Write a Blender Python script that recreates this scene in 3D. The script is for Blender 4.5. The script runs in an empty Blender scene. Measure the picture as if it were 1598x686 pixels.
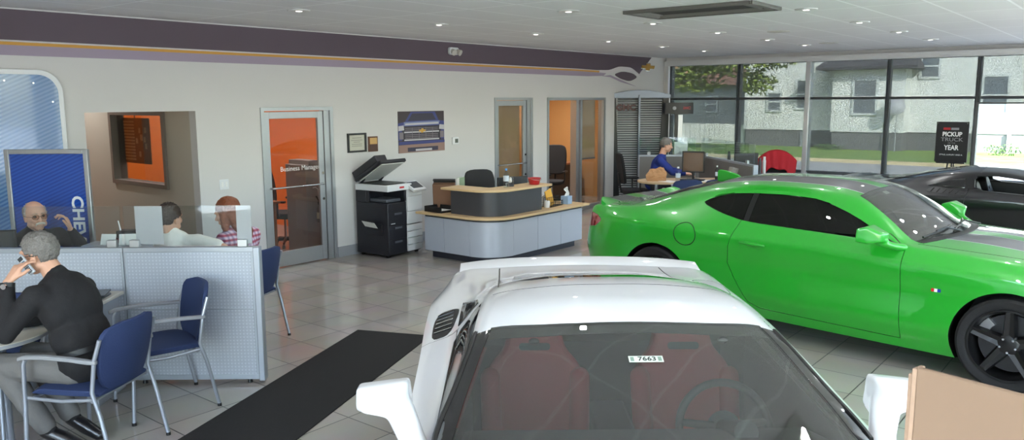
import bpy, bmesh, math, random
from mathutils import Vector, Matrix, noise as mnoise
random.seed(7)
SC = bpy.context.scene
COL = SC.collection
PI = math.pi
V = Vector

def lin(c):
    c /= 255.0
    return c / 12.92 if c <= 0.04045 else ((c + 0.055) / 1.055) ** 2.4

def rgb(r, g, b):
    return (lin(r), lin(g), lin(b), 1.0)

# ------------------------------------------------------------------ materials
MATS = {}

def mat(name, col, rough=0.5, metal=0.0, coat=0.0, var=0.0, scale=20.0, bump=0.0, spec=0.5, trans=0.0, emit=None, estr=1.0, coat_rough=0.03, ior=1.5, aniso=None):
    """Principled material with a little procedural colour variation and bump."""
    if name in MATS:
        return MATS[name]
    m = bpy.data.materials.new(name)
    m.use_nodes = True
    nt = m.node_tree
    b = nt.nodes['Principled BSDF']
    b.inputs['Base Color'].default_value = col
    b.inputs['Roughness'].default_value = rough
    b.inputs['Metallic'].default_value = metal
    b.inputs['Coat Weight'].default_value = coat
    b.inputs['Coat Roughness'].default_value = coat_rough
    b.inputs['Specular IOR Level'].default_value = spec
    b.inputs['Transmission Weight'].default_value = trans
    b.inputs['IOR'].default_value = ior
    if emit:
        b.inputs['Emission Color'].default_value = emit
        b.inputs['Emission Strength'].default_value = estr
    if var or bump:
        tc = nt.nodes.new('ShaderNodeTexCoord')
        n = nt.nodes.new('ShaderNodeTexNoise')
        n.inputs['Scale'].default_value = scale
        n.inputs['Detail'].default_value = 4
        nt.links.new(tc.outputs['Object'], n.inputs['Vector'])
        if var:
            mx = nt.nodes.new('ShaderNodeMix')
            mx.data_type = 'RGBA'
            d = [max(0.0, c * (1 - var)) for c in col[:3]] + [1]
            l = [min(1.0, c * (1 + var)) for c in col[:3]] + [1]
            mx.inputs[6].default_value = d
            mx.inputs[7].default_value = l
            nt.links.new(n.outputs['Fac'], mx.inputs[0])
            nt.links.new(mx.outputs[2], b.inputs['Base Color'])
        if bump:
            bp = nt.nodes.new('ShaderNodeBump')
            bp.inputs['Strength'].default_value = bump
            bp.inputs['Distance'].default_value = 0.01
            nt.links.new(n.outputs['Fac'], bp.inputs['Height'])
            nt.links.new(bp.outputs['Normal'], b.inputs['Normal'])
    MATS[name] = m
    return m

def glass(name, tint, refl=1.0, rough=0.0, ior=1.45):
    """Thin pane: tinted see-through plus a fresnel reflection."""
    if name in MATS:
        return MATS[name]
    m = bpy.data.materials.new(name)
    m.use_nodes = True
    nt = m.node_tree
    nt.nodes.remove(nt.nodes['Principled BSDF'])
    out = nt.nodes['Material Output']
    t = nt.nodes.new('ShaderNodeBsdfTransparent')
    t.inputs['Color'].default_value = (*tint, 1)
    g = nt.nodes.new('ShaderNodeBsdfGlossy')
    g.inputs['Roughness'].default_value = rough
    g.inputs['Color'].default_value = (refl, refl, refl, 1)
    f = nt.nodes.new('ShaderNodeFresnel')
    ge = nt.nodes.new('ShaderNodeNewGeometry')          # same reflectance from both sides of a pane
    io = nt.nodes.new('ShaderNodeMapRange')
    io.inputs['To Min'].default_value = ior; io.inputs['To Max'].default_value = 1/ior
    nt.links.new(ge.outputs['Backfacing'], io.inputs['Value'])
    nt.links.new(io.outputs['Result'], f.inputs['IOR'])
    mx = nt.nodes.new('ShaderNodeMixShader')
    nt.links.new(f.outputs[0], mx.inputs[0])
    nt.links.new(t.outputs[0], mx.inputs[1])
    nt.links.new(g.outputs[0], mx.inputs[2])
    nt.links.new(mx.outputs[0], out.inputs['Surface'])
    MATS[name] = m
    return m

def node_mat(name):
    m = bpy.data.materials.new(name)
    m.use_nodes = True
    MATS[name] = m
    return m, m.node_tree, m.node_tree.nodes['Principled BSDF']

# ------------------------------------------------------------------ mesh builder
class MB:
    def __init__(s):
        s.v = []; s.f = []; s.m = []
    def add(s, vs, fs, mi=0):
        o = len(s.v)
        s.v += [tuple(v) for v in vs]
        s.f += [tuple(i + o for i in f) for f in fs]
        s.m += [mi] * len(fs)
        return s
    def box(s, a, b, mi=0, M=None):
        (x0, y0, z0), (x1, y1, z1) = a, b
        vs = [V(p) for p in ((x0,y0,z0),(x1,y0,z0),(x1,y1,z0),(x0,y1,z0),(x0,y0,z1),(x1,y0,z1),(x1,y1,z1),(x0,y1,z1))]
        if M is not None:
            vs = [M @ v for v in vs]
        return s.add(vs, [(0,3,2,1),(4,5,6,7),(0,1,5,4),(1,2,6,5),(2,3,7,6),(3,0,4,7)], mi)
    def cbox(s, c, d, mi=0, M=None):
        return s.box([c[i]-d[i]/2 for i in range(3)], [c[i]+d[i]/2 for i in range(3)], mi, M)
    def cyl(s, p0, p1, r0, r1=None, n=16, mi=0, caps=True):
        r1 = r0 if r1 is None else r1
        p0, p1 = V(p0), V(p1)
        q = (p1 - p0).to_track_quat('Z', 'Y').to_matrix()
        vs = []
        for p, r in ((p0, r0), (p1, r1)):
            for k in range(n):
                a = 2*PI*k/n
                vs.append(p + q @ V((math.cos(a)*r, math.sin(a)*r, 0)))
        fs = [(k, (k+1) % n, n+(k+1) % n, n+k) for k in range(n)]
        if caps:
            fs += [tuple(range(n))[::-1], tuple(range(n, 2*n))]
        return s.add(vs, fs, mi)
    def tube(s, pts, r, n=8, mi=0, closed=False, caps=True):
        pts = [V(p) for p in pts]
        L = len(pts)
        rr = r if isinstance(r, (list, tuple)) else [r]*L
        vs = []; nrm = None
        for i, p in enumerate(pts):
            if closed:
                t = pts[(i+1) % L] - pts[i-1]
            else:
                t = pts[min(i+1, L-1)] - pts[max(i-1, 0)]
            t.normalize()
            if nrm is None:
                nrm = t.orthogonal().normalized()
            nrm = (nrm - t * nrm.dot(t))
            nrm = nrm.normalized() if nrm.length > 1e-6 else t.orthogonal().normalized()
            bn = t.cross(nrm)
            for k in range(n):
                a = 2*PI*k/n
                vs.append(p + (nrm*math.cos(a) + bn*math.sin(a)) * rr[i])
        fs = []
        for i in range(L if closed else L-1):
            j = (i+1) % L
            for k in range(n):
                fs.append((i*n+k, i*n+(k+1) % n, j*n+(k+1) % n, j*n+k))
        if not closed and caps:
            fs += [tuple(range(n))[::-1], tuple(range((L-1)*n, L*n))]
        return s.add(vs, fs, mi)
    def lathe(s, prof, n=24, mi=0, M=None, caps=True):
        """prof: (r, z) list, about local Z."""
        vs = []; L = len(prof)
        for r, z in prof:
            for k in range(n):
                a = 2*PI*k/n
                p = V((math.cos(a)*r, math.sin(a)*r, z))
                vs.append(M @ p if M is not None else p)
        fs = []
        for i in range(L-1):
            for k in range(n):
                fs.append((i*n+k, i*n+(k+1) % n, (i+1)*n+(k+1) % n, (i+1)*n+k))
        if caps:
            fs += [tuple(range(n))[::-1], tuple(range((L-1)*n, L*n))]
        return s.add(vs, fs, mi)
    def prism(s, poly, z0, z1, mi=0, M=None):
        """poly in local XY extruded z0..z1, then M."""
        n = len(poly)
        vs = [V((x, y, z0)) for x, y in poly] + [V((x, y, z1)) for x, y in poly]
        if M is not None:
            vs = [M @ v for v in vs]
        fs = [tuple(range(n))[::-1], tuple(range(n, 2*n))] + [(k, (k+1) % n, n+(k+1) % n, n+k) for k in range(n)]
        return s.add(vs, fs, mi)
    def ell(s, c, r, R=None, nu=18, nv=12, mi=0):
        c = V(c); vs = [] ; fs = []
        R = R or Matrix.Identity(3)
        vs.append(c + R @ V((0, 0, -r[2])))
        for j in range(1, nv):
            t = -PI/2 + PI*j/nv
            for k in range(nu):
                a = 2*PI*k/nu
                vs.append(c + R @ V((r[0]*math.cos(t)*math.cos(a), r[1]*math.cos(t)*math.sin(a), r[2]*math.sin(t))))
        vs.append(c + R @ V((0, 0, r[2])))
        for k in range(nu):
            fs.append((0, 1+(k+1) % nu, 1+k))
            fs.append((len(vs)-1, 1+(nv-2)*nu+k, 1+(nv-2)*nu+(k+1) % nu))
        for j in range(nv-2):
            for k in range(nu):
                a = 1+j*nu
                fs.append((a+k, a+(k+1) % nu, a+nu+(k+1) % nu, a+nu+k))
        return s.add(vs, fs, mi)
    def cone(s, p0, r0, p1, r1, n=12):
        """round cone: closed swept capsule."""
        p0, p1 = V(p0), V(p1)
        d = p1 - p0
        if d.length < 1e-6:
            return s.ell(p0, (r0, r0, r0), nu=n, nv=8)
        q = d.to_track_quat('Z', 'Y').to_matrix(); L = d.length
        prof = [(r0*math.cos(t), r0*math.sin(t)) for t in (-1.3, -0.9, -0.45, 0)] + [(r1*math.cos(t), L + r1*math.sin(t)) for t in (0, .45, .9, 1.3)]
        M = Matrix.Translation(p0) @ q.to_4x4()
        return s.lathe(prof, n, 0, M)
    def mesh(s, name, mats=()):
        me = bpy.data.meshes.new(name)
        me.from_pydata(s.v, [], s.f)
        for m in (mats if isinstance(mats, (list, tuple)) else [mats]):
            me.materials.append(m)
        if len(me.materials) > 1:
            me.polygons.foreach_set('material_index', s.m)
        me.update()
        return me
    def build(s, name, mats, parent=None, smooth=None, bevel=0.0, seg=2, loc=None, rot=None):
        me = s.mesh(name, mats)
        bm = bmesh.new(); bm.from_mesh(me)
        bmesh.ops.recalc_face_normals(bm, faces=bm.faces)
        bm.to_mesh(me); bm.free()
        return link(name, me, parent, smooth, bevel, seg, loc, rot)

def link(name, me, parent=None, smooth=None, bevel=0.0, seg=2, loc=None, rot=None):
    o = bpy.data.objects.new(name, me)
    COL.objects.link(o)
    if parent:
        o.parent = parent
    if loc is not None:
        o.location = loc
    if rot is not None:
        o.rotation_euler = rot
    if smooth is not None:
        shade(me, smooth)
    if bevel:
        bv = o.modifiers.new('bevel', 'BEVEL')
        bv.width = bevel; bv.segments = seg; bv.limit_method = 'ANGLE'; bv.angle_limit = math.radians(40)
        bv.harden_normals = False
        if smooth is None:
            shade(me, 40)
    return o

def shade(me, ang):
    me.polygons.foreach_set('use_smooth', [True]*len(me.polygons))
    if ang < 180:
        bm = bmesh.new(); bm.from_mesh(me)
        a = math.radians(ang)
        for e in bm.edges:
            if len(e.link_faces) == 2 and e.calc_face_angle(0) > a:
                e.smooth = False
        bm.to_mesh(me); bm.free()
    me.update()

def tag(o, label=None, cat=None, group=None, kind=None):
    if label: o['label'] = label
    if cat: o['category'] = cat
    if group: o['group'] = group
    if kind: o['kind'] = kind
    return o

def thing(name, label, cat, loc=(0, 0, 0), rz=0.0, group=None):
    o = bpy.data.objects.new(name, None)
    o.empty_display_size = 0.1
    COL.objects.link(o)
    o.location = loc
    o.rotation_euler = (0, 0, rz)
    return tag(o, label, cat, group)

def struct(name, mb, m, smooth=None, bevel=0.0, parent=None):
    o = mb.build(name, m, parent, smooth, bevel)
    if parent is None:
        o['kind'] = 'structure'
    return o

def copy_tree(o, parent=None):
    c = o.copy(); COL.objects.link(c)
    if parent:
        c.parent = parent
    for ch in list(o.children):
        copy_tree(ch, c)
    return c

def evaluated(o):
    dg = bpy.context.evaluated_depsgraph_get()
    dg.update()
    return bpy.data.meshes.new_from_object(o.evaluated_get(dg))

def tmp(me):
    o = bpy.data.objects.new('tmp', me)
    COL.objects.link(o)
    return o

def drop(*obs):
    for o in obs:
        me = o.data
        bpy.data.objects.remove(o)
        if me and me.users == 0:
            if isinstance(me, bpy.types.Mesh):
                bpy.data.meshes.remove(me)

def boolean(me, cut, op='DIFFERENCE'):
    """exact boolean of two meshes -> new mesh"""
    a, b = tmp(me), tmp(cut)
    md = a.modifiers.new('b', 'BOOLEAN')
    md.operation = op; md.solver = 'EXACT'; md.object = b
    md.use_self = op == 'DIFFERENCE'
    r = evaluated(a)
    bpy.data.objects.remove(a); bpy.data.objects.remove(b)
    return r

def remeshed(mb, voxel, smooth_it=4, fac=0.5):
    o = tmp(mb.mesh('r'))
    md = o.modifiers.new('r', 'REMESH'); md.mode = 'VOXEL'; md.voxel_size = voxel
    sm = o.modifiers.new('s', 'SMOOTH'); sm.iterations = smooth_it; sm.factor = fac
    r = evaluated(o)
    drop(o)
    r.materials.clear()
    return r

def pchip(tab, x):
    """monotone cubic through (x, y) table"""
    n = len(tab)
    if x <= tab[0][0]: return tab[0][1]
    if x >= tab[-1][0]: return tab[-1][1]
    h = [tab[i+1][0]-tab[i][0] for i in range(n-1)]
    d = [(tab[i+1][1]-tab[i][1])/h[i] for i in range(n-1)]
    def slope(i):
        if i == 0: return d[0]
        if i == n-1: return d[-1]
        if d[i-1]*d[i] <= 0: return 0.0
        w1, w2 = 2*h[i]+h[i-1], h[i]+2*h[i-1]
        return (w1+w2)/(w1/d[i-1]+w2/d[i])
    for i in range(n-1):
        if x <= tab[i+1][0]:
            break
    t = (x-tab[i][0])/h[i]
    m0, m1 = slope(i)*h[i], slope(i+1)*h[i]
    y0, y1 = tab[i][1], tab[i+1][1]
    return (2*t**3-3*t*t+1)*y0+(t**3-2*t*t+t)*m0+(-2*t**3+3*t*t)*y1+(t**3-t*t)*m1

def round_rect(w, h, r, n=5, cx=0.0, cy=0.0):
    pts = []
    for sx, sy, a0 in ((1, 1, 0), (-1, 1, 90), (-1, -1, 180), (1, -1, 270)):
        for k in range(n+1):
            a = math.radians(a0 + 90*k/n)
            pts.append((cx + sx*(w/2-r) + r*math.cos(a), cy + sy*(h/2-r) + r*math.sin(a)))
    return pts

def text_mesh(body, size, depth=0.001, align='CENTER', bold=0.0, xs=1.0):
    cu = bpy.data.curves.new('t', 'FONT')
    cu.body = body; cu.size = size; cu.extrude = depth; cu.align_x = align; cu.offset = bold
    cu.align_y = 'CENTER'
    cu.resolution_u = 3
    o = bpy.data.objects.new('t', cu); COL.objects.link(o)
    me = evaluated(o)
    bpy.data.objects.remove(o); bpy.data.curves.remove(cu)
    if xs != 1.0:
        for v in me.vertices: v.co.x *= xs
    return me

def text(name, body, size, m, parent, M, depth=0.001, align='CENTER', bold=0.0, xs=1.0):
    me = text_mesh(body, size, depth, align, bold, xs)
    me.transform(M)
    me.materials.clear(); me.materials.append(m)
    return link(name, me, parent)

def frame_M(origin, xdir, ydir):
    """4x4 with given local X, Y axes."""
    x = V(xdir).normalized(); y = V(ydir); y = (y - x*y.dot(x)).normalized(); z = x.cross(y)
    M = Matrix((x, y, z)).transposed().to_4x4()
    M.translation = V(origin)
    return M
FRONT_WALL = lambda x, y, z: frame_M((x, y, z), (1, 0, 0), (0, 0, 1))   # text readable from -y
# ------------------------------------------------------------------ cars
# Car frame: +X forward, Y left, Z up, origin on the floor under the front axle; tables run over s = -x (rearwards).
class CarShape:
    def __init__(s, T, corners, s0, s1, ns=84, k=6):
        s.T = T; s.c = corners; s.s0 = s0; s.s1 = s1; s.ns = ns; s.k = k
    def feat(s, x):
        return [V((0.0, pchip(y, x) if not isinstance(y, (int, float)) else y, pchip(z, x))) for y, z in s.T]
    def section(s, x):
        P = s.feat(x); n = len(P); out = []
        tl = []; tr = []
        for i in range(n):
            a = (P[i]-P[i-1]) if i else None
            b = (P[i+1]-P[i]) if i < n-1 else None
            la = a.length if a else 0; lb = b.length if b else 0
            ua = a/la if a and la > 1e-6 else None
            ub = b/lb if b and lb > 1e-6 else None
            if ua is None: ua = ub
            if ub is None: ub = ua
            if i == n-1 or i == 0:
                sm = V((0, -1 if i else 1, 0))
            else:
                sm = (ua*lb + ub*la); sm = sm.normalized() if sm.length > 1e-9 else ub
            c = s.c[i]
            tl.append((sm.lerp(ua, c))*la); tr.append((sm.lerp(ub, c))*lb)
        for i in range(n-1):
            for q in range(s.k):
                t = q/s.k
                h0, h1, h2, h3 = 2*t**3-3*t*t+1, t**3-2*t*t+t, -2*t**3+3*t*t, t**3-t*t
                out.append(P[i]*h0 + tr[i]*h1 + P[i+1]*h2 + tl[i+1]*h3)
        out.append(P[-1])
        return out
    def stations(s):
        n = s.ns; L = []
        for i in range(n+1):
            u = i/n
            # denser near both ends
            w = u + 0.07*math.sin(2*PI*u)*-1
            L.append(s.s0 + (s.s1-s.s0)*w)
        return L
    def solid(s, off=0.0):
        st = s.stations(); vs = []; rows = []
        for x in st:
            sec = s.section(x)
            row = []
            full = [(p.y, p.z) for p in sec] + [(-p.y, p.z) for p in sec[-2:0:-1]]
            for y, z in full:
                row.append(len(vs)); vs.append((-x, y, z))
            rows.append(row)
        fs = []; m = len(rows[0])
        for a, b in zip(rows, rows[1:]):
            for k in range(m):
                fs.append((a[k], a[(k+1) % m], b[(k+1) % m], b[k]))
        # end caps
        for row, flip in ((rows[0], 1), (rows[-1], 0)):
            c = V((0, 0, 0))
            for i in row: c += V(vs[i])
            c /= m; ci = len(vs); vs.append(tuple(c))
            for k in range(m):
                t = (row[k], row[(k+1) % m], ci)
                fs.append(t[::-1] if flip else t)
        mb = MB().add(vs, fs)
        me = mb.mesh('solid')
        bm = bmesh.new(); bm.from_mesh(me)
        bmesh.ops.remove_doubles(bm, verts=bm.verts, dist=1e-5)
        bmesh.ops.recalc_face_normals(bm, faces=bm.faces)
        if off:
            bm.normal_update()
            for v, n in [(v, v.normal.copy()) for v in bm.verts]:
                v.co -= n*off
        bm.to_mesh(me); bm.free()
        return me
    def side(s, x, z):
        """outermost y at height z"""
        sec = s.section(x); best = 0.0
        for a, b in zip(sec, sec[1:]):
            if (a.z-z)*(b.z-z) <= 0 and abs(a.z-b.z) > 1e-7:
                t = (z-a.z)/(b.z-a.z); best = max(best, a.y+(b.y-a.y)*t)
        return best
    def top(s, x, y):
        sec = s.section(x); best = 0.0; y = abs(y)
        for a, b in zip(sec, sec[1:]):
            if (a.y-y)*(b.y-y) <= 0 and abs(a.y-b.y) > 1e-7:
                t = (y-a.y)/(b.y-a.y); best = max(best, a.z+(b.z-a.z)*t)
        return best
    def cabin(s, sa, sb, t=0.03, floor=0.30, yin=0.70, n=40, belt=5):
        vs = []; rows = []
        for i in range(n+1):
            x = sa + (sb-sa)*i/n
            P = s.feat(x)
            zt = P[-1].z - t
            sec = [p for p in s.section(x)[belt*s.k:]]
            pts = [(0, floor), (yin, floor)]
            zb = sec[0].z - .02
            pts.append((max(yin, sec[0].y - .075), max(floor+.02, min(zb, sec[0].z-.05))))
            for p in sec[1:]:
                pts.append((max(0, p.y - t*1.2*(p.y > .05)), max(floor+.03, p.z - t)))
            rows.append([]);
            pts[-1] = (0, pts[-1][1])
            full = pts + [(-y, z) for y, z in pts[-2:0:-1]]
            for y, z in full:
                rows[-1].append(len(vs)); vs.append((-x, y, z))
        m = len(rows[0]); fs = []
        for a, b in zip(rows, rows[1:]):
            for k in range(m):
                fs.append((a[k], a[(k+1) % m], b[(k+1) % m], b[k]))
        fs.append(tuple(rows[0])[::-1]); fs.append(tuple(rows[-1]))
        me = MB().add(vs, fs).mesh('cabin')
        bm = bmesh.new(); bm.from_mesh(me); bmesh.ops.recalc_face_normals(bm, faces=bm.faces); bm.to_mesh(me); bm.free()
        return me

def join_mesh(mes):
    bm = bmesh.new()
    for m in mes: bm.from_mesh(m)
    bmesh.ops.recalc_face_normals(bm, faces=bm.faces)
    me = bpy.data.meshes.new('j'); bm.to_mesh(me); bm.free()
    return me

def side_prism(poly, y0=0.40, y1=1.2, mirror=True):
    """poly of (s, z)"""
    out = []
    for sg in ((1, -1) if mirror else (-1,)):
        mb = MB()
        M = Matrix(((-1, 0, 0, 0), (0, 0, sg, 0), (0, 1, 0, 0), (0, 0, 0, 1)))
        mb.prism(poly, y0, y1, 0, M)
        me = mb.mesh('sp')
        bm = bmesh.new(); bm.from_mesh(me); bmesh.ops.recalc_face_normals(bm, faces=bm.faces); bm.to_mesh(me); bm.free()
        out.append(me)
    return out

def top_prism(poly, z0, z1):
    """poly of (s, y)"""
    mb = MB(); mb.prism([(-a, b) for a, b in poly], z0, z1)
    me = mb.mesh('tp')
    bm = bmesh.new(); bm.from_mesh(me); bmesh.ops.recalc_face_normals(bm, faces=bm.faces); bm.to_mesh(me); bm.free()
    return me

def smooth_poly(poly, it=2, keep=()):
    """Chaikin corner cutting"""
    for _ in range(it):
        q = []; n = len(poly)
        for i in range(n):
            a, b = poly[i], poly[(i+1) % n]
            q += [(a[0]*.8+b[0]*.2, a[1]*.8+b[1]*.2), (a[0]*.2+b[0]*.8, a[1]*.2+b[1]*.8)]
        poly = q
    return poly

def grow(poly, d):
    """offset a polygon outwards by d (shrink when negative)"""
    n = len(poly); A = sum(poly[i][0]*poly[(i+1) % n][1]-poly[(i+1) % n][0]*poly[i][1] for i in range(n))
    sg = 1 if A > 0 else -1; out = []
    for i in range(n):
        a, b, c = V(poly[i-1]), V(poly[i]), V(poly[(i+1) % n])
        e1, e2 = (b-a).normalized(), (c-b).normalized()
        n1, n2 = V((e1.y, -e1.x)), V((e2.y, -e2.x))
        nn = (n1+n2); nn = nn.normalized() if nn.length > 1e-6 else n1
        k = 1/max(.5, nn.dot(n1))
        p = b + nn*d*k*sg
        out.append((p.x, p.y))
    return out

def finish(me, mats, smooth=32):
    idx = [p.material_index for p in me.polygons]
    me.materials.clear()
    for m in (mats if isinstance(mats, (list, tuple)) else [mats]): me.materials.append(m)
    me.polygons.foreach_set('material_index', idx)
    if len(me.materials) == 1:
        me.polygons.foreach_set('material_index', [0]*len(me.polygons))
    shade(me, smooth)
    return me

def split_lr(me):
    """left (y>0) and right halves of a mesh as two meshes"""
    out = []
    for sg in (1, -1):
        bm = bmesh.new(); bm.from_mesh(me)
        bmesh.ops.delete(bm, geom=[f for f in bm.faces if f.calc_center_median().y*sg < 0], context='FACES')
        bmesh.ops.delete(bm, geom=[v for v in bm.verts if not v.link_faces], context='VERTS')
        r = bpy.data.meshes.new('h'); bm.to_mesh(r); bm.free(); out.append(r)
    return out

def make_wheel(parent, x, y, R, width, spoke='five', side=1, rim_r=None, nut=None):
    """wheel about Y axis; side=+1 left. Built once per call as meshes sharing names."""
    rub, rim, dark, met = MATS['tyre_rubber'], MATS['black_wheel'], MATS['brake_iron'], MATS['lug_chrome']
    M = Matrix.Translation((x, y, R)) @ Matrix.Rotation(-side*PI/2, 4, 'X')   # local +Z points outwards
    rr = rim_r or R*0.72
    w = width/2
    t = MB()
    t.lathe([(rr*.97, -w*.9), (rr+.01, -w), (R*.93, -w*1.0), (R*.985, -w*.86), (R, -w*.6), (R, -w*.2), (R-.006, -w*.18), (R-.006, -w*.12), (R, -w*.1), (R, w*.1), (R-.006, w*.12), (R-.006, w*.18), (R, w*.2), (R, w*.6), (R*.985, w*.86), (R*.93, w*1.0), (rr+.035, w*.98), (rr+.012, w*.93), (rr, w*.86), (rr*.97, w*.8)], 56, 0, M, caps=False)
    tyre = t.build('wheel', rub, parent, smooth=35)
    b = MB()
    b.lathe([(rr*.985, -w*.85), (rr*.93, -w*.7), (rr*.9, 0), (rr*.92, w*.6), (rr*.955, w*.83), (rr*1.005, w*.86), (rr*1.005, w*.93), (rr*.95, w*.93), (rr*.93, w*.84), (rr*.88, w*.55), (rr*.86, -w*.6)], 56, 0, M, caps=False)
    b.lathe([(0.0, w*.66), (.060, w*.66), (.075, w*.60), (.080, w*.40), (.0, w*.36)], 28, 0, M)
    n = 5
    for k in range(n):
        a = 2*PI*k/n + PI/2
        Rz = M @ Matrix.Rotation(a, 4, 'Z')
        for sg in ((-1, 1) if spoke == 'split' else (0,)):
            wi, wo = (.020, .014) if spoke == 'split' else (.048, .034)
            oy = sg*.022; oy2 = sg*.058
            r0, r1 = .05, rr*.95
            z0a, z1a = w*.38, w*.66
            z0b, z1b = w*.50, w*.86
            vs = []
            for r_, oo, hw, za, zb in ((r0, oy, wi, z0a, z1a), (rr*.45, (oy+oy2)*.5, wi*.92, z0a+.002, w*.72), (r1, oy2, wo, z0b, z1b)):
                vs += [V((r_, oo-hw, za)), V((r_, oo+hw, za)), V((r_, oo+hw*.72, zb)), V((r_, oo, zb-.010 if spoke != 'split' else zb)), V((r_, oo-hw*.72, zb))]
            fs = [(0,1,2,3,4)[::-1], (10,11,12,13,14)]
            for q in (0, 5):
                for k2 in range(5):
                    fs.append((q+k2, q+(k2+1) % 5, q+5+(k2+1) % 5, q+5+k2))
            b.add([Rz @ v for v in vs], fs)
    b.build('rim', rim, tyre, smooth=30)
    c = MB(); c.lathe([(.03, -.012), (rr*.80, -.012), (rr*.80, .012), (.03, .012)], 40, 0, M); c.build('brake_disc', dark, tyre, smooth=30)
    c = MB()
    ca = -1.0 if side == 1 else 1.0
    for i in range(6):
        a = math.radians(150 if side == -1 else 30) + (i-3)*.09
        c.box((rr*.60, -rr*.06, -.03), (rr*.86, rr*.06, .05), 0, M @ Matrix.Rotation(a, 4, 'Z'))
    c.build('brake_caliper', MATS['caliper_silver'], tyre, bevel=.004)
    for k in range(5):
        c = MB()
        a = 2*PI*k/5 + PI/2 + PI/5
        p = V((math.cos(a)*.052, math.sin(a)*.052, 0))
        c.cyl(M @ (p + V((0, 0, w*.6))), M @ (p + V((0, 0, w*.6+.022))), .0095, .008, 10)
        c.build('lug_nut', met, tyre, smooth=40)
    return tyre

def seat_mesh(red=True):
    mb = MB()
    return mb

def make_seat(parent, x, y, m, dark, hi=0.0, high=0.98):
    """bucket seat facing +X, base centre x,y"""
    p = MB()
    p.prism(round_rect(.50, .46, .10), 0, .14, 0, Matrix.Translation((x, y, .30)))
    for sg in (-1, 1):
        p.cone((x-.2, y+sg*.22, .44), .05, (x+.24, y+sg*.22, .45), .045)
    s = p.build('seat', m, parent, smooth=50, bevel=.02, seg=3)
    b = MB()
    R = Matrix.Translation((x-.22, y, .42)) @ Matrix.Rotation(math.radians(-18), 4, 'Y')
    H = high-.42
    out = [(-.20, 0), (-.235, .12), (-.25, .30), (-.22, .42), (-.15, .50), (-.135, .56), (-.12, H-.04), (-.08, H), (.08, H), (.12, H-.04), (.135, .56), (.15, .50), (.22, .42), (.25, .30), (.235, .12), (.20, 0)]
    M2 = R @ Matrix(((0, 0, 1, 0), (1, 0, 0, 0), (0, 1, 0, 0), (0, 0, 0, 1)))
    b.prism(smooth_poly(out, 2), -.06, .06, 0, M2)
    for sg in (-1, 1):
        b.cone(R @ V((.05, sg*.205, .05)), .05, R @ V((.06, sg*.215, .36)), .048)
    bk = b.build('seat_back', m, s, smooth=60, bevel=.025, seg=3)
    d = MB()
    d.prism(round_rect(.15, .035, .016), .055, .068, 0, M2 @ Matrix.Translation((0, .505, 0)))
    d.build('seat_insert', dark, s, smooth=40)
    return s

def steering_wheel(parent, x, y, z, tilt, m, R=.18):
    M = Matrix.Translation((x, y, z)) @ Matrix.Rotation(tilt, 4, 'Y')
    b = MB()
    b.tube([M @ V((0, math.cos(2*PI*k/36)*R, math.sin(2*PI*k/36)*R)) for k in range(36)], .016, 10, closed=True)
    b.cyl(M @ V((.0, 0, 0)), M @ V((-.035, 0, 0)), .07, .055, 20)
    for a in (0.15, PI-.15, -PI/2):
        p = V((0, math.cos(a)*R, math.sin(a)*R))
        b.tube([M @ (p*.25), M @ (p*.98)], [.022, .014], 8)
    b.cyl(M @ V((.0, 0, 0)), M @ V((.30, 0, -.02)), .035, .045, 14)
    return b.build('steering_wheel', m, parent, smooth=50)

def make_mirror(parent, pts, foot, m, glassm, name='wing_mirror'):
    """pts: ellipsoid-like housing built from a swept set of ellipses; foot: arm polyline"""
    b = MB()
    hull = bmesh.new()
    for p in pts: hull.verts.new(p)
    bmesh.ops.convex_hull(hull, input=hull.verts)
    hm = bpy.data.meshes.new('hull'); hull.to_mesh(hm); hull.free()
    b.add([v.co for v in hm.vertices], [tuple(p.vertices) for p in hm.polygons])
    xr = min(p[0] for p in pts); rear = [V(p) for p in pts if p[0] < xr+.03]
    c = sum(rear, V())/len(rear); hy = max(abs(p.y-c.y) for p in rear); hz = max(abs(p.z-c.z) for p in rear)
    for (p0, r0), (p1, r1) in zip(foot, foot[1:]):
        b.cone(p0, r0, p1, r1)
    me = remeshed(b, .006, 30)
    me.materials.append(m)
    o = link(name, me, parent, smooth=180)
    g = MB(); 
    g.ell(c + V((.008, 0, 0)), (.010, hy*.80, hz*.74), None, 20, 10)
    g.build('mirror_glass', glassm, o, smooth=60)
    return o

def groove_tube(pts, r=.0035):
    me = MB().tube(pts, r, 6).mesh('g')
    bm = bmesh.new(); bm.from_mesh(me); bmesh.ops.recalc_face_normals(bm, faces=bm.faces); bm.to_mesh(me); bm.free()
    return me
def setmat(me, idx):
    me.materials.clear(); me.materials.append(MATS['_paint']); me.materials.append(MATS['_dark'])
    me.polygons.foreach_set('material_index', [idx]*len(me.polygons))
    return me

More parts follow.
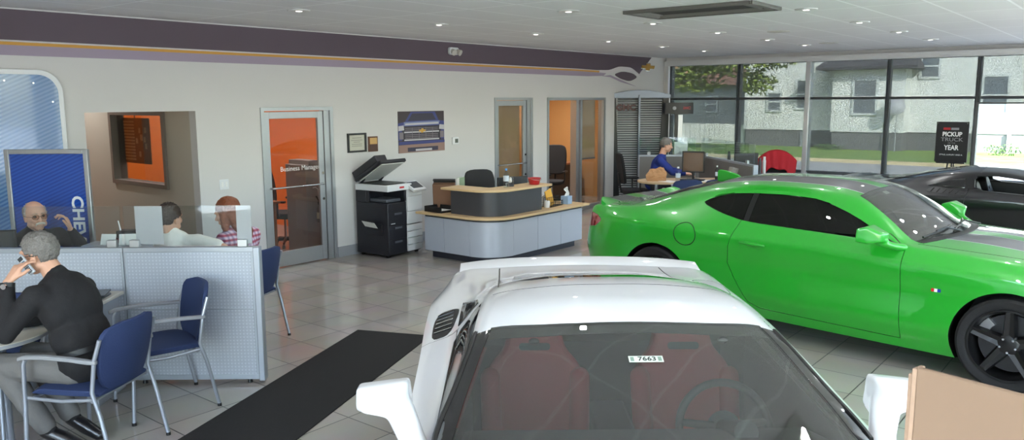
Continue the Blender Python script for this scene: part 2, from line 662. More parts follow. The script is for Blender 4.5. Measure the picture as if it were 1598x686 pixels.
def car_meshes(C, W):
    """C: CarShape; W: windows, doors, lamps, arches."""
    S = setmat(C.solid(), 0)
    S_in = C.solid(W.get('gt', .006))
    side = W['side']; ws = W['ws']; rw = W['rw']
    out = {}
    def glass_piece(prisms):
        p = join_mesh(prisms) if len(prisms) > 1 else prisms[0]
        g = boolean(S, p, 'INTERSECT')
        return boolean(g, S_in, 'DIFFERENCE')
    out['windshield'] = glass_piece([top_prism(grow(ws, -.002), W.get('wz', .80), 1.6)])
    out['rear_window'] = glass_piece([top_prism(grow(rw, -.002), W.get('wz', .80), 1.6)])
    for nm, poly in W['panes'].items():
        out[nm] = glass_piece(side_prism(poly))
    cutters = []
    for (s, z, R) in W['arches']:
        for sg in (1, -1):
            cutters.append(MB().cyl((-s, sg*.52, z), (-s, sg*1.3, z), R, R, 64).mesh('a'))
    body = boolean(S, setmat(join_mesh(cutters), 1))
    body = boolean(body, setmat(C.cabin(*W['cabin']), 1))
    body = boolean(body, setmat(join_mesh(side_prism(side)), 1))
    body = boolean(body, setmat(top_prism(ws, W.get('wz', .80), 1.6), 1))
    body = boolean(body, setmat(top_prism(rw, W.get('wz', .80), 1.6), 1))
    for nm, (poly, y0) in W['side_parts'].items():
        pr = side_prism(poly, y0)
        piece = boolean(body, setmat(join_mesh(side_prism(grow(poly, -.004), y0)), 1), 'INTERSECT')
        out[nm] = piece
        body = boolean(body, setmat(join_mesh(pr), 1))
    if W.get('grooves'):
        body = boolean(body, setmat(join_mesh([groove_tube(g, W.get('gr', .0045)) for g in W['grooves']]), 1))
    out['body'] = body
    return out

def both(pts):
    return [pts, [(x, -y, z) for x, y, z in pts]]

def green_coupe():
    T = [  # (y table or 0, z table)
        (0.0, [(-1.02, .30), (-.9, .20), (-.5, .17), (3.4, .20), (3.9, .27), (4.13, .40)]),
        ([(-1.02, .30), (-.95, .60), (-.8, .78), (-.5, .86), (0, .88), (.6, .875), (2.2, .885), (3.0, .89), (3.6, .84), (3.95, .70), (4.08, .55), (4.13, .35)], [(-1.02, .32), (-.9, .21), (-.5, .175), (.3, .17), (2.4, .19), (3.4, .22), (3.9, .30), (4.13, .42)]),
        ([(-1.02, .42), (-.95, .70), (-.8, .84), (-.5, .91), (0, .935), (.7, .935), (1.5, .935), (2.2, .94), (3.0, .955), (3.5, .92), (3.8, .83), (4.0, .70), (4.08, .58), (4.13, .40)], [(-1.02, .40), (-.9, .36), (0, .35), (.7, .36), (2.2, .38), (3.4, .40), (4.0, .43), (4.13, .45)]),
        ([(-1.02, .45), (-.95, .72), (-.8, .85), (-.5, .915), (0, .94), (.7, .915), (1.5, .905), (2.2, .925), (3.0, .955), (3.5, .935), (3.8, .86), (4.0, .74), (4.09, .60), (4.13, .42)], [(-1.02, .47), (-.9, .55), (0, .62), (.7, .62), (2.2, .64), (3.4, .66), (3.9, .64), (4.08, .58), (4.13, .49)]),
        ([(-1.02, .42), (-.95, .68), (-.8, .82), (-.5, .895), (0, .935), (.7, .930), (1.5, .930), (2.2, .945), (2.8, .962), (3.2, .955), (3.6, .895), (3.8, .83), (3.95, .75), (4.06, .62), (4.13, .40)], [(-1.02, .52), (-.9, .64), (-.5, .77), (0, .82), (.7, .85), (1.4, .875), (2.1, .885), (3.0, .92), (3.6, .915), (3.9, .88), (4.0, .78), (4.08, .65), (4.13, .52)]),
        ([(-1.02, .35), (-.9, .58), (-.7, .72), (-.3, .79), (0, .81), (.5, .835), (.8, .86), (1.4, .865), (2.1, .855), (2.6, .845), (3.0, .84), (3.4, .81), (3.8, .755), (3.95, .71), (4.06, .55), (4.13, .35)], [(-1.02, .545), (-.9, .71), (-.7, .80), (-.3, .885), (0, .92), (.5, .945), (.8, .962), (1.4, .992), (2.1, 1.008), (2.6, 1.035), (3.0, 1.045), (3.4, 1.03), (3.8, 1.005), (3.93, .985), (4.0, .86), (4.08, .70), (4.13, .54)]),
        ([(-1.02, .28), (-.9, .46), (-.6, .56), (0, .64), (.5, .72), (.72, .765), (1.0, .685), (1.25, .615), (1.6, .59), (2.1, .59), (2.5, .605), (2.9, .635), (3.3, .665), (3.6, .68), (3.95, .64), (4.06, .45), (4.13, .28)], [(-1.02, .55), (-.9, .73), (-.6, .855), (0, .945), (.5, .965), (.72, .972), (1.0, 1.135), (1.25, 1.270), (1.6, 1.325), (2.1, 1.318), (2.5, 1.265), (2.9, 1.17), (3.3, 1.068), (3.5, 1.035), (3.8, 1.015), (3.94, 1.0), (4.0, .89), (4.08, .71), (4.13, .545)]),
        ([(-1.02, .14), (-.6, .30), (0, .34), (.72, .40), (1.25, .34), (2.1, .32), (2.9, .34), (3.6, .36), (4.13, .14)], [(-1.02, .55), (-.9, .745), (-.6, .875), (0, .962), (.4, .993), (.62, .995), (.95, 1.160), (1.235, 1.312), (1.5, 1.358), (1.9, 1.372), (2.3, 1.358), (2.8, 1.272), (3.1, 1.19), (3.38, 1.095), (3.52, 1.048), (3.7, 1.03), (3.94, 1.015), (4.0, .90), (4.08, .72), (4.13, .55)]),
        (0.0, [(-1.02, .55), (-.9, .75), (-.6, .88), (0, .968), (.4, 1.0), (.58, 1.0), (.92, 1.165), (1.23, 1.326), (1.5, 1.372), (1.9, 1.386), (2.3, 1.372), (2.8, 1.288), (3.1, 1.205), (3.4, 1.10), (3.52, 1.055), (3.7, 1.035), (3.94, 1.02), (4.0, .905), (4.08, .72), (4.13, .55)]),
    ]
    C = CarShape(T, [0, .75, .25, .1, .55, .35, .5, 0, 0], -1.02, 4.13, 92, 6)
    side = smooth_poly([(.80, .966), (.92, .980), (1.43, 1.000), (2.10, 1.016), (2.36, 1.062), (2.61, 1.135), (2.54, 1.180), (2.36, 1.236), (2.12, 1.256), (1.80, 1.264), (1.50, 1.250), (1.20, 1.150), (.90, 1.004)], 1)
    ws = [(.735, .695), (.64, .45), (.585, .15), (.585, -.15), (.64, -.45), (.735, -.695), (1.0, -.605), (1.245, -.530), (1.232, -.2), (1.232, .2), (1.245, .530), (1.0, .605)]
    rw = smooth_poly([(2.62, .46), (2.60, 0), (2.62, -.46), (3.0, -.52), (3.38, -.54), (3.42, 0), (3.38, .54), (3.0, .52)], 1)
    q_glass = [(2.14, 1.022), (2.36, 1.068), (2.585, 1.133), (2.52, 1.178), (2.35, 1.229), (2.14, 1.250)]
    d_glass = [(.97, 1.012), (1.43, 1.006), (2.08, 1.020), (2.08, 1.249), (1.80, 1.257), (1.50, 1.243), (1.21, 1.150), (.99, 1.035)]
    door = [(.745, .945), (.752, .80), (.745, .50), (.725, .245), (1.90, .270), (2.02, .315), (2.17, .527), (2.235, .64), (2.225, .80), (2.15, 1.04), (.9, 1.04)]
    lampp = smooth_poly([(3.70, .875), (3.82, .925), (4.2, .925), (4.2, .785), (3.84, .780)], 1)
    duct = [(3.395, .36), (3.43, .36), (3.475, .50), (3.44, .50)]
    fuel = [(-(2.665 + math.cos(2*PI*k/28)*.115), -C.side(2.665 + math.cos(2*PI*k/28)*.115, .855 + .105*math.sin(2*PI*k/28)), .855 + .105*math.sin(2*PI*k/28)) for k in range(29)]
    hood = []
    for k in range(24):
        x = .70 - 1.5*k/23
        y = .735 - .11*(k/23)
        hood.append((-x, y, C.top(x, y)))
    deck = [(-(3.50 + .40*k/10), .66 - .02*k/10, C.top(3.50+.40*k/10, .66-.02*k/10)) for k in range(11)]
    W = dict(side=side, ws=ws, rw=rw, panes={'quarter_glass': q_glass, 'door_glass': d_glass}, arches=[(0, .345, .385), (3.0, .345, .385)],
             cabin=(.70, 3.32, .035, .32, .72), side_parts={'door': (door, .62), 'tail_lamp': (lampp, .40)},
             grooves=[fuel] + both(hood) + both(deck))
    return C, W

def paint_green():
    m, nt, b = node_mat('green_paint')
    b.inputs['Roughness'].default_value = .32
    b.inputs['Coat Weight'].default_value = 1.0
    b.inputs['Coat Roughness'].default_value = .02
    b.inputs['Specular IOR Level'].default_value = .4
    tc = nt.nodes.new('ShaderNodeTexCoord'); sp = nt.nodes.new('ShaderNodeSeparateXYZ')
    nt.links.new(tc.outputs['Object'], sp.inputs[0])
    sn = nt.nodes.new('ShaderNodeSeparateXYZ'); nt.links.new(tc.outputs['Normal'], sn.inputs[0])
    def M(op, a, bb=None):
        n = nt.nodes.new('ShaderNodeMath'); n.operation = op
        for i, v in enumerate((a, bb)):
            if v is None: continue
            if isinstance(v, (int, float)): n.inputs[i].default_value = v
            else: nt.links.new(v, n.inputs[i])
        return n.outputs[0]
    ay = M('ABSOLUTE', sp.outputs['Y'])
    top = M('GREATER_THAN', sn.outputs['Z'], .28)
    hi = M('GREATER_THAN', sp.outputs['Z'], .80)
    def band(a, b_):
        return M('MULTIPLY', M('GREATER_THAN', ay, a), M('LESS_THAN', ay, b_))
    stripe = M('MULTIPLY', M('MULTIPLY', band(.10, .44), top), hi)
    edge = M('MULTIPLY', M('MULTIPLY', M('ADD', band(.09, .10), band(.44, .45)), top), hi)
    c1 = nt.nodes.new('ShaderNodeMix'); c1.data_type = 'RGBA'
    c1.inputs[6].default_value = (0.012, 0.33, 0.018, 1); c1.inputs[7].default_value = rgb(62, 62, 66)
    nt.links.new(stripe, c1.inputs[0])
    c2 = nt.nodes.new('ShaderNodeMix'); c2.data_type = 'RGBA'
    nt.links.new(c1.outputs[2], c2.inputs[6]); c2.inputs[7].default_value = rgb(190, 195, 200)
    nt.links.new(edge, c2.inputs[0])
    nt.links.new(c2.outputs[2], b.inputs['Base Color'])
    return m

def car_mats():
    mat('_paint', rgb(200, 200, 200)); mat('_dark', rgb(16, 16, 17), .6)
    mat('tyre_rubber', rgb(17, 17, 18), .8, bump=.15, scale=60)
    mat('black_wheel', rgb(12, 12, 13), .3, coat=.3, spec=.35)
    mat('brake_iron', rgb(70, 70, 72), .4, metal=.8)
    mat('lug_chrome', rgb(200, 200, 205), .2, metal=1)
    mat('caliper_silver', rgb(150, 150, 152), .4, metal=.6)
    mat('car_black', rgb(14, 14, 15), .45)
    mat('car_gloss_black', rgb(10, 10, 12), .1, coat=.5)
    mat('car_leather_black', rgb(22, 22, 23), .6, bump=.1, scale=80)
    mat('car_leather_red', rgb(150, 30, 32), .55, bump=.08, scale=80, var=.05)
    mat('mirror_silver', rgb(220, 225, 230), .02, metal=1)
    glass('windshield_clear', (.84, .87, .85), 1.0, 0.0, 1.65)
    glass('windshield_tint', (.80, .82, .80), 1.0, 0.0, 1.75)
    glass('side_glass_dark', (.10, .10, .11), 1.0)
    glass('side_glass_open', (.75, .78, .78), 1.0)
    mat('lamp_red', rgb(140, 12, 14), .1, coat=1, spec=.7)
    paint_green()
    mat('white_paint', rgb(232, 233, 235), .3, coat=1.0, var=.01, scale=3)
    mat('black_paint', rgb(14, 14, 17), .3, coat=.7, var=.05, scale=3, spec=.3)

def place_car(o, pos, heading):
    o.location = pos; o.rotation_euler = (0, 0, heading)

def build_green(pos, heading):
    C, W = green_coupe()
    me = car_meshes(C, W)
    P, D = MATS['green_paint'], MATS['car_black']
    r = thing('car', 'bright green coupe with dark roof stripes parked beside the windows', 'car')
    body = link('body', finish(me['body'], [P, D]), r)
    for h, sg in zip(split_lr(me['door']), (1, -1)):
        d = link('door', finish(h, [P, D]), r)
        a = MB()
        pts = [(-x, sg*(C.side(x, z)+.022), z) for x, z in ((1.86, .838), (1.92, .842), (2.02, .846), (2.10, .848))]
        a.tube(pts, [.010, .016, .016, .010], 10)
        for x, z in ((1.885, .838), (2.08, .847)):
            a.cyl((-x, sg*(C.side(x, z)-.01), z), (-x, sg*(C.side(x, z)+.022), z), .012, .010, 10)
        a.build('door_handle', P, d, smooth=60)
        rc = MB(); rc.ell((-1.97, sg*(C.side(1.97, .838)-.006), .832), (.062, .010, .034)); rc.build('handle_recess', P, d, smooth=180)
    for h in split_lr(me['door_glass']):
        link('door_glass', finish(h, [MATS['side_glass_dark']]), r)
    for h in split_lr(me['quarter_glass']):
        link('quarter_glass', finish(h, [MATS['side_glass_dark']]), r)
    link('windshield', finish(me['windshield'], [MATS['windshield_tint']]), r)
    link('rear_window', finish(me['rear_window'], [MATS['side_glass_dark']]), r)
    for h in split_lr(me['tail_lamp']):
        link('tail_lamp', finish(h, [MATS['lamp_red'], MATS['lamp_red']]), r)
    # rear spoiler lip, raised at its ends
    sp = MB(); n = 24; vs = []
    for k in range(n+1):
        u = -1 + 2*k/n; y = u*.74
        x0 = 3.72 + .02*abs(u); x1 = 3.99 - .17*abs(u)**3
        zt = C.top(min(x0, 3.9), min(abs(y), .66)) + .0
        e = max(0, abs(u)-.55)/.45
        zr = 1.045 + .045*e
        if abs(u) > .97: zr -= .03
        vs += [(-x0, y, zt-.01), (-x1, y, zr), (-x1-.004, y, zr-.025), (-x1+.03, y, .95)]
    fs = []
    for k in range(n):
        for q in range(4):
            fs.append((k*4+q, k*4+(q+1) % 4, k*4+4+(q+1) % 4, k*4+4+q))
    fs += [(0, 1, 2, 3), (n*4, n*4+3, n*4+2, n*4+1)]
    sp.add(vs, fs); sp.build('rear_spoiler', P, r, smooth=40)
    f = MB()   # shark fin aerial
    fin = [(2.60, 1.30), (2.66, 1.345), (2.80, 1.378), (2.865, 1.385), (2.885, 1.37), (2.885, 1.26)]
    M = Matrix(((-1, 0, 0, 0), (0, 0, 1, 0), (0, 1, 0, 0), (0, 0, 0, 1)))
    f.prism(fin, -.018, .018, 0, M); f.build('roof_aerial', P, r, bevel=.008, seg=3)
    for sg in (1, -1):
        make_mirror(r, [(x, sg*y, z) for x, y, z in ((-1.035, .93, .985), (-1.04, .93, 1.10), (-1.035, 1.135, 1.00), (-1.03, 1.135, 1.105), (-.96, .94, 1.125), (-.96, 1.12, 1.125), (-.84, .96, 1.005), (-.83, .98, 1.075), (-.86, 1.09, 1.01), (-.85, 1.08, 1.08), (-.95, .95, .975), (-.95, 1.12, .99))], [((-.76, sg*.86, .955), .030), ((-.82, sg*.93, .97), .030), ((-.90, sg*.99, 1.0), .034)], P, MATS['mirror_silver'])
        t = MB(); t.prism(smooth_poly([(-.80, .972), (-1.0, .985), (-.985, 1.04)], 0), 0, .01, 0, Matrix(((1, 0, 0, 0), (0, 0, sg, sg*.845), (0, 1, 0, 0), (0, 0, 0, 1))))
        t.build('mirror_patch', D, r)
        bp = MB(); 
        x0, x1 = 2.083, 2.137
        rows = []
        for z in [1.012+.246*i/8 for i in range(9)]:
            for x in (x0, x1):
                y = C.side(x, z)
                bp.v.append((-x, sg*(y-.001), z)); bp.v.append((-x, sg*(y-.035), z))
        for i in range(8):
            a = i*4
            for q in ((0, 2, 6, 4), (1, 5, 7, 3), (0, 4, 5, 1), (2, 3, 7, 6)):
                bp.f.append(tuple(a+t_ for t_ in q)); bp.m.append(0)
        bp.build('centre_pillar', MATS['car_gloss_black'], r)
        # tricolour fender badge
        for j, c in enumerate((rgb(190, 30, 30), rgb(235, 235, 235), rgb(30, 50, 150))):
            q = MB(); xx = .515 - j*.022
            q.cbox((-xx, sg*(C.side(xx, .672)+.002), .672), (.022, .006, .024)); 
            q.build('fender_badge', mat('badge_%d' % j, c, .3), r)
        # rear bumper reflector
        q = MB()
        q.add([(-x, sg*(C.side(x, z)+dy), z) for dy in (.004, -.01) for x, z in ((3.42, .36), (3.45, .36), (3.50, .47), (3.47, .47))], [(0, 1, 2, 3), (7, 6, 5, 4), (0, 4, 5, 1), (1, 5, 6, 2), (2, 6, 7, 3), (3, 7, 4, 0)])
        q.build('bumper_reflector', MATS['lamp_red'], r)
    # wipers
    for y0, y1 in ((-.60, .02), (-.05, .56)):
        w = MB(); pts = []
        for k in range(9):
            y = y0+(y1-y0)*k/8
            x = .60 + .10*(abs(y)/.7)**2 + .035 + (.05*k/8)
            pts.append((-x, y, C.top(x, y)+.016))
        w.tube(pts, .009, 6)
        w.tube([(-.60, y1, 1.0), (pts[5][0]+.02, pts[5][1], pts[5][2]+.018), (pts[3][0], pts[3][1], pts[3][2]+.012)], .008, 6)
        w.build('wiper', D, r, smooth=60)
    cw = MB()
    rowsn = 20
    for k in range(rowsn+1):
        y = -.70 + 1.40*k/rowsn; xa = .585+.15*(abs(y)/.7)**2; 
        cw.v += [(-(xa-.065), y, C.top(xa-.065, y)+.003), (-(xa+.0), y, C.top(xa, y)+.004)]
    for k in range(rowsn):
        cw.f.append((2*k, 2*k+2, 2*k+3, 2*k+1)); cw.m.append(0)
    o = cw.build('cowl_grille', D, r); so = o.modifiers.new('s', 'SOLIDIFY'); so.thickness = .006
    for x, y in ((0, .82), (3.0, .83)):
        for sg in (1, -1):
            make_wheel(r, -x, sg*y, .345, .26, 'five', sg, rim_r=.262)
    for sg in (1, -1):
        make_seat(r, -1.72, sg*.38, MATS['car_leather_black'], MATS['car_black'], high=1.12)
    b = MB(); b.prism(round_rect(.5, 1.2, .12), .3, .62, 0, Matrix.Translation((-2.62, 0, 0))); b.prism(round_rect(.16, 1.15, .07), .3, 1.02, 0, Matrix.Translation((-2.95, 0, 0)))
    b.build('rear_bench', MATS['car_leather_black'], r, bevel=.03, seg=3)
    d = MB(); d.prism([(.72, .60), (.74, .955), (.95, .93), (1.12, .86), (1.14, .66)], -.70, .70, 0, Matrix(((-1, 0, 0, 0), (0, 0, 1, 0), (0, 1, 0, 0), (0, 0, 0, 1))))
    d.build('dashboard', D, r, bevel=.02)
    steering_wheel(r, -1.28, .38, .90, math.radians(-22), MATS['car_leather_black'])
    st = MB(); y, x = -.14, 1.16
    st.add([(-(1.15), -.10, C.top(1.15, .10)-.009), (-1.15, -.19, C.top(1.15, .19)-.009), (-1.19, -.19, C.top(1.19, .19)-.009), (-1.19, -.10, C.top(1.19, .10)-.009)], [(0, 1, 2, 3)])
    st.build('windshield_sticker', mat('sticker_pale', rgb(190, 200, 190), .6), r)
    place_car(r, pos, heading)
    return r

def sports_coupe():
    T = [
        (0.0, [(-.93, .30), (-.8, .18), (-.4, .14), (3.0, .16), (3.3, .22), (3.58, .38)]),
        ([(-.93, .25), (-.85, .60), (-.6, .80), (0, .87), (.8, .84), (1.8, .86), (2.6, .90), (3.1, .85), (3.4, .72), (3.58, .40)], [(-.93, .30), (-.8, .19), (-.4, .15), (2.8, .17), (3.3, .24), (3.58, .40)]),
        ([(-.93, .35), (-.85, .66), (-.6, .84), (0, .925), (.8, .87), (1.7, .89), (2.3, .93), (2.7, .94), (3.1, .91), (3.4, .80), (3.58, .48)], [(-.93, .36), (-.6, .33), (0, .34), (2.8, .36), (3.3, .40), (3.58, .44)]),
        ([(-.93, .38), (-.85, .68), (-.6, .85), (0, .93), (.5, .905), (.9, .855), (1.6, .885), (2.2, .93), (2.7, .945), (3.1, .92), (3.4, .83), (3.58, .52)], [(-.93, .42), (-.6, .50), (0, .57), (.9, .55), (2.2, .60), (2.8, .62), (3.3, .62), (3.58, .50)]),
        ([(-.93, .36), (-.85, .64), (-.6, .82), (0, .92), (.5, .915), (1.0, .895), (1.6, .905), (2.2, .93), (2.7, .94), (3.1, .91), (3.4, .84), (3.58, .55)], [(-.93, .45), (-.6, .63), (0, .74), (.6, .82), (1.2, .865), (1.8, .895), (2.5, .90), (3.1, .86), (3.4, .80), (3.58, .62)]),
        ([(-.93, .32), (-.8, .58), (-.5, .76), (0, .83), (.4, .815), (.8, .775), (1.3, .765), (1.8, .760), (2.2, .765), (2.7, .81), (3.1, .83), (3.4, .78), (3.58, .60)], [(-.93, .47), (-.8, .62), (-.5, .76), (0, .855), (.4, .88), (.8, .905), (1.3, .935), (1.8, .96), (2.2, .975), (2.7, .985), (3.1, .97), (3.45, .95), (3.58, .82)]),
        ([(-.93, .25), (-.5, .52), (0, .60), (.42, .735), (.62, .735), (.9, .68), (1.27, .612), (1.6, .585), (2.0, .565), (2.4, .545), (2.9, .54), (3.3, .54), (3.58, .45)], [(-.93, .475), (-.8, .60), (-.5, .73), (0, .815), (.42, .915), (.62, .955), (.9, 1.045), (1.27, 1.148), (1.6, 1.182), (2.0, 1.155), (2.4, 1.085), (2.8, 1.015), (3.1, .985), (3.45, .97), (3.58, .84)]),
        ([(-.93, .12), (-.5, .28), (0, .32), (.5, .38), (1.27, .33), (2.0, .31), (2.9, .30), (3.58, .22)], [(-.93, .475), (-.8, .61), (-.5, .745), (0, .84), (.38, .925), (.62, .995), (.9, 1.082), (1.26, 1.180), (1.5, 1.218), (1.75, 1.222), (2.1, 1.185), (2.5, 1.105), (2.9, 1.02), (3.2, .985), (3.46, .975), (3.58, .845)]),
        (0.0, [(-.93, .475), (-.8, .615), (-.5, .75), (0, .85), (.34, .925), (.62, 1.008), (.9, 1.094), (1.25, 1.190), (1.5, 1.228), (1.75, 1.233), (2.1, 1.195), (2.5, 1.112), (2.9, 1.025), (3.2, .987), (3.46, .977), (3.58, .845)]),
    ]
    C = CarShape(T, [0, .75, .2, .1, .6, .45, .45, 0, 0], -.93, 3.58, 84, 6)
    side = smooth_poly([(.55, .935), (.80, .925), (1.3, .952), (1.78, .975), (1.80, 1.125), (1.6, 1.150), (1.27, 1.115), (.92, 1.018)], 1)
    q = [(1.88, .995), (2.28, 1.005), (2.0, 1.100), (1.90, 1.110)]
    side_all = side
    d_glass = [(a, b) for a, b in grow(side, -.006)]
    ws = [(.50, .700), (.40, .42), (.355, .12), (.355, -.12), (.40, -.42), (.50, -.700), (.80, -.650), (1.265, -.560), (1.245, -.2), (1.245, .2), (1.265, .560), (.80, .650)]
    rw = smooth_poly([(2.02, .46), (2.0, 0), (2.02, -.46), (2.5, -.46), (3.0, -.44), (3.03, 0), (3.0, .44), (2.5, .46)], 1)
    door = [(.62, .925), (.60, .80), (.64, .50), (.72, .22), (1.62, .22), (1.74, .34), (1.84, .60), (1.86, .80), (1.84, .985), (.9, .985)]
    return C, side, q, d_glass, ws, rw, door

def sports_meshes():
    C, side, q, d_glass, ws, rw, door = sports_coupe()
    # roof seam across the rear of the lift-off panel, hatch sides and fuel flap
    roofline = [(-(1.74 + .01*(y/.58)**2), y, C.top(1.74, y)+.0005) for y in [-.56+1.12*k/24 for k in range(25)]]
    hatch = [(-s, .535 - .0*s, C.top(s, .535)+.0005) for s in [1.95+1.35*k/24 for k in range(25)]]
    fuel = []
    for k in range(33):
        a = 2*PI*k/32
        c, s_ = math.cos(a), math.sin(a)
        ex = 2.66 + .15*(abs(c)**.6)*(1 if c > 0 else -1)
        ey = .725 + .095*(abs(s_)**.6)*(1 if s_ > 0 else -1)
        fuel.append((-ex, ey, C.top(ex, ey)+.0005))
    W = dict(side=side, ws=ws, rw=rw, panes={'door_glass': d_glass, 'quarter_glass': grow(q, -.004)}, arches=[(0, .335, .372), (2.71, .345, .385)],
             cabin=(.46, 2.3, .03, .22, .68), side_parts={'door': (door, .60)}, grooves=[roofline, fuel] + both(hatch), wz=.78)
    # quarter opening is joined to the side cutter
    me = car_meshes(C, W)
    return C, W, me

SPORTS = {}
def build_sports(label, paint, seat_col, glass_m, open_side, pos, heading, ws_mat):
    if not SPORTS:
        SPORTS['d'] = sports_meshes()
    C, W, me = SPORTS['d']
    P, D = MATS[paint], MATS['car_black']
    cp = lambda m: m.copy()
    r = thing('car', label, 'car')
    bme = cp(me['body'])
    for p in bme.polygons:      # gloss black windshield pillars
        c = p.center
        if .45 < -c.x < 1.262 and abs(c.y) > .55 and c.z > pchip(C.T[5][1], -c.x)+.004: p.material_index = 2
    link('body', finish(bme, [P, D, MATS['car_gloss_black']]), r)
    for h, sg in zip(split_lr(me['door']), (1, -1)):
        d = link('door', finish(h, [P, D]), r)
    # dark band printed along the windshield header
    bd = MB(); n = 24
    for k in range(n+1):
        y = -.575+1.15*k/n
        for s_ in (1.175, 1.215, 1.256):
            bd.v.append((-s_, y, C.top(s_, y)-.009))
    for k in range(n):
        for q_ in range(2):
            a = k*3+q_; bd.f.append((a, a+1, a+4, a+3)); bd.m.append(0)
    bo = bd.build('header_band', MATS['car_black'], r); so = bo.modifiers.new('s', 'SOLIDIFY'); so.thickness = .003; so.offset = -1
    if not open_side:
        for h in split_lr(me['door_glass']):
            link('door_glass', finish(h, [glass_m]), r)
    for sg in (1, -1):
        # dark rear quarter pane standing a hair proud of the pillar
        qp = MB(); poly = [(1.885, .990), (2.30, 1.002), (2.03, 1.088), (1.90, 1.105)]
        n = 10; vs = []
        for i in range(n+1):
            for j in range(5):
                u, w = i/n, j/4
                ax = poly[0][0]+(poly[1][0]-poly[0][0])*u; az = poly[0][1]+(poly[1][1]-poly[0][1])*u
                bx = poly[3][0]+(poly[2][0]-poly[3][0])*u; bz = poly[3][1]+(poly[2][1]-poly[3][1])*u
                x, z = ax+(bx-ax)*w, az+(bz-az)*w
                vs.append((-x, sg*(C.side(x, z)+.0025), z))
        qp.add(vs, [(i*5+j, i*5+5+j, i*5+6+j, i*5+1+j) for i in range(n) for j in range(4)])
        o = qp.build('quarter_glass', MATS['car_gloss_black'], r, smooth=60)
        so = o.modifiers.new('s', 'SOLIDIFY'); so.thickness = .004; so.offset = 0
        # intake vent on top of the rear fender
        vp = [(1.86, .775), (1.865, .870), (2.16, .880), (2.30, .86), (2.28, .775), (2.20, .74)]
        vm = MB()
        pl = smooth_poly(vp, 2)
        vm.add([(-a, sg*b, C.top(a, b)+.003) for a, b in pl] + [(-a, sg*b, C.top(a, b)-.02) for a, b in pl], [tuple(range(len(pl)))] + [(k, (k+1) % len(pl), len(pl)+(k+1) % len(pl), len(pl)+k) for k in range(len(pl))])
        vo = vm.build('fender_vent', D, r, smooth=30)
        sl = MB()
        for k in range(5):
            x = 1.94+.07*k
            sl.tube([(-x, sg*.772, C.top(x, .772)+.006), (-x-.02, sg*.862, C.top(x+.02, .862)+.006)], .006, 6)
        sl.build('vent_slats', MATS['car_gloss_black'], vo, smooth=60)
        make_mirror(r, [(x, sg*y, z) for x, y, z in ((-.93, .85, .955), (-.93, .86, 1.075), (-.92, 1.045, .965), (-.92, 1.05, 1.055), (-.85, .84, .94), (-.85, .86, 1.085), (-.84, 1.055, .975), (-.84, 1.05, 1.06), (-.77, .84, .955), (-.775, .87, 1.06), (-.785, 1.02, .985), (-.79, 1.01, 1.045))], [((-.62, sg*.79, .865), .050), ((-.72, sg*.835, .92), .048), ((-.82, sg*.89, .99), .056)], P, MATS['mirror_silver'])
        b = MB()   # black seal along the windshield pillar and door top
        pts = [(-s, sg*(pchip(C.T[6][0], s)+.012), pchip(C.T[6][1], s)-.012) for s in [.62+.65*k/14 for k in range(15)]]
        b.tube(pts, .012, 6)
        b.build('pillar_trim', D, r, smooth=60)
    ws = link('windshield', finish(cp(me['windshield']), [ws_mat]), r)
    link('rear_window', finish(cp(me['rear_window']), [MATS['side_glass_dark']]), r)
    sp = MB(); n = 24; vs = []
    for k in range(n+1):
        u = -1+2*k/n; y = u*.80
        xe = 3.56-.16*abs(u)**2.5; x0 = xe-.17
        zt = C.top(x0, abs(y)); 
        vs += [(-x0, y, zt+.001), (-xe+.02, y, 1.010-.012*abs(u)**4), (-xe, y, 1.008-.012*abs(u)**4), (-xe, y, .985), (-xe+.05, y, .93)]
    fs = [(k*5+q_, k*5+(q_+1) % 5, k*5+5+(q_+1) % 5, k*5+5+q_) for k in range(n) for q_ in range(5)]
    fs += [(0, 1, 2, 3, 4), (n*5+4, n*5+3, n*5+2, n*5+1, n*5)]
    sp.add(vs, fs); sp.build('rear_spoiler', P, r, smooth=40)
    for x, R, y in ((0, .335, .80), (2.71, .345, .81)):
        for sg in (1, -1):
            make_wheel(r, -x, sg*y, R, .26, 'five', sg, rim_r=R*.74)
    sm = MATS[seat_col]
    for sg in (1, -1):
        make_seat(r, -1.45, sg*.36, sm, MATS['car_leather_black'], high=1.08)
    d = MB(); d.prism([(.48, .55), (.50, .895), (.72, .90), (.98, .84), (1.0, .58)], -.67, .67, 0, Matrix(((-1, 0, 0, 0), (0, 0, 1, 0), (0, 1, 0, 0), (0, 0, 0, 1))))
    d.build('dashboard', MATS['car_leather_black'], r, bevel=.03, seg=3)
    c = MB(); c.box((-1.9, -.10, .2), (-.95, .10, .60)); c.build('centre_console', MATS['car_leather_black'], r, bevel=.02)
    steering_wheel(r, -1.06, .37, .80, math.radians(-24), MATS['car_leather_black'])
    for sg in (1, -1):
        h = MB(); s_ = 1.185; h.ell((-s_, sg*.385, C.top(s_, .385)-.035), (.016, .022, .014)); h.build('header_latch', MATS['car_gloss_black'], r, smooth=180)
    if 'white' in label:     # stock number sticker on the windshield
        a = V((-.955, .035, C.top(.955, .035))); b_ = V((-.995, .035, C.top(.995, .035)))
        up = (b_-a).normalized(); ctr = (a+b_)/2
        M = frame_M(ctr, (0, 1, 0), up); M.translation = ctr + M.to_3x3().col[2]*.0025
        k = MB(); k.box((-.066, -.020, -.001), (.066, .020, 0), 0, M); k.build('windshield_sticker', mat('sticker_white', rgb(214, 222, 208), .6), r)
        text('sticker_number', '7663', .036, mat('ink_dark', rgb(40, 46, 44), .6), r, M @ Matrix.Translation((.004, 0, .0004)), .0003, 'CENTER', .0006)
        for x0 in (-.060, .046):
            k = MB(); k.box((x0, -.013, .0002), (x0+.014, .013, .0006), 0, M); k.build('sticker_code', mat('ink_grey', rgb(128, 150, 134), .6), r)
    place_car(r, pos, heading)
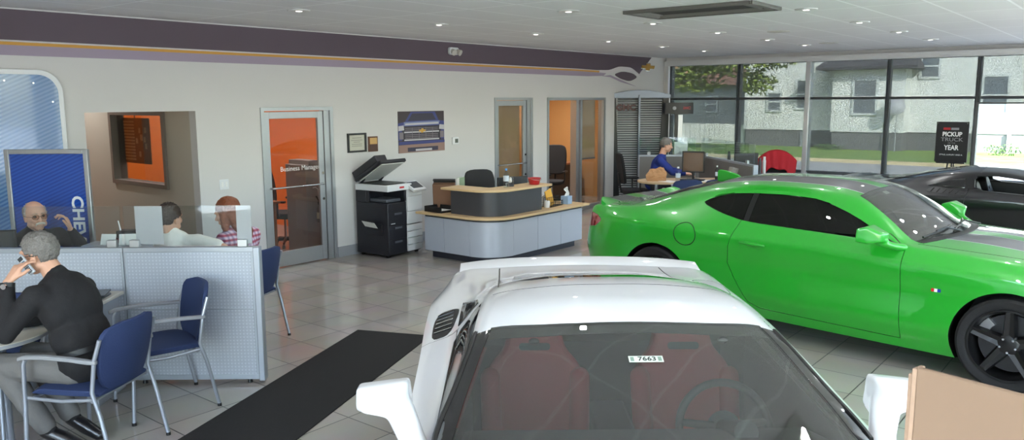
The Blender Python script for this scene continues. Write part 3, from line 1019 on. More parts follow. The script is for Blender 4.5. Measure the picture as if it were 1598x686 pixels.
    return r, C
# ------------------------------------------------------------------ room shell
YB, XW, ZC = 8.53, 15.89, 2.98
XL, YF = -2.6, -3.4

def floor_mat():
    m, nt, b = node_mat('floor_tile')
    tc = nt.nodes.new('ShaderNodeTexCoord')
    mp = nt.nodes.new('ShaderNodeMapping')
    mp.inputs['Location'].default_value = (-4.944, -6.147, 0)
    nt.links.new(tc.outputs['Object'], mp.inputs['Vector'])
    br = nt.nodes.new('ShaderNodeTexBrick')
    br.offset = 0; br.squash = 1
    br.inputs['Scale'].default_value = 1
    br.inputs['Brick Width'].default_value = .42
    br.inputs['Row Height'].default_value = .4155
    br.inputs['Mortar Size'].default_value = .0048
    br.inputs['Mortar Smooth'].default_value = .3
    br.inputs['Color1'].default_value = rgb(176, 170, 164)
    br.inputs['Color2'].default_value = rgb(166, 159, 153)
    br.inputs['Mortar'].default_value = rgb(66, 62, 59)
    nt.links.new(mp.outputs[0], br.inputs['Vector'])
    n = nt.nodes.new('ShaderNodeTexNoise'); n.inputs['Scale'].default_value = 2.2; n.inputs['Detail'].default_value = 5
    nt.links.new(tc.outputs['Object'], n.inputs['Vector'])
    mx = nt.nodes.new('ShaderNodeMix'); mx.data_type = 'RGBA'; mx.blend_type = 'MULTIPLY'
    mx.inputs[0].default_value = .25
    nt.links.new(br.outputs['Color'], mx.inputs[6]); nt.links.new(n.outputs['Color'], mx.inputs[7])
    nt.links.new(mx.outputs[2], b.inputs['Base Color'])
    mr = nt.nodes.new('ShaderNodeMapRange'); mr.inputs['To Min'].default_value = .10; mr.inputs['To Max'].default_value = .5
    nt.links.new(br.outputs['Fac'], mr.inputs['Value']); nt.links.new(mr.outputs[0], b.inputs['Roughness'])
    bp = nt.nodes.new('ShaderNodeBump'); bp.inputs['Strength'].default_value = .25; bp.inputs['Distance'].default_value = .004; bp.invert = True
    nt.links.new(br.outputs['Fac'], bp.inputs['Height']); nt.links.new(bp.outputs[0], b.inputs['Normal'])
    return m

def ceiling_mat():
    m, nt, b = node_mat('ceiling_tile')
    tc = nt.nodes.new('ShaderNodeTexCoord')
    br = nt.nodes.new('ShaderNodeTexBrick'); br.offset = 0
    br.inputs['Scale'].default_value = 1; br.inputs['Brick Width'].default_value = 1.2; br.inputs['Row Height'].default_value = .6
    br.inputs['Mortar Size'].default_value = .014; br.inputs['Mortar Smooth'].default_value = .2
    br.inputs['Color1'].default_value = rgb(236, 235, 235); br.inputs['Color2'].default_value = rgb(234, 233, 233)
    br.inputs['Mortar'].default_value = rgb(255, 255, 255)
    nt.links.new(tc.outputs['Object'], br.inputs['Vector'])
    n = nt.nodes.new('ShaderNodeTexNoise'); n.inputs['Scale'].default_value = 160; n.inputs['Detail'].default_value = 3
    nt.links.new(tc.outputs['Object'], n.inputs['Vector'])
    bp = nt.nodes.new('ShaderNodeBump'); bp.inputs['Strength'].default_value = .2; bp.inputs['Distance'].default_value = .003
    nt.links.new(n.outputs['Fac'], bp.inputs['Height']); nt.links.new(bp.outputs[0], b.inputs['Normal'])
    nt.links.new(br.outputs['Color'], b.inputs['Base Color']); b.inputs['Roughness'].default_value = .9
    return m

WALLM = mat('wall_paint', rgb(210, 208, 206), .7, var=.015, scale=2)
ALU = mat('brushed_aluminium', rgb(176, 178, 180), .38, metal=.75, var=.04, scale=30)
MULL = mat('mullion_grey', rgb(92, 94, 96), .45, metal=.3)
ORANGE = mat('orange_paint', rgb(226, 116, 34), .7, var=.02, scale=2)
TAN = mat('tan_paint', rgb(188, 140, 84), .7, var=.02, scale=2)
BLACKP = mat('black_plastic', rgb(20, 20, 22), .42)
DARKG = mat('dark_grey_plastic', rgb(46, 47, 50), .45)
WHITEP = mat('white_plastic', rgb(226, 228, 230), .4)
GREYP = mat('grey_plastic', rgb(140, 142, 146), .45)
CHROME = mat('chrome', rgb(205, 206, 208), .15, metal=1)
SILVER = mat('silver_tube', rgb(168, 174, 184), .32, metal=.6)
NAVY = mat('navy_fabric', rgb(36, 52, 92), .75, bump=.2, scale=220, var=.08)
WOOD = mat('light_wood', rgb(206, 176, 132), .45, var=.06, scale=14)
PAPER = mat('paper_white', rgb(232, 232, 228), .8)
GREYFAB = mat('office_grey_fabric', rgb(38, 38, 40), .85, bump=.2, scale=200)

GL = glass('window_glass', (.92, .95, .94), 1.0)
def wall_with_openings(name, axis, pos, thick, lo, hi, ztop, openings, m):
    """axis 'y': wall in plane y=pos..pos+thick running over x."""
    mb = MB()
    def bx(a, b, z0, z1):
        if b-a < 1e-4 or z1-z0 < 1e-4: return
        if axis == 'y': mb.box((a, pos, z0), (b, pos+thick, z1))
        else: mb.box((pos, a, z0), (pos+thick, b, z1))
    c = lo
    for a, b, z0, z1 in sorted(openings):
        bx(c, a, 0, ztop); bx(a, b, 0, z0); bx(a, b, z1, ztop); c = b
    bx(c, hi, 0, ztop)
    return struct(name, mb, m)

fb = MB(); fb.box((XL-.2, YF-.2, -.12), (XW+.25, 13.4, 0)); struct('floor', fb, floor_mat())
cb = MB(); cb.box((XL-.2, YF-.2, ZC), (XW+.25, 13.4, ZC+.15)); struct('ceiling', cb, ceiling_mat())

D1, D2, D3 = (5.67, 6.76), (10.07, 11.09), (11.52, 13.43)
wall_with_openings('wall_back', 'y', YB, .14, XL-.2, XW+.25, ZC, [(3.62, 4.83, 0, 1.99), (D1[0], D1[1], 0, 2.02), (D2[0], D2[1], 0, 2.135), (D3[0], D3[1], 0, 2.135)], WALLM)
wall_with_openings('wall_left', 'x', XL-.2, .2, YF, YB, ZC, [(-3.0, -.1, .5, 2.84), (.2, 3.6, .5, 2.84)], WALLM)
for i_, (a, b) in enumerate(((-3.0, -.1), (.2, 3.6))):
    w = MB(); w.box((XL-.11, a+.005, .505), (XL-.10, b-.005, 2.835)); struct('window_%d' % (60+i_), w, GL)
wall_with_openings('wall_front', 'y', YF-.2, .2, XL, XW+.25, ZC, [(-1.8, 2.6, .5, 2.84), (3.0, 7.6, .5, 2.84), (8.0, 13.0, .5, 2.84)], WALLM)
wall_with_openings('wall_right', 'x', XW, .2, YF, YB, ZC, [(-3.0, 8.42, .64, 2.84)], WALLM)

# grey tiled skirting along the back wall
bsm = mat('skirting_tile', rgb(150, 152, 156), .3, var=.04, scale=6)
sk = MB()
for a, b in ((XL, 3.62), (4.83, D1[0]-.005), (D1[1]+.005, D2[0]-.005), (D2[1]+.005, D3[0]-.005), (D3[1]+.005, XW)):
    x = a
    while x < b-.02:
        e = min(b, x+.415)
        sk.box((x+.002, YB-.012, 0), (e-.002, YB, .14)); x = e
struct('baseboard_back', sk, bsm)

# painted wall graphic under the ceiling: dark band, amber line, lilac band with wave end
DARKB = mat('graphic_dark', rgb(90, 76, 86), .6)
AMBER = mat('graphic_amber', rgb(206, 152, 66), .6)
LILAC = mat('graphic_lilac', rgb(160, 146, 164), .6)
PALE = mat('graphic_pale', rgb(214, 208, 208), .6)
def wall_poly(mb, pts, t=.006, off=0.0):
    M = FRONT_WALL(0, YB-off, 0)
    mb.prism(pts, 0, t, 0, M)
grp = thing('wall_graphic', 'long dark, amber and lilac band graphic high on the back wall', 'wall graphic', (0, 0, 0))
def wave(x):   # lower boundary of the dark band near its right-hand end
    return pchip([(13.1, 2.655), (13.5, 2.665), (14.0, 2.745), (14.3, 2.74), (14.75, 2.60)], x)
g = MB()
xs = [13.1+1.62*k/30 for k in range(31)]
wall_poly(g, [(XL+.02, 2.69), (12.4, 2.665)] + [(x, wave(x)) for x in xs] + [(14.78, 2.66), (15.22, 2.965), (XL+.02, 2.965)], .006)
g.build('dark_band', DARKB, grp)
g = MB(); wall_poly(g, [(XL+.02, 2.672), (12.4, 2.648), (13.2, 2.642), (13.2, 2.612), (12.4, 2.622), (XL+.02, 2.640)], .007); g.build('amber_line', AMBER, grp)
g = MB(); wall_poly(g, [(XL+.02, 2.683), (12.5, 2.660), (12.5, 2.652), (XL+.02, 2.674)], .009); g.build('pale_line', PALE, grp)
g = MB(); wall_poly(g, [(XL+.02, 2.640), (12.4, 2.622), (13.2, 2.612), (13.5, 2.630), (13.35, 2.55), (12.8, 2.532), (12.0, 2.535), (XL+.02, 2.540)], .006); g.build('lilac_band', LILAC, grp)
g = MB(); wall_poly(g, [(13.2, 2.648)] + [(x, wave(x)) for x in xs if x > 13.2] + [(x, wave(x)-.045-.03*math.sin((x-13.2)/1.5*PI)) for x in xs[::-1] if x > 13.2] + [(13.2, 2.60)], .009); g.build('ribbon', PALE, grp)
g = MB(); wall_poly(g, smooth_poly([(13.72, 2.585), (14.05, 2.655), (14.45, 2.625), (14.66, 2.545), (14.35, 2.455), (14.0, 2.50)], 2), .007); g.build('dark_leaf', DARKB, grp)
g = MB(); wall_poly(g, [(13.3, 2.545), (13.6, 2.57), (14.0, 2.485), (14.3, 2.42), (14.6, 2.36), (14.0, 2.44), (13.6, 2.53)], .006); g.build('lilac_tail', LILAC, grp)

# bow-tie emblem
def bowtie(cx, cz, w, h, M, d0, d1, mb):
    a = w*.30; s = h*.20
    pts = [(-w/2+s*.4, -h*.22), (-w*.16, -h*.22), (-w*.17, -h/2), (w*.12, -h/2), (w*.14, -h*.22), (w/2-s, -h*.22), (w/2, h*.22), (w*.17, h*.22), (w*.18, h/2), (-w*.11, h/2), (-w*.12, h*.22), (-w/2+s*1.2, h*.22)]
    mb.prism([(cx+x, cz+y) for x, y in pts], d0, d1, 0, M)
GOLD = mat('emblem_gold', rgb(186, 142, 62), .35, metal=.5)
em = thing('emblem', 'small gold bow-tie emblem on the wall right of the dark band', 'emblem', (15.06, YB, 2.765))
b1 = MB(); bowtie(0, 0, .60, .165, FRONT_WALL(0, 0, 0), 0, .012, b1); b1.build('outline', CHROME, em)
b1 = MB(); bowtie(0, 0, .56, .135, FRONT_WALL(0, 0, 0), .012, .02, b1); b1.build('face', GOLD, em)

# ------------------------------------------------------------------ window wall
YM = [8.42, 6.86, 5.42, 3.98, 2.53, 1.08, -.36, -1.8, -3.0]
for i, (a, b) in enumerate(zip(YM, YM[1:])):
    for j, (z0, z1) in enumerate(((.64, 2.08), (2.12, 2.84))):
        w = MB(); w.box((XW+.085, b+.03, z0+.02), (XW+.097, a-.03, z1)); struct('window_%d' % (2*i+j+1), w, GL)
fr = MB()
for i, y in enumerate(YM):
    if i == 2:
        continue
    h = .035
    fr.box((XW-.02, y-h, .64), (XW+.12, y+h, 2.84))
for z, h in ((.665, .03), (2.10, .024), (2.825, .03)):
    for a, b in zip(YM, YM[1:]):
        fr.box((XW-.01, b+.034, z-h), (XW+.11, a-.034, z+h))
struct('trim_1', fr, MULL)
cm = MB(); cm.box((XW-.10, 5.42-.045, .64), (XW+.12, 5.42+.045, 2.84)); struct('trim_2', cm, mat('column_white', rgb(214, 216, 218), .3, metal=.4), bevel=.01)
sl = MB(); sl.box((XW-.16, -3.0, .60), (XW, 8.42, .64)); struct('trim_3', sl, mat('sill_white', rgb(232, 232, 230), .5))
vl = MB(); vl.box((XW-.15, -3.3, 2.80), (XW-.04, 8.50, 2.905)); struct('trim_4', vl, mat('valance_grey', rgb(214, 214, 214), .5))
# white end post in the corner
ep = MB(); ep.box((XW-.12, 8.42, 0), (XW, 8.52, 2.80)); struct('trim_5', ep, WALLM)

def shade_mat():
    m, nt, b = node_mat('shade_mesh')
    out = nt.nodes['Material Output']
    b.inputs['Base Color'].default_value = rgb(78, 82, 86); b.inputs['Roughness'].default_value = .8
    t = nt.nodes.new('ShaderNodeBsdfTransparent'); t.inputs[0].default_value = (.86, .87, .85, 1)
    mx = nt.nodes.new('ShaderNodeMixShader'); mx.inputs[0].default_value = .36
    nt.links.new(t.outputs[0], mx.inputs[2]); nt.links.new(b.outputs[0], mx.inputs[1]); nt.links.new(mx.outputs[0], out.inputs['Surface'])
    return m
SHM = shade_mat()
SHADE_TXT = ['second window bay from the corner', 'corner window bay', '', '', '']
names = ['grey mesh roller shade drawn down in the corner window bay', 'grey mesh roller shade left of the bright column', 'grey mesh roller shade just right of the bright column', 'grey mesh roller shade in the bay behind the pickup sign', 'grey mesh roller shade pulled only half way down, bright lawn below it', 'grey mesh roller shade outside the frame to the right', 'grey mesh roller shade far right outside the frame']
for i, (a, b) in enumerate(list(zip(YM, YM[1:]))[:5]):
    zb = 2.02 if i == 4 else .70
    s = thing('roller_blind', names[i], 'window shade', (XW-.055, (a+b)/2, 2.80), 0, 'roller shades of the window wall')
    q = MB(); hw = (a-b)/2-.012
    q.box((-.001, -hw, zb-2.80), (.001, hw, 0)); q.build('shade_cloth', SHM, s)
    q = MB(); q.box((-.012, -hw, zb-2.80-.03), (.012, hw, zb-2.80)); q.build('bottom_bar', MULL, s)

# windows of the wall behind the camera
k = 17
for a, b in ((-1.8, 2.6), (3.0, 7.6), (8.0, 13.0)):
    n = 3
    for q in range(n):
        x0, x1 = a+(b-a)*q/n, a+(b-a)*(q+1)/n
        w = MB(); w.box((x0+.03, YF-.11, .53), (x1-.03, YF-.10, 2.81)); struct('window_%d' % k, w, GL); k += 1
fr = MB()
for a, b in ((-1.8, 2.6), (3.0, 7.6), (8.0, 13.0)):
    for q in range(4):
        x = a+(b-a)*q/3; fr.box((x-.03, YF-.16, .5), (x+.03, YF-.04, 2.84))
    for z in (.515, 2.825):
        for q in range(3):
            fr.box((a+(b-a)*q/3+.03, YF-.15, z-.015), (a+(b-a)*(q+1)/3-.03, YF-.05, z+.015))
struct('trim_6', fr, MULL)

# ------------------------------------------------------------------ rooms behind the back wall
HALLW = mat('hall_paint', rgb(190, 182, 168), .7)
y0 = YB+.14
wall_with_openings('wall_hall_left', 'x', 3.42, .14, y0, 12.6, ZC, [], HALLW)
wall_with_openings('wall_hall_right', 'x', 4.83, .12, y0, 12.6, ZC, [(9.25, 10.60, 1.08, 1.95)], HALLW)
wall_with_openings('wall_rooms_far', 'y', 12.6, .14, 3.3, XW+.25, ZC, [], ORANGE)
wall_with_openings('wall_office_side', 'x', 8.0, .12, y0, 12.6, ZC, [], ORANGE)
wall_with_openings('wall_office_far_left', 'x', 9.7, .12, y0, 12.6, ZC, [], TAN)
wall_with_openings('wall_office_middle', 'x', 11.3, .12, y0, 11.2, ZC, [], TAN)
wall_with_openings('wall_office_far_right', 'x', 14.6, .12, y0, 12.6, ZC, [], TAN)
bk = MB(); bk.box((9.82, 11.2, 0), (14.6, 11.32, ZC)); struct('wall_office_rear', bk, TAN)
fm = MB()
for a, b, c, d in ((9.22, 9.28, 1.05, 1.98), (10.57, 10.63, 1.05, 1.98)): fm.box((4.80, a, c), (4.98, b, d))
for c, d in ((1.05, 1.10), (1.93, 1.98)): fm.box((4.80, 9.28, c), (4.98, 10.57, d))
struct('trim_7', fm, mat('frame_brown_grey', rgb(120, 112, 104), .5))
w = MB(); w.box((4.885, 9.28, 1.10), (4.893, 10.57, 1.93)); struct('window_40', w, glass('office_glass', (.75, .75, .74)))

# doors ------------------------------------------------------------------
TINT = glass('door_glass_tint', (.80, .78, .76), 1.0)
def door_frame(idx, x0, x1, zt):
    f = MB()
    f.box((x0, YB-.015, 0), (x0+.045, YB+.12, zt)); f.box((x1-.045, YB-.015, 0), (x1, YB+.12, zt)); f.box((x0+.045, YB-.015, zt-.045), (x1-.045, YB+.12, zt))
    struct('trim_%d' % idx, f, ALU)
def glass_door(idx, x0, x1, zt, bar=True):
    d = bpy.data.objects.new('door_%d' % idx, None); COL.objects.link(d); d.location = (x0, YB+.02, 0); d['kind'] = 'structure'
    w = x1-x0; r = MB()
    r.box((.004, 0, .01), (.085, .045, zt)); r.box((w-.085, 0, .01), (w-.004, .045, zt))
    r.box((.085, 0, zt-.085), (w-.085, .045, zt)); r.box((.085, 0, .01), (w-.085, .045, .20))
    r.build('door_frame', ALU, d, bevel=.003)
    g = MB(); g.box((.085, .018, .20), (w-.085, .026, zt-.085)); g.build('door_pane', TINT, d)
    if bar:
        h = MB(); h.tube([(.06, -.0, 1.02), (.06, -.05, 1.02), (w-.06, -.05, 1.02), (w-.06, 0, 1.02)], .013, 10); h.build('push_bar', CHROME, d, smooth=60)
    k = MB(); 
    for z in (.82, 1.16):
        k.cyl((w-.04, -.012, z), (w-.04, .0, z), .018, .016, 14)
    k.build('door_lock', CHROME, d, smooth=40)
    return d
door_frame(8, *D1, 2.02); door_frame(9, *D2, 2.135)
d1 = glass_door(1, D1[0]+.05, D1[1]-.14, 1.965)
st = MB(); st.box((D1[1]-.135, YB+.01, 0), (D1[1]-.05, YB+.10, 1.972)); struct('trim_10', st, ALU)
text('door_lettering', 'Business Manager', .086, mat('lettering_white', rgb(225, 225, 222), .6), d1, FRONT_WALL(.53, .016, 1.245), .0006)
d2 = glass_door(2, D2[0]+.05, D2[1]-.14, 2.085)
st = MB(); st.box((D2[1]-.135, YB+.01, 0), (D2[1]-.05, YB+.10, 2.09)); struct('trim_11', st, ALU)
# third opening: open doorway on the left, glazed sidelight on the right
f = MB()
f.box((D3[0], YB-.015, 0), (D3[0]+.05, YB+.12, 2.135)); f.box((D3[1]-.06, YB-.015, 0), (D3[1], YB+.12, 2.135)); f.box((D3[0]+.05, YB-.015, 2.085), (D3[1]-.06, YB+.12, 2.135))
f.box((12.42, YB-.015, 0), (12.50, YB+.12, 2.085)); f.box((12.56, YB-.015, 0), (12.62, YB+.12, 2.085)); f.box((12.62, YB+.0, 0), (D3[1]-.06, YB+.09, .09))
struct('trim_12', f, ALU)
w = MB(); w.box((12.62, YB+.04, .09), (D3[1]-.06, YB+.048, 2.085)); struct('window_41', w, TINT)
def blind(name, label, x0, x1, z0, z1, y):
    s = thing(name, label, 'window blind', ((x0+x1)/2, y, z1))
    q = MB(); q.box((-(x1-x0)/2, -.002, z0-z1), ((x1-x0)/2, .002, 0)); q.build('blind_cloth', mat('blind_tan', rgb(222, 196, 160), .8, var=.03, scale=30), s)
    q = MB(); q.box((-(x1-x0)/2, -.012, z0-z1-.03), ((x1-x0)/2, .012, z0-z1)); q.build('bottom_rail', GREYP, s)
blind('roller_blind', 'tan roller blind closed behind the single glass door by the counter', D2[0]+.13, D2[1]-.22, .25, 2.03, YB+.115)
blind('roller_blind', 'tan roller blind half down behind the glazed sidelight', 12.63, D3[1]-.18, .98, 2.08, YB+.115)
# ------------------------------------------------------------------ ceiling fixtures
LIT = mat('downlight_lens', rgb(255, 250, 240), .4, emit=(1, .95, .88, 1), estr=2.5)
RING = mat('downlight_ring', rgb(225, 225, 222), .3, metal=.3)
CAN = mat('downlight_can', rgb(120, 120, 120), .25, metal=.8)
def downlight(x, y, label, power=24):
    t = thing('ceiling_light', label, 'ceiling light', (x, y, ZC), 0, 'recessed ceiling lights')
    r = MB(); r.lathe([(.075, -.012), (.105, -.012), (.112, -.004), (.112, -.0005), (.075, -.0005)], 28); r.build('trim_ring', RING, t, smooth=40)
    c = MB(); c.lathe([(.0745, -.011), (.07, -.003), (.06, -.0015), (.0, -.0012)], 24, caps=False); c.build('reflector', CAN, t, smooth=60)
    l = MB(); l.ell((0, 0, -.006), (.040, .040, .012), None, 14, 8); l.build('bulb', LIT, t, smooth=180)
    ld = bpy.data.lights.new('downlight', 'SPOT'); ld.energy = power; ld.spot_size = math.radians(150); ld.spot_blend = .8; ld.shadow_soft_size = .03; ld.color = (1, 1, 1)
    lo = bpy.data.objects.new('lamp', ld); COL.objects.link(lo); lo.parent = t; lo.location = (0, 0, -.03)
    return t
near = {0: 'row beside the dark wall band', 1: 'middle row', 2: 'row nearest the camera in view'}
rows = [(6.70, [4.95, 6.92, 8.79, 10.62, 12.32, 13.91]), (4.74, [6.76, 8.48, 10.23, 11.97, 13.58]), (2.86, [8.19, 9.99, 11.78, 13.64])]
ordw = ['first', 'second', 'third', 'fourth', 'fifth', 'sixth']
rown = ['row beside the dark wall band', 'middle row on the ceiling', 'row right of the vent']
for (y, xs_), rn in zip(rows, rown):
    for i, x in enumerate(xs_):
        downlight(x, y, 'recessed ceiling light, %s from the left in the %s' % (ordw[i], rn))
for y in (6.70, 4.74, 2.86, .95, -.95, -2.6):
    for x in [-1.2, 4.2, 6.0, 7.9, 9.8, 11.7, 13.6]:
        if any(abs(y-ry) < .1 and x > min(xs_)-1.2 for ry, xs_ in rows): continue
        downlight(x, y, 'round recessed ceiling light outside the picture, behind or beside the camera', 18)

v = thing('ceiling_vent', 'long dark recessed air vent in the ceiling', 'ceiling vent', (7.50, 3.66, ZC))
f = MB()
L, Wd = .64, .98
def ringbox(mb, hx, hy, t, z0, z1):
    mb.box((-hx, -hy, z0), (hx, -hy+t, z1)); mb.box((-hx, hy-t, z0), (hx, hy, z1)); mb.box((-hx, -hy+t, z0), (-hx+t, hy-t, z1)); mb.box((hx-t, -hy+t, z0), (hx, hy-t, z1))
ringbox(f, .36, .68, .03, -.035, 0); f.build('vent_frame', mat('vent_grey', rgb(96, 94, 88), .5), v, bevel=.004)
f = MB(); ringbox(f, .30, .62, .012, -.028, 0); ringbox(f, .22, .54, .012, -.022, 0); f.build('vent_louvre', mat('vent_louvre', rgb(120, 118, 110), .5), v)
f = MB(); f.box((-.33, -.65, -.006), (.33, .65, -.001)); f.build('vent_core', mat('vent_core', rgb(52, 50, 46), .7), v)
for i, (x, y, lab) in enumerate(((10.67, 4.08, 'flat round white ceiling speaker between two rows of lights'), (13.41, 4.3, 'flat round white ceiling speaker near the window wall'))):
    s = MB(); s.lathe([(0, -.012), (.10, -.012), (.14, -.008), (.15, 0)], 30); o = s.build('ceiling_speaker', mat('speaker_white', rgb(205, 202, 194), .7), None, smooth=40, loc=(x, y, ZC)); tag(o, lab, 'ceiling speaker')
e = thing('emergency_light', 'white twin-head emergency light on the dark wall band', 'emergency light', (9.08, YB-.006, 2.835))
b = MB(); b.prism(round_rect(.20, .11, .03), 0, .05, 0, FRONT_WALL(0, 0, 0)); b.build('housing', WHITEP, e, bevel=.008)
for sx in (-.05, .055):
    h = MB(); h.cyl((sx, -.05, -.0), (sx*1.3, -.11, -.03), .035, .046, 18); h.build('lamp_head', mat('lamp_head', rgb(196, 192, 184), .4), e, smooth=40)

for x, y in ((6.5, 9.7), (6.5, 11.4), (10.5, 9.6), (12.0, 9.9), (13.2, 9.9)):  # unseen lamps, added to light up the walls of the back offices
    downlight(x, y, 'unseen recessed ceiling light added to brighten the rooms behind the back wall', 110)
downlight(4.2, 11.3, 'unseen recessed ceiling light added to brighten the hall behind the wall opening', 60)  # unseen lamp, added to lift the dark hall wall
# ------------------------------------------------------------------ outdoors
def grass_mat():
    m, nt, b = node_mat('lawn')
    tc = nt.nodes.new('ShaderNodeTexCoord'); n = nt.nodes.new('ShaderNodeTexNoise'); n.inputs['Scale'].default_value = 1.6; n.inputs['Detail'].default_value = 9
    nt.links.new(tc.outputs['Object'], n.inputs['Vector'])
    r = nt.nodes.new('ShaderNodeValToRGB'); r.color_ramp.elements[0].position = .35; r.color_ramp.elements[1].position = .65
    r.color_ramp.elements[0].color = rgb(80, 112, 36); r.color_ramp.elements[1].color = rgb(122, 142, 66)
    nt.links.new(n.outputs['Fac'], r.inputs[0]); nt.links.new(r.outputs[0], b.inputs['Base Color']); b.inputs['Roughness'].default_value = .9
    return m
GZ = -.12
def slab(name, x0, x1, y0_, y1_, z, m, t=.1):
    s = MB(); s.box((x0, y0_, z-t), (x1, y1_, z)); o = s.build(name, m); o['kind'] = 'structure'; return o
LAWN = grass_mat()
ASPH = mat('asphalt', rgb(150, 148, 146), .9, var=.1, scale=8)
CONC = mat('concrete', rgb(200, 198, 194), .9, var=.08, scale=5)
slab('ground_paving', XW+.25, 24.6, -70, 60, GZ, CONC)
slab('ground_road', 24.6, 29.5, -70, 60, GZ-.05, ASPH)
slab('ground_kerb', 29.5, 29.8, -70, 60, GZ+.06, mat('kerb', rgb(196, 180, 140), .9, var=.08, scale=4), .25)
slab('ground_lawn', 29.8, 70, -70, 60, GZ+.05, LAWN)
slab('ground_front', -40, XW+.25, -9.5, YF-.2, GZ, CONC)
slab('ground_front_road', -40, XW+.25, -30, -9.5, GZ-.02, CONC)
slab('ground_left', -40, XL-.2, YF-.2, 60, GZ, CONC)
slab('ground_behind', XL-.2, XW+.25, 13.4, 60, GZ, CONC)

def clap_mat(name, c):
    m, nt, b = node_mat(name)
    tc = nt.nodes.new('ShaderNodeTexCoord'); w = nt.nodes.new('ShaderNodeTexWave')
    w.wave_type = 'BANDS'; w.bands_direction = 'Z'; w.wave_profile = 'SAW'; w.inputs['Scale'].default_value = 1.55
    nt.links.new(tc.outputs['Object'], w.inputs['Vector'])
    bp = nt.nodes.new('ShaderNodeBump'); bp.inputs['Strength'].default_value = .12; bp.inputs['Distance'].default_value = .01
    nt.links.new(w.outputs['Fac'], bp.inputs['Height']); nt.links.new(bp.outputs[0], b.inputs['Normal'])
    b.inputs['Base Color'].default_value = c; b.inputs['Roughness'].default_value = .7
    return m
CLAP = clap_mat('clapboard_white', rgb(206, 207, 204)); CLAP2 = clap_mat('clapboard_grey', rgb(150, 152, 150))
FOUND = mat('block_foundation', rgb(104, 104, 104), .9, var=.1, scale=3)
ROOF = mat('shingle_dark', rgb(66, 64, 66), .9, var=.1, scale=6); ROOFB = mat('shingle_tan', rgb(176, 130, 104), .9, var=.1, scale=6)
WGL = mat('house_pane', rgb(96, 104, 112), .15, spec=.8); WTRIM = mat('house_trim', rgb(190, 194, 194), .6)
def house_window(par, y, z, w, h, x):
    f = MB(); t = .09
    f.box((x-.06, y-w/2-t, z-h/2-t), (x, y-w/2, z+h/2+t)); f.box((x-.06, y+w/2, z-h/2-t), (x, y+w/2+t, z+h/2+t))
    f.box((x-.06, y-w/2, z+h/2), (x, y+w/2, z+h/2+t)); f.box((x-.06, y-w/2, z-h/2-t), (x, y+w/2, z-h/2)); f.box((x-.05, y-w/2, z-.03), (x, y+w/2, z+.03))
    o = f.build('window', WTRIM, par)
    p = MB(); p.box((x-.03, y-w/2, z-h/2), (x-.01, y+w/2, z+h/2)); p.build('pane', WGL, o)
HX = 36.5
hs = thing('house', 'white clapboard house with grey foundation across the street', 'house', (HX, 4, GZ))
def hb(name, m, a, b, parent=hs):
    q = MB(); q.box(a, b); return q.build(name, m, parent)
def local_window(par, y, z, w, h, x=0.0): house_window(par, y-4, z-GZ, w, h, x)
hb('foundation', FOUND, (.05, -16, 0), (9.9, 11.35, .80))
hb('wall', CLAP, (0, -16.05, .80), (10, 11.4, 6.6))
q = MB(); q.prism([(-.6, 6.5), (10.6, 6.5), (5, 10.2)], -16.6, 11.9, 0, Matrix(((1, 0, 0, 0), (0, 0, 1, 0), (0, 1, 0, 0), (0, 0, 0, 1)))); q.build('roof', ROOF, hs)
hb('bay_wall', CLAP, (-.9, 4.25, .80), (0, 7.15, 3.55))
hb('bay_foundation', FOUND, (-.85, 4.3, 0), (0.05, 7.1, .80))
q = MB(); q.add([(-1.35, 3.75, 3.52), (-1.35, 7.75, 3.52), (0.02, 7.4, 4.15), (0.02, 4.1, 4.15), (-1.35, 3.75, 3.40), (-1.35, 7.75, 3.40), (0.02, 7.75, 3.40), (0.02, 3.75, 3.40)], [(0, 1, 2, 3), (4, 7, 6, 5), (0, 4, 5, 1), (1, 5, 6, 2), (2, 6, 7, 3), (3, 7, 4, 0)]); q.build('porch_roof', ROOF, hs)
for y, z, w, h, x in ((9.8, 2.15, .85, 1.35, -.9), (7.57, 3.38, .62, .85, 0), (5.2, 2.2, .8, 1.4, 0), (14.0, 1.95, .55, .75, 0), (12.7, 2.28, .5, 1.2, 0), (1.5, 2.2, .8, 1.4, 0), (-3, 2.2, .8, 1.4, 0), (3, 5.2, .8, 1.4, 0), (9, 5.2, .8, 1.4, 0), (13.5, 5.2, .8, 1.4, 0)):
    local_window(hs, y, z, w, h, x)
hb('basement_door', GREYP, (-.02, 8.25, .05), (.06, 8.75, .72))
hb('down_pipe', WTRIM, (-.1, .55, .0), (0, .67, .85))
hb('corner_board', WTRIM, (-.03, 11.28, .80), (.0, 11.42, 6.6))
ds = thing('satellite_dish', 'grey satellite dish on a pole against the white house', 'satellite dish', (HX-1.35, 8.42, GZ+.05))
q = MB(); q.tube([(0, 0, 0), (0, 0, 1.2), (.05, 0, 1.55)], .025, 8); q.build('pole', GREYP, ds, smooth=60)
M = Matrix.Translation((-.05, .05, 1.85)) @ Matrix.Rotation(math.radians(-70), 4, 'Y') @ Matrix.Rotation(.3, 4, 'X')
q = MB(); q.lathe([(.02, .09), (.15, .07), (.28, .02), (.37, -.05), (.375, -.04), (.28, .035), (.15, .085), (.02, .105)], 28, 0, M); q.build('dish', GREYP, ds, smooth=50)
q = MB(); q.tube([M @ V((.3, 0, 0)), M @ V((.12, .0, -.38))], .015, 6); q.cbox(M @ V((.1, 0, -.40)), (.1, .12, .1)); q.build('receiver_arm', WHITEP, ds)
g2 = thing('house', 'grey house with tan roof beyond the tree', 'house', (44, 24, GZ))
hb('wall', CLAP2, (0, -5, 0), (8, 6, 3.1), g2)
q = MB(); q.prism([(-.5, 3.0), (8.5, 3.0), (4, 5.6)], -5.5, 6.5, 0, Matrix(((1, 0, 0, 0), (0, 0, 1, 0), (0, 1, 0, 0), (0, 0, 0, 1)))); q.build('roof', ROOFB, g2)
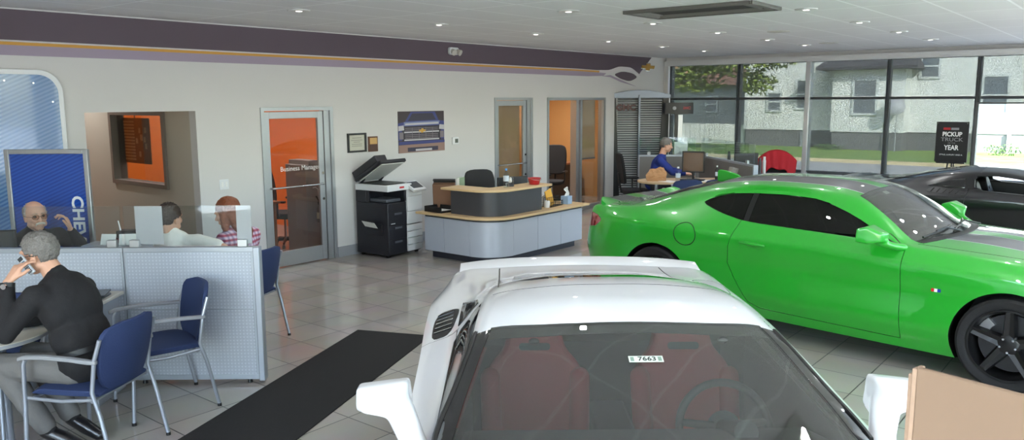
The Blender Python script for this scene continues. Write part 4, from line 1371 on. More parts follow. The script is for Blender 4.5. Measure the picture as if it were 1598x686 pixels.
house_window(g2, -3.4, 1.9, .6, .8, 0); house_window(g2, 3, 1.9, .6, .8, 0)
fn = thing('garden_fence', 'pale board fence left of the white house', 'fence', (36.8, 17.6, GZ+.05))
q = MB()
for k in range(18): q.box((0, -2.1+k*.26, 0), (.03, -2.1+k*.26+.235, .95 + .03*(k % 2)))
q.box((.03, -2.1, .25), (.08, 2.5, .33)); q.box((.03, -2.1, .7), (.08, 2.5, .78)); q.build('boards', mat('fence_white', rgb(206, 206, 200), .8), fn)
def leaves(mb, c, r, n, size, rnd):
    for _ in range(n):
        d = V((rnd.gauss(0, 1), rnd.gauss(0, 1), rnd.gauss(0, 1))).normalized() * (rnd.random()**.5)
        p = V(c) + V((d.x*r[0], d.y*r[1], d.z*r[2]))
        a = V((rnd.gauss(0, 1), rnd.gauss(0, 1), rnd.gauss(0, 1))).normalized(); b = a.orthogonal().normalized()
        s = size*(.6+rnd.random()*.8)
        mb.add([p-a*s, p+b*s*.45, p+a*s, p-b*s*.45], [(0, 1, 2, 3)])
rn = random.Random(3)
LEAF = mat('leaf_green', rgb(120, 134, 62), .6, var=.35, scale=3)
BARK = mat('bark', rgb(86, 72, 58), .9, var=.2, scale=10)
tr = thing('tree', 'leafy green tree hanging over the street by the corner window', 'tree', (31.5, 18.0, GZ+.05))
q = MB(); q.tube([(0, 0, 0), (.1, -.1, 1.6), (0, -.4, 3.2), (-.2, -1.2, 5)], [.28, .22, .2, .12], 10)
for e in ((-.3, -4.5, 4.3), (.8, -2.5, 5.2), (-.5, 2.5, 5), (1.5, .5, 6), (-.2, -3.2, 3.6)): q.tube([(0, -.4, 3.0), (e[0]*.4, e[1]*.5, e[2]*.8), e], [.13, .08, .03], 8)
q.build('trunk', BARK, tr, smooth=60)
lb = MB()
for c, r, n in (((0, -1.2, 5.0), (2.4, 3.0, 1.7), 2600), ((-.2, -4.6, 4.1), (1.4, 1.8, 1.1), 1700), ((.1, -3.0, 3.45), (1.0, 1.2, .5), 480), ((0, -5.2, 2.8), (.7, .8, .5), 330), ((0, -2.6, 2.75), (.8, 1.2, .4), 300), ((0, -1.6, 3.2), (1.2, 1.2, .5), 480), ((0, -6.2, 3.9), (.6, .8, .6), 300), ((0, .4, 3.2), (.8, .9, .5), 260), ((0, 2.4, 5.2), (2, 2, 1.6), 1000)):
    leaves(lb, c, r, n, .13, rn)
lb.build('foliage', LEAF, tr)
# low growth along the foundation
for k, (y, h) in enumerate(((11.0, .25), (3.0, .3), (4.6, .45), (-1, .3))):
    s = MB(); leaves(s, (0, 0, h*.45), (.30, .7, h*.6), 170, .06, rn)
    o = s.build('shrub', mat('shrub_green', rgb(70, 96, 44), .7, var=.3, scale=4), None, loc=(HX-1.4, y, GZ+.05)); tag(o, ['low weedy growth at the bay corner of the white house', 'low shrub by the foundation in the bright unshaded pane', 'small bush beside the white down pipe of the house', 'low growth along the foundation outside the frame'][k], 'shrub')

# ------------------------------------------------------------------ sky and sun
w = bpy.data.worlds.new('sky'); SC.world = w; w.use_nodes = True
nt = w.node_tree; bg = nt.nodes['Background']
sk = nt.nodes.new('ShaderNodeTexSky'); sk.sky_type = 'NISHITA'; sk.sun_disc = False
sk.sun_elevation = math.radians(52); sk.sun_rotation = math.radians(-115); sk.altitude = 200; sk.dust_density = 1.5
nt.links.new(sk.outputs[0], bg.inputs[0]); bg.inputs[1].default_value = 1.25
sd = bpy.data.lights.new('sun', 'SUN'); sd.energy = 22.0; sd.angle = math.radians(.6); sd.color = (1, .98, .95)
so = bpy.data.objects.new('sun', sd); COL.objects.link(so)
so.rotation_euler = V((.50, .68, -.54)).to_track_quat('-Z', 'Y').to_euler()
# ------------------------------------------------------------------ guest chairs
def guest_chair(label, loc, rz, group='blue guest chairs with silver arms'):
    """faces +X; four silver legs, two grey arms, shield-shaped back"""
    t = thing('guest_chair', label, 'chair', loc, rz, group)
    for sy in (1, -1):
        y = .262*sy
        f = MB(); f.tube([(.245, y*1.03, .012), (.225, y*1.01, .35), (.215, y, .62), (.20, y, .648)], .0125, 10); o = f.build('leg', SILVER, t, smooth=60)
        c = MB(); c.cyl((.245, y*1.03, 0), (.245, y*1.03, .02), .015, .014, 10); c.build('foot_cap', BLACKP, o, smooth=40)
        f = MB(); f.tube([(-.31, y*1.02, .012), (-.245, y, .33), (-.205, y, .47), (-.235, y, .66), (-.275, y*.98, .78)], .0125, 10); o = f.build('leg', SILVER, t, smooth=60)
        c = MB(); c.cyl((-.31, y*1.02, 0), (-.309, y*1.02, .02), .015, .014, 10); c.build('foot_cap', BLACKP, o, smooth=40)
        a = MB()
        pts = [(.245, .648), (.20, .662), (.08, .668), (-.08, .662), (-.20, .652), (-.25, .650)]
        for k, (x, z) in enumerate(pts):
            hw = .020 if 0 < k < 5 else .013
            a.v += [(x, y-hw, z-.012), (x, y+hw, z-.012), (x, y+hw*.9, z+.012), (x, y-hw*.9, z+.012)]
        for k in range(5):
            for q in range(4): a.f.append((k*4+q, k*4+(q+1) % 4, k*4+4+(q+1) % 4, k*4+4+q)); a.m.append(0)
        a.f += [(0, 1, 2, 3), (23, 22, 21, 20)]; a.m += [0, 0]
        a.build('armrest', GREYP, t, bevel=.006)
    r = MB()
    for sy in (1, -1): r.tube([(.222, .25*sy, .415), (0, .25*sy, .405), (-.215, .25*sy, .425)], .011, 8)
    for x in (.19, -.19): r.tube([(x, -.25, .412), (x, .25, .412)], .010, 8)
    r.build('seat_frame', SILVER, t, smooth=60)
    # cushion
    s = MB(); nx, ny = 14, 12
    def st(u, v):
        x = -.235+.475*u; y = (-.235+.47*v)
        e = max(abs(u-.5)*2, abs(v-.5)*2)
        # rounded corners
        cx, cy = abs(u-.5)*2, abs(v-.5)*2
        k = 1-.07*max(0, cx*cy-.35)
        drop_ = .030*max(0, (u-.75)/.25)**2 + .012*cy**4 + .018*max(0, cx)**6
        return x*k+.002, y*k, .478-drop_
    for i in range(nx+1):
        for j in range(ny+1): s.v.append(st(i/nx, j/ny))
    n = len(s.v)
    for i in range(nx+1):
        for j in range(ny+1):
            x, y, z = st(i/nx, j/ny); s.v.append((x*.97, y*.97, .430))
    for i in range(nx):
        for j in range(ny):
            a = i*(ny+1)+j
            s.f.append((a, a+ny+1, a+ny+2, a+1)); s.m.append(0)
            s.f.append((n+a, n+a+1, n+a+ny+2, n+a+ny+1)); s.m.append(0)
    rim = [j for j in range(ny+1)] + [i*(ny+1)+ny for i in range(1, nx+1)] + [nx*(ny+1)+j for j in range(ny-1, -1, -1)] + [i*(ny+1) for i in range(nx-1, 0, -1)]
    for a, b in zip(rim, rim[1:]+rim[:1]): s.f.append((a, b, n+b, n+a)); s.m.append(0)
    s.build('seat', NAVY, t, smooth=60, bevel=.012, seg=3)
    # backrest: curved shield, narrower at the bottom
    b = MB(); nu, nv = 14, 16; T = .026
    prof = [(0, .150), (.10, .190), (.30, .225), (.55, .240), (.80, .238), (.92, .215), (.98, .165), (1.0, .115)]
    def bp(u, v, side):
        z = .455+.395*v; hw = pchip(prof, v)
        y = (u*2-1)*hw
        x = -.232 - .085*v + .06*(y/.24)**2 + (-.028 if side else .0) - .012*math.sin(v*PI)
        return x, y, z
    for sd_ in (0, 1):
        for j in range(nv+1):
            for i in range(nu+1): b.v.append(bp(i/nu, j/nv, sd_))
    n = (nu+1)*(nv+1)
    for j in range(nv):
        for i in range(nu):
            a = j*(nu+1)+i
            b.f.append((a, a+1, a+nu+2, a+nu+1)); b.f.append((n+a, n+a+nu+1, n+a+nu+2, n+a+1)); b.m += [0, 0]
    rim = [i for i in range(nu+1)] + [j*(nu+1)+nu for j in range(1, nv+1)] + [nv*(nu+1)+i for i in range(nu-1, -1, -1)] + [j*(nu+1) for j in range(nv-1, 0, -1)]
    for a, c in zip(rim, rim[1:]+rim[:1]): b.f.append((a, n+a, n+c, c)); b.m.append(0)
    b.build('backrest', NAVY, t, smooth=60, bevel=.010, seg=3)
    return t

def office_chair(label, loc, rz, mesh_m=None, top=1.05, group=None):
    t = thing('office_chair', label, 'chair', loc, rz, group)
    for k in range(5):
        a = 2*PI*k/5
        b = MB(); b.tube([(0, 0, .10), (.16*math.cos(a), .16*math.sin(a), .10), (.29*math.cos(a), .29*math.sin(a), .075)], [.03, .024, .016], 8); o = b.build('leg', BLACKP, t, smooth=60)
        c = MB(); c.cyl((.29*math.cos(a)-.02*math.sin(a), .29*math.sin(a)+.02*math.cos(a), .030), (.29*math.cos(a)+.02*math.sin(a), .29*math.sin(a)-.02*math.cos(a), .030), .030, .030, 14); c.build('castor', BLACKP, o, smooth=40)
    p = MB(); p.cyl((0, 0, .08), (0, 0, .42), .028, .02, 14); p.build('gas_column', CHROME, t, smooth=40)
    s = MB(); s.prism(round_rect(.48, .50, .12), .42, .50); s.build('seat', mesh_m or GREYFAB, t, bevel=.025, seg=3)
    b = MB(); H = top-.60; n = 10
    pts = smooth_poly([(-.18, 0), (-.23, .12), (-.24, H*.7), (-.19, H), (.19, H), (.24, H*.7), (.23, .12), (.18, 0)], 2)
    M = Matrix.Translation((-.22, 0, .60)) @ Matrix.Rotation(math.radians(-9), 4, 'Y') @ Matrix(((0, 0, 1, 0), (1, 0, 0, 0), (0, 1, 0, 0), (0, 0, 0, 1)))
    b.prism(pts, -.025, .025, 0, M); b.build('backrest', mesh_m or GREYFAB, t, bevel=.018, seg=3)
    r = MB(); r.tube([(-.05, 0, .43), (-.25, 0, .45), (-.29, 0, .62), (-.31, 0, .80)], .022, 8); r.build('back_support', BLACKP, t, smooth=60)
    for sy in (1, -1):
        r = MB(); r.tube([(.02, .25*sy, .46), (.02, .28*sy, .52), (.02, .28*sy, .66)], .016, 8); r.cbox((.02, .28*sy, .675), (.24, .065, .03)); r.build('armrest', BLACKP, t, bevel=.008)
    return t

# ------------------------------------------------------------------ reception counter
COUNTER_GREY = mat('laminate_silver', rgb(178, 184, 196), .38, metal=.15, var=.02, scale=2)
COUNTER_DARK = mat('laminate_charcoal', rgb(62, 62, 66), .42)
PLINTH = mat('plinth_dark', rgb(46, 48, 58), .5)
CX0, CY0, CR, CYL, CXR = 7.52, 6.40, .40, 7.62, 9.50
def cpath(d, y_end=CYL, x_end=CXR, n=14):
    R = CR-d
    pts = [(CX0+d, y_end)]
    for k in range(n+1):
        a = PI + (PI/2)*k/n
        pts.append((CX0+CR+R*math.cos(a), CY0+CR+R*math.sin(a)))
    pts.append((x_end, CY0+d))
    return pts
def cstrip(d0, d1, z0, z1, y_end=CYL, x_end=CXR, part=None):
    a, b = cpath(d0, y_end, x_end), cpath(d1, y_end, x_end)
    mb = MB(); n = len(a)
    mb.v = [(x, y, z) for z in (z0, z1) for L in (a, b) for x, y in L]
    for i in range(n-1):
        mb.f += [(i, i+1, 2*n+i+1, 2*n+i), (n+i+1, n+i, 3*n+i, 3*n+i+1), (2*n+i, 2*n+i+1, 3*n+i+1, 3*n+i), (i+1, i, n+i, n+i+1)]
    mb.f += [(0, 2*n, 3*n, n), (n-1, 2*n-1, 4*n-1, 3*n-1)]
    mb.m = [0]*len(mb.f)
    return mb
rc = thing('reception_counter', 'two-tier reception counter with rounded corner, silver panels and wood tops', 'counter')
cstrip(.09, .13, 0, .10, CYL-.06, CXR-.06).build('plinth', PLINTH, rc, smooth=30)
def straight(a, b, axis):
    mb = MB(); g = .003
    if axis == 'y': mb.box((CX0, a+g, .10), (CX0+.03, b-g, .555))
    else: mb.box((a+g, CY0, .10), (b-g, CY0+.03, .555))
    return mb
for a, b in ((CYL-.36, CYL), (CY0+CR, CYL-.36)): straight(a, b, 'y').build('panel', COUNTER_GREY, rc, bevel=.003)
mb = MB(); n = 16
for k in range(n+1):
    a = PI+PI/2*k/n
    for R in (CR, CR-.03):
        for z in (.10, .555): mb.v.append((CX0+CR+R*math.cos(a), CY0+CR+R*math.sin(a), z))
for k in range(n):
    o = 4*k
    mb.f += [(o, o+4, o+5, o+1), (o+2, o+3, o+7, o+6), (o+1, o+5, o+7, o+3), (o, o+2, o+6, o+4)]
mb.f += [(0, 1, 3, 2), (4*n, 4*n+2, 4*n+3, 4*n+1)]; mb.m = [0]*len(mb.f)
mb.build('panel', COUNTER_GREY, rc, smooth=40)
w3 = (CXR-CX0-CR)/3
for k in range(3): straight(CX0+CR+w3*k, CX0+CR+w3*(k+1), 'x').build('panel', COUNTER_GREY, rc, bevel=.003)
e = MB(); e.box((CXR-.03, CY0+.034, .10), (CXR, CY0+.66, .555)); e.box((CX0+.034, CYL-.03, .10), (CX0+.66, CYL, .555)); e.build('end_panel', COUNTER_GREY, rc)
cstrip(.015, .60, .555, .585).build('dark_reveal', COUNTER_DARK, rc, smooth=30)
cstrip(-.05, .70 if False else .50, .585, .615, CYL+.12, CXR+.12).build('worktop', WOOD, rc, smooth=30, bevel=.006)
cstrip(.10, .22, .615, .935, 7.22, 8.66).build('upper_screen', COUNTER_DARK, rc, smooth=30)
cstrip(.01, .36, .935, .965, 7.32, 8.78).build('upper_top', WOOD, rc, smooth=30, bevel=.006)

t = thing('water_bottle', 'clear plastic water bottle with blue cap on the upper counter top', 'bottle', (8.02, 6.60, .965))
PET = glass('clear_plastic', (.86, .90, .93), 1.0)
b = MB(); b.lathe([(0, 0), (.034, 0), (.037, .01), (.037, .06), (.034, .07), (.037, .08), (.037, .155), (.033, .18), (.014, .215), (.013, .228)], 20, caps=False); b.build('bottle_body', PET, t, smooth=50)
b = MB(); b.lathe([(.0375, .085), (.0378, .09), (.0378, .15), (.0375, .155)], 20, caps=False); b.build('bottle_label', mat('label_pale', rgb(196, 208, 220), .5), t, smooth=60)
b = MB(); b.lathe([(0, .225), (.016, .225), (.016, .25), (0, .25)], 16, caps=False); b.build('bottle_cap', mat('cap_blue', rgb(60, 130, 200), .4), t, smooth=40)
t = thing('snow_globe', 'glass globe on dark round base beside the water bottle', 'ornament', (8.17, 6.66, .965))
b = MB(); b.lathe([(0, 0), (.055, 0), (.055, .03), (.045, .042), (0, .042)], 22, caps=False); b.build('base', BLACKP, t, smooth=40)
b = MB(); b.ell((0, 0, .085), (.055, .055, .055), None, 22, 14); b.build('globe', glass('globe_glass', (.9, .92, .92), 1.0), t, smooth=180)
b = MB(); b.ell((0, 0, .07), (.03, .03, .03)); b.ell((.01, 0, .10), (.02, .02, .02)); b.build('figure_inside', mat('globe_white', rgb(220, 215, 210), .5, var=.3, scale=60), t, smooth=180)
t = thing('bucket', 'small red tin bucket on the upper counter top', 'bucket', (8.56, 6.55, .965))
b = MB(); b.lathe([(0, .002), (.065, .002), (.090, .085), (.094, .088), (.090, .090), (.086, .086), (.062, .010), (0, .008)], 26, caps=False); b.build('pail', mat('red_tin', rgb(176, 32, 40), .3, coat=.4), t, smooth=40)
b = MB(); b.tube([(.09*math.cos(a)*1.02, .095*math.sin(a)*.35-.09, .085+.0*a) if False else (.092*math.cos(a), -.012-.085*math.sin(a), .082-.02*math.sin(a)) for a in [PI*k/14 for k in range(15)]], .0022, 6); b.build('handle', CHROME, t, smooth=60)
for i, (x, y, lab) in enumerate(((8.62, 6.98, 'black monitor seen from behind over the counter, left of the red bucket'),)):
    t = thing('monitor', lab, 'monitor', (x, y, .615), math.radians(-20))
    b = MB(); b.box((-.24, -.02, .13), (.24, .02, .425)); b.build('screen_housing', BLACKP, t, bevel=.008)
    b = MB(); b.box((-.22, .0205, .15), (.22, .022, .41)); b.build('screen', mat('screen_off', rgb(12, 13, 15), .1), t)
    b = MB(); b.cyl((0, -.03, .01), (0, -.03, .22), .02, .02, 12); b.prism(round_rect(.22, .17, .05), 0, .012); b.build('stand', BLACKP, t, smooth=40)
WTS = cstrip(.50, .505, .1, .2)  # (inner worktop leg)
office_chair('black mesh office chair behind the reception counter', (8.62, 7.48, 0), math.radians(-120), None, 1.10)
t = thing('mug', 'white coffee mug on the lower counter beside the file sorter', 'mug', (8.86, 6.56, .615))
b = MB(); b.lathe([(0, 0), (.036, 0), (.041, .01), (.042, .095), (.038, .095), (.037, .012), (0, .01)], 22, caps=False); b.build('cup', mat('mug_white', rgb(230, 230, 230), .2), t, smooth=40)
b = MB(); b.tube([(.040*1+.028*math.sin(a), -.0, .05+.032*math.cos(a)) for a in [PI*k/12 for k in range(13)]], .006, 8); b.build('handle', MATS['mug_white'], t, smooth=60)
t = thing('file_sorter', 'black wire desk sorter on the lower counter top', 'desk sorter', (9.05, 6.62, .615), math.radians(8))
b = MB()
b.box((-.17, -.09, 0), (.17, .09, .006))
for y in (-.09, -.03, .03, .09):
    h = .07 if y < -.05 else .13
    b.tube([(-.17, y, .004), (-.17, y, h), (.17, y, h), (.17, y, .004)], .004, 6)
    for k in range(1, 12): b.tube([(-.17+.34*k/12, y, .004), (-.17+.34*k/12, y, h)], .0022, 5)
for x in (-.17, .17):
    for z in (.03, .06): b.tube([(x, -.09, z), (x, .09, z)], .0025, 5)
b.build('wire_frame', BLACKP, t)
def sheet(name, label, cat, loc, rot, w, h, m, th=.004, group=None):
    b = MB(); b.box((-w/2, -th/2, 0), (w/2, th/2, h)); o = b.build(name, m, None, loc=loc, rot=rot); return tag(o, label, cat, group)
sheet('envelope', 'yellow envelope standing in the black wire sorter', 'envelope', (9.02, 6.60, .623), (math.radians(-8), math.radians(-14), math.radians(6)), .16, .23, mat('manila', rgb(226, 170, 64), .7), .012)
sheet('envelope', 'white envelopes fanned in the left end of the wire sorter', 'envelope', (8.96, 6.69, .623), (math.radians(-6), math.radians(-24), math.radians(6)), .20, .13, PAPER, .02)
t = thing('tissue_box', 'pale blue tissue box with a tissue pulled up', 'tissue box', (9.36, 6.58, .615), math.radians(5))
b = MB(); b.box((-.06, -.06, 0), (.06, .06, .115)); b.build('carton', mat('tissue_blue', rgb(150, 176, 206), .6, var=.15, scale=40), t, bevel=.003)
b = MB()
vs = []
for j in range(9):
    for i in range(9):
        u, v_ = i/8-.5, j/8
        vs.append((u*.10*(1-.3*v_)+.015*math.sin(v_*5), .02*math.sin(u*9+v_*4)*(.4+v_), .112+.14*v_*(1-.5*abs(u)*2*v_)))
b.add(vs, [(j*9+i, j*9+i+1, j*9+i+10, j*9+i+9) for j in range(8) for i in range(8)])
o = b.build('tissue', PAPER, t, smooth=180); so = o.modifiers.new('s', 'SOLIDIFY'); so.thickness = .003
t = thing('letter_tray', 'black letter tray at the left end of the counter worktop', 'letter tray', (7.68, 7.48, .615), math.radians(-4))
b = MB()
b.box((-.13, -.17, 0), (.13, .17, .006)); b.box((-.13, -.17, 0), (-.122, .17, .075)); b.box((.122, -.17, 0), (.13, .17, .075)); b.box((-.13, .162, 0), (.13, .17, .075)); b.box((-.13, -.17, 0), (.13, -.162, .03))
b.build('tray', BLACKP, t, bevel=.002)
sheet_p = MB(); sheet_p.box((-.10, -.14, .008), (.10, .14, .022)); o = sheet_p.build('paper_stack', PAPER, None, loc=(7.68, 7.48, .615), rot=(0, 0, .02)); tag(o, 'white papers lying in the black letter tray', 'papers')
t = thing('file_box', 'brown open file box with black flap standing on the worktop', 'file box', (7.90, 7.60, .615), math.radians(36))
BROWN = mat('cardboard_brown', rgb(122, 88, 66), .7, var=.06, scale=12)
R_ = Matrix.Rotation(math.radians(-9), 4, 'Y')
b = MB(); b.box((-.06, -.15, .0), (-.052, .15, .36), 0, R_); b.box((.052, -.15, .0), (.06, .15, .36), 0, R_); b.box((-.06, -.15, 0), (.06, -.142, .36), 0, R_); b.box((-.06, .142, 0), (.06, .15, .36), 0, R_); b.box((-.06, -.15, 0), (.06, .15, .008), 0, R_)
b.build('carton', BROWN, t)
b = MB(); b.box((.061, -.152, .02), (.069, .152, .41), 0, R_); b.box((.0, -.152, .40), (.069, .152, .408), 0, R_); b.build('flap', BLACKP, t)
t = thing('book', 'pale green and white book standing behind the counter top', 'book', (8.12, 7.50, .615), math.radians(20))
b = MB(); b.box((-.09, -.018, 0), (.09, .018, .42)); b.build('pages', PAPER, t)
b = MB(); b.box((-.093, -.022, 0), (.093, -.0185, .425)); b.box((-.093, .0185, 0), (.093, .022, .425)); b.build('cover', mat('book_green', rgb(150, 170, 140), .6), t)
# inner return of the worktop carrying the tray and boxes
wb = MB(); wb.box((CX0+.50, CY0+.56, .585), (CX0+.95, CYL+.12, .615)); wb.build('worktop_return', WOOD, rc, bevel=.005)

# ------------------------------------------------------------------ copier
COPB = mat('copier_black', rgb(30, 31, 38), .42); COPW = mat('copier_white', rgb(216, 218, 220), .4); COPG = mat('copier_grey', rgb(88, 92, 100), .45)
cp_ = thing('copier', 'large black and white office copier with its lid raised', 'copier', (7.10, 7.88, 0), math.radians(4.5))
# local: +x along the front to the right, +y towards the wall, front face at y = 0
W_, D_, MW = .68, .585, .37
b = MB(); b.box((0, 0, .04), (MW, D_, .74)); b.box((MW, .03, .04), (W_, D_, .78)); b.build('cabinet', COPB, cp_, bevel=.008)
b = MB(); b.box((0, .40, .74), (MW, D_, .90)); b.box((MW-.03, 0, .745), (MW, .40, .90)); b.box((0, .34, .745), (.03, .40, .90)); b.build('output_cavity', COPB, cp_, bevel=.005)
b = MB(); b.box((.05, .06, .745), (MW-.04, .39, .79)); b.build('output_tray', COPG, cp_, bevel=.012)
b = MB(); b.box((-.01, -.02, .90), (MW+.10, D_, .985)); b.build('scanner_bed', COPW, cp_, bevel=.012, seg=3)
b = MB(); b.box((.02, .04, .985), (MW+.06, D_-.04, .995)); b.build('scan_glass', BLACKP, cp_)
b = MB(); b.box((MW+.005, -.015, .60), (W_-.005, .05, .80)); b.box((MW+.005, -.015, .425), (W_-.005, .05, .595)); 
for k in range(4): b.box((MW+.005, -.015, .05+.092*k), (W_-.005, .05, .05+.092*k+.086))
b.build('white_front_panel', COPW, cp_, bevel=.006)
b = MB(); b.box((MW+.11, .05, .78), (W_, .50, .955)); b.build('white_side_body', COPW, cp_, bevel=.01)
M = Matrix.Translation((MW+.155, -.03, .93)) @ Matrix.Rotation(math.radians(28), 4, 'X')
b = MB(); b.box((-.13, -.10, -.02), (.13, .12, .02), 0, M); b.build('control_panel', COPW, cp_, bevel=.008)
b = MB(); b.box((-.10, -.06, .0205), (.10, .09, .023), 0, M); b.build('touch_screen', mat('screen_grey', rgb(58, 62, 70), .2), cp_)
b = MB(); b.box((MW+.005, -.01, .80), (W_, .06, .90)); b.build('panel_bracket', COPW, cp_, bevel=.006)
for k in range(3):
    b = MB(); b.box((.01, -.008, .06+.19*k), (MW-.01, .0, .06+.19*k+.183)); d = b.build('drawer', COPB, cp_, bevel=.004)
    h = MB(); h.box((.12, -.016, .06+.19*k+.14), (.26, -.008, .06+.19*k+.165)); h.build('handle', COPG, d)
# lid, hinged along the far-left edge and tilted open
M = Matrix.Translation((.0, D_-.02, 1.0)) @ Matrix.Rotation(math.radians(-30), 4, 'X')
b = MB(); b.box((-.02, -.56, .0), (MW+.12, .0, .05), 0, M); lid = b.build('lid', COPB, cp_, bevel=.015)
b = MB(); b.box((.02, -.53, -.012), (MW+.08, -.05, .0), 0, M); b.build('white_platen', mat('platen', rgb(196, 198, 196), .5), lid)
b = MB(); b.box((-.01, -.50, .05), (.20, -.0, .15), 0, M); b.box((.23, -.44, .05), (.46, -.08, .07), 0, M); b.build('feeder', COPB, lid, bevel=.025, seg=3)
b = MB(); b.tube([(.06, D_-.05, .985), (.06, D_-.12, 1.06)], .02, 8); b.tube([(.42, D_-.05, .985), (.42, D_-.12, 1.06)], .02, 8); b.build('hinge', COPB, cp_)
b = MB(); b.box((-.014, .10, .30), (-.002, .46, .46)); b.build('side_door', COPB, cp_, bevel=.004)
b = MB(); M = Matrix.Translation((-.012, .16, .38)) @ Matrix.Rotation(math.radians(-38), 4, 'Y')
b.box((-.001, 0, 0), (.002, .22, .16), 0, M); b.build('bypass_flap', COPB, cp_)
b = MB(); M2 = Matrix.Translation((-.018, .14, .39)) @ Matrix.Rotation(math.radians(-42), 4, 'Y') @ Matrix.Rotation(.1, 4, 'X')
b.box((-.002, .02, .02), (.001, .24, .13), 0, M2); o = b.build('paper_or_glare_sheet', PAPER, None); o.matrix_world = Matrix.Translation((7.10, 7.88, 0)) @ Matrix.Rotation(math.radians(4.5), 4, 'Z'); tag(o, 'white sheet of paper hanging from the side of the copier', 'paper')
b = MB()
for x, y in ((.06, .06), (W_-.06, .06), (.06, D_-.06), (W_-.06, D_-.06)): b.cyl((x-.02, y, .022), (x+.02, y, .022), .022, .022, 14)
b.box((.02, .02, .035), (W_-.02, D_-.02, .042)); b.build('castors', BLACKP, cp_)
b = MB(); b.box((.22, -.022, .93), (.31, -.0205, .955)); b.build('red_logo', mat('logo_red', rgb(190, 40, 44), .4), cp_)
b = MB(); b.box((.05, -.0095, .46), (.13, -.0085, .472)); b.build('maker_mark', mat('mark_pale', rgb(190, 192, 196), .5), cp_)

# ------------------------------------------------------------------ things on the back wall
t = thing('certificate', 'framed certificate in a square black frame right of the glass door', 'framed certificate', (7.155, YB, 1.53))
b = MB()
for a, c in (((-.165, -.13), (.165, -.105)), ((-.165, .105), (.165, .13)), ((-.165, -.105), (-.135, .105)), ((.135, -.105), (.165, .105))): b.box((a[0], -.022, a[1]), (c[0], 0, c[1]))
b.build('frame', BLACKP, t, bevel=.003)
b = MB(); b.box((-.135, -.008, -.105), (.135, -.002, .105)); pg = b.build('paper', mat('cert_paper', rgb(196, 194, 180), .6), t)
b = MB()
for z, hw in ((.065, .08), (.035, .10), (.01, .06), (-.02, .09), (-.045, .09)): b.box((-hw, -.0095, z-.004), (hw, -.0085, z+.004))
b.build('print', mat('cert_print', rgb(138, 136, 126), .7), pg)
t = thing('plaque', 'small wooden plaque with brass plate beside the certificate', 'plaque', (7.44, YB, 1.50))
b = MB(); b.box((-.085, -.018, -.105), (.085, 0, .105)); b.build('board', mat('plaque_wood', rgb(92, 56, 36), .5, var=.15, scale=20), t, bevel=.004)
b = MB(); b.box((-.062, -.021, .0), (.066, -.018, .085)); b.build('brass_plate', mat('brass', rgb(190, 150, 96), .35, metal=.5), t)
b = MB(); b.box((-.062, -.021, -.088), (.066, -.018, -.008)); b.build('dark_plate', mat('plaque_dark', rgb(70, 40, 30), .4), t)
t = thing('thermostat', 'small white wall thermostat right of the truck poster', 'thermostat', (9.11, YB, 1.475))
b = MB(); b.box((-.07, -.028, -.055), (.07, 0, .055)); b.build('case', WHITEP, t, bevel=.006)
b = MB(); b.box((-.02, -.030, -.032), (.05, -.028, .03)); b.build('display', mat('lcd', rgb(84, 92, 84), .3), t)
t = thing('light_switch', 'white double light switch between the hall opening and glass door', 'light switch', (5.135, YB, 1.13))
b = MB(); b.box((-.06, -.007, -.06), (.06, 0, .06)); b.build('plate', WHITEP, t, bevel=.003)
for x in (-.026, .026):
    b = MB(); b.box((x-.012, -.012, -.03), (x+.012, -.007, .03)); b.build('rocker', mat('rocker_white', rgb(236, 236, 234), .35), t, bevel=.002)

# truck poster: a flat print, laid out in its own plane
t = thing('poster', 'unframed poster of a blue pickup front, left of the thermostat', 'poster', (8.40, YB, 1.64))
PM = FRONT_WALL(0, 0, 0)
lay = [0.004]
def pp(name, pts, col, parent=t):
    b = MB(); b.prism(pts, 0, lay[0], 0, PM); lay[0] += .0004
    return b.build(name, mat('poster_'+name+str(len(MATS)), col, .45), parent)
R4 = lambda x0, y0, x1, y1: [(x0, y0), (x1, y0), (x1, y1), (x0, y1)]
sheetp = pp('print', R4(-.475, -.30, .475, .30), rgb(58, 44, 50))
PRN = MB()
def add(pts, c): 
    PRN.prism(pts, lay[0]-.0002, lay[0], c, PM); lay[0] += .0003
add([(-.475, -.12), (.475, -.12), (.475, .15), (.36, .16), (.28, .29), (-.22, .29), (-.34, .15), (-.475, .13)], 0)
add([(-.28, .16), (.30, .17), (.23, .27), (-.19, .27)], 1)
add([(-.36, .09), (.36, .10), (.38, .155), (-.36, .145)], 2)
add([(-.34, .10), (.36, .11), (.35, .135), (-.33, .125)], 3)
add(R4(-.40, -.135, .40, .085), 4)
for z in (.055, .03, -.04, -.065, -.09): add(R4(-.34, z-.005, .34, z+.005), 5)
add(R4(-.36, -.012, .36, .008), 3); add(R4(-.36, -.125, .36, -.105), 3)
for x in (-.20, -.06, .08, .22): add(R4(x-.004, -.10, x+.004, .065), 5)
add([(-.475, .02), (-.36, .03), (-.37, .10), (-.475, .09)], 3); add([(.475, .02), (.36, .03), (.37, .10), (.475, .09)], 3)
add(R4(-.46, -.10, -.38, .0), 5); add(R4(.38, -.10, .46, .0), 5)
add(R4(-.475, -.18, .475, -.135), 0)
add([(-.475, -.30), (-.475, -.185), (.475, -.175), (.475, -.30)], 6)
add(R4(-.30, -.285, .33, -.225), 1); add(R4(-.14, -.28, .2, -.25), 3)
PRN.build('truck_picture', [mat('pr_blue', rgb(52, 58, 120), .4), mat('pr_dark', rgb(44, 36, 60), .4), mat('pr_blue_light', rgb(120, 128, 170), .4), mat('pr_silver', rgb(188, 184, 190), .4), mat('pr_black', rgb(40, 32, 44), .4), mat('pr_grey', rgb(122, 112, 120), .4), mat('pr_tan', rgb(146, 116, 106), .4)], sheetp)
b = MB(); bowtie(0, .015, .15, .062, PM, lay[0], lay[0]+.002, b); b.build('gold_emblem', GOLD, sheetp)

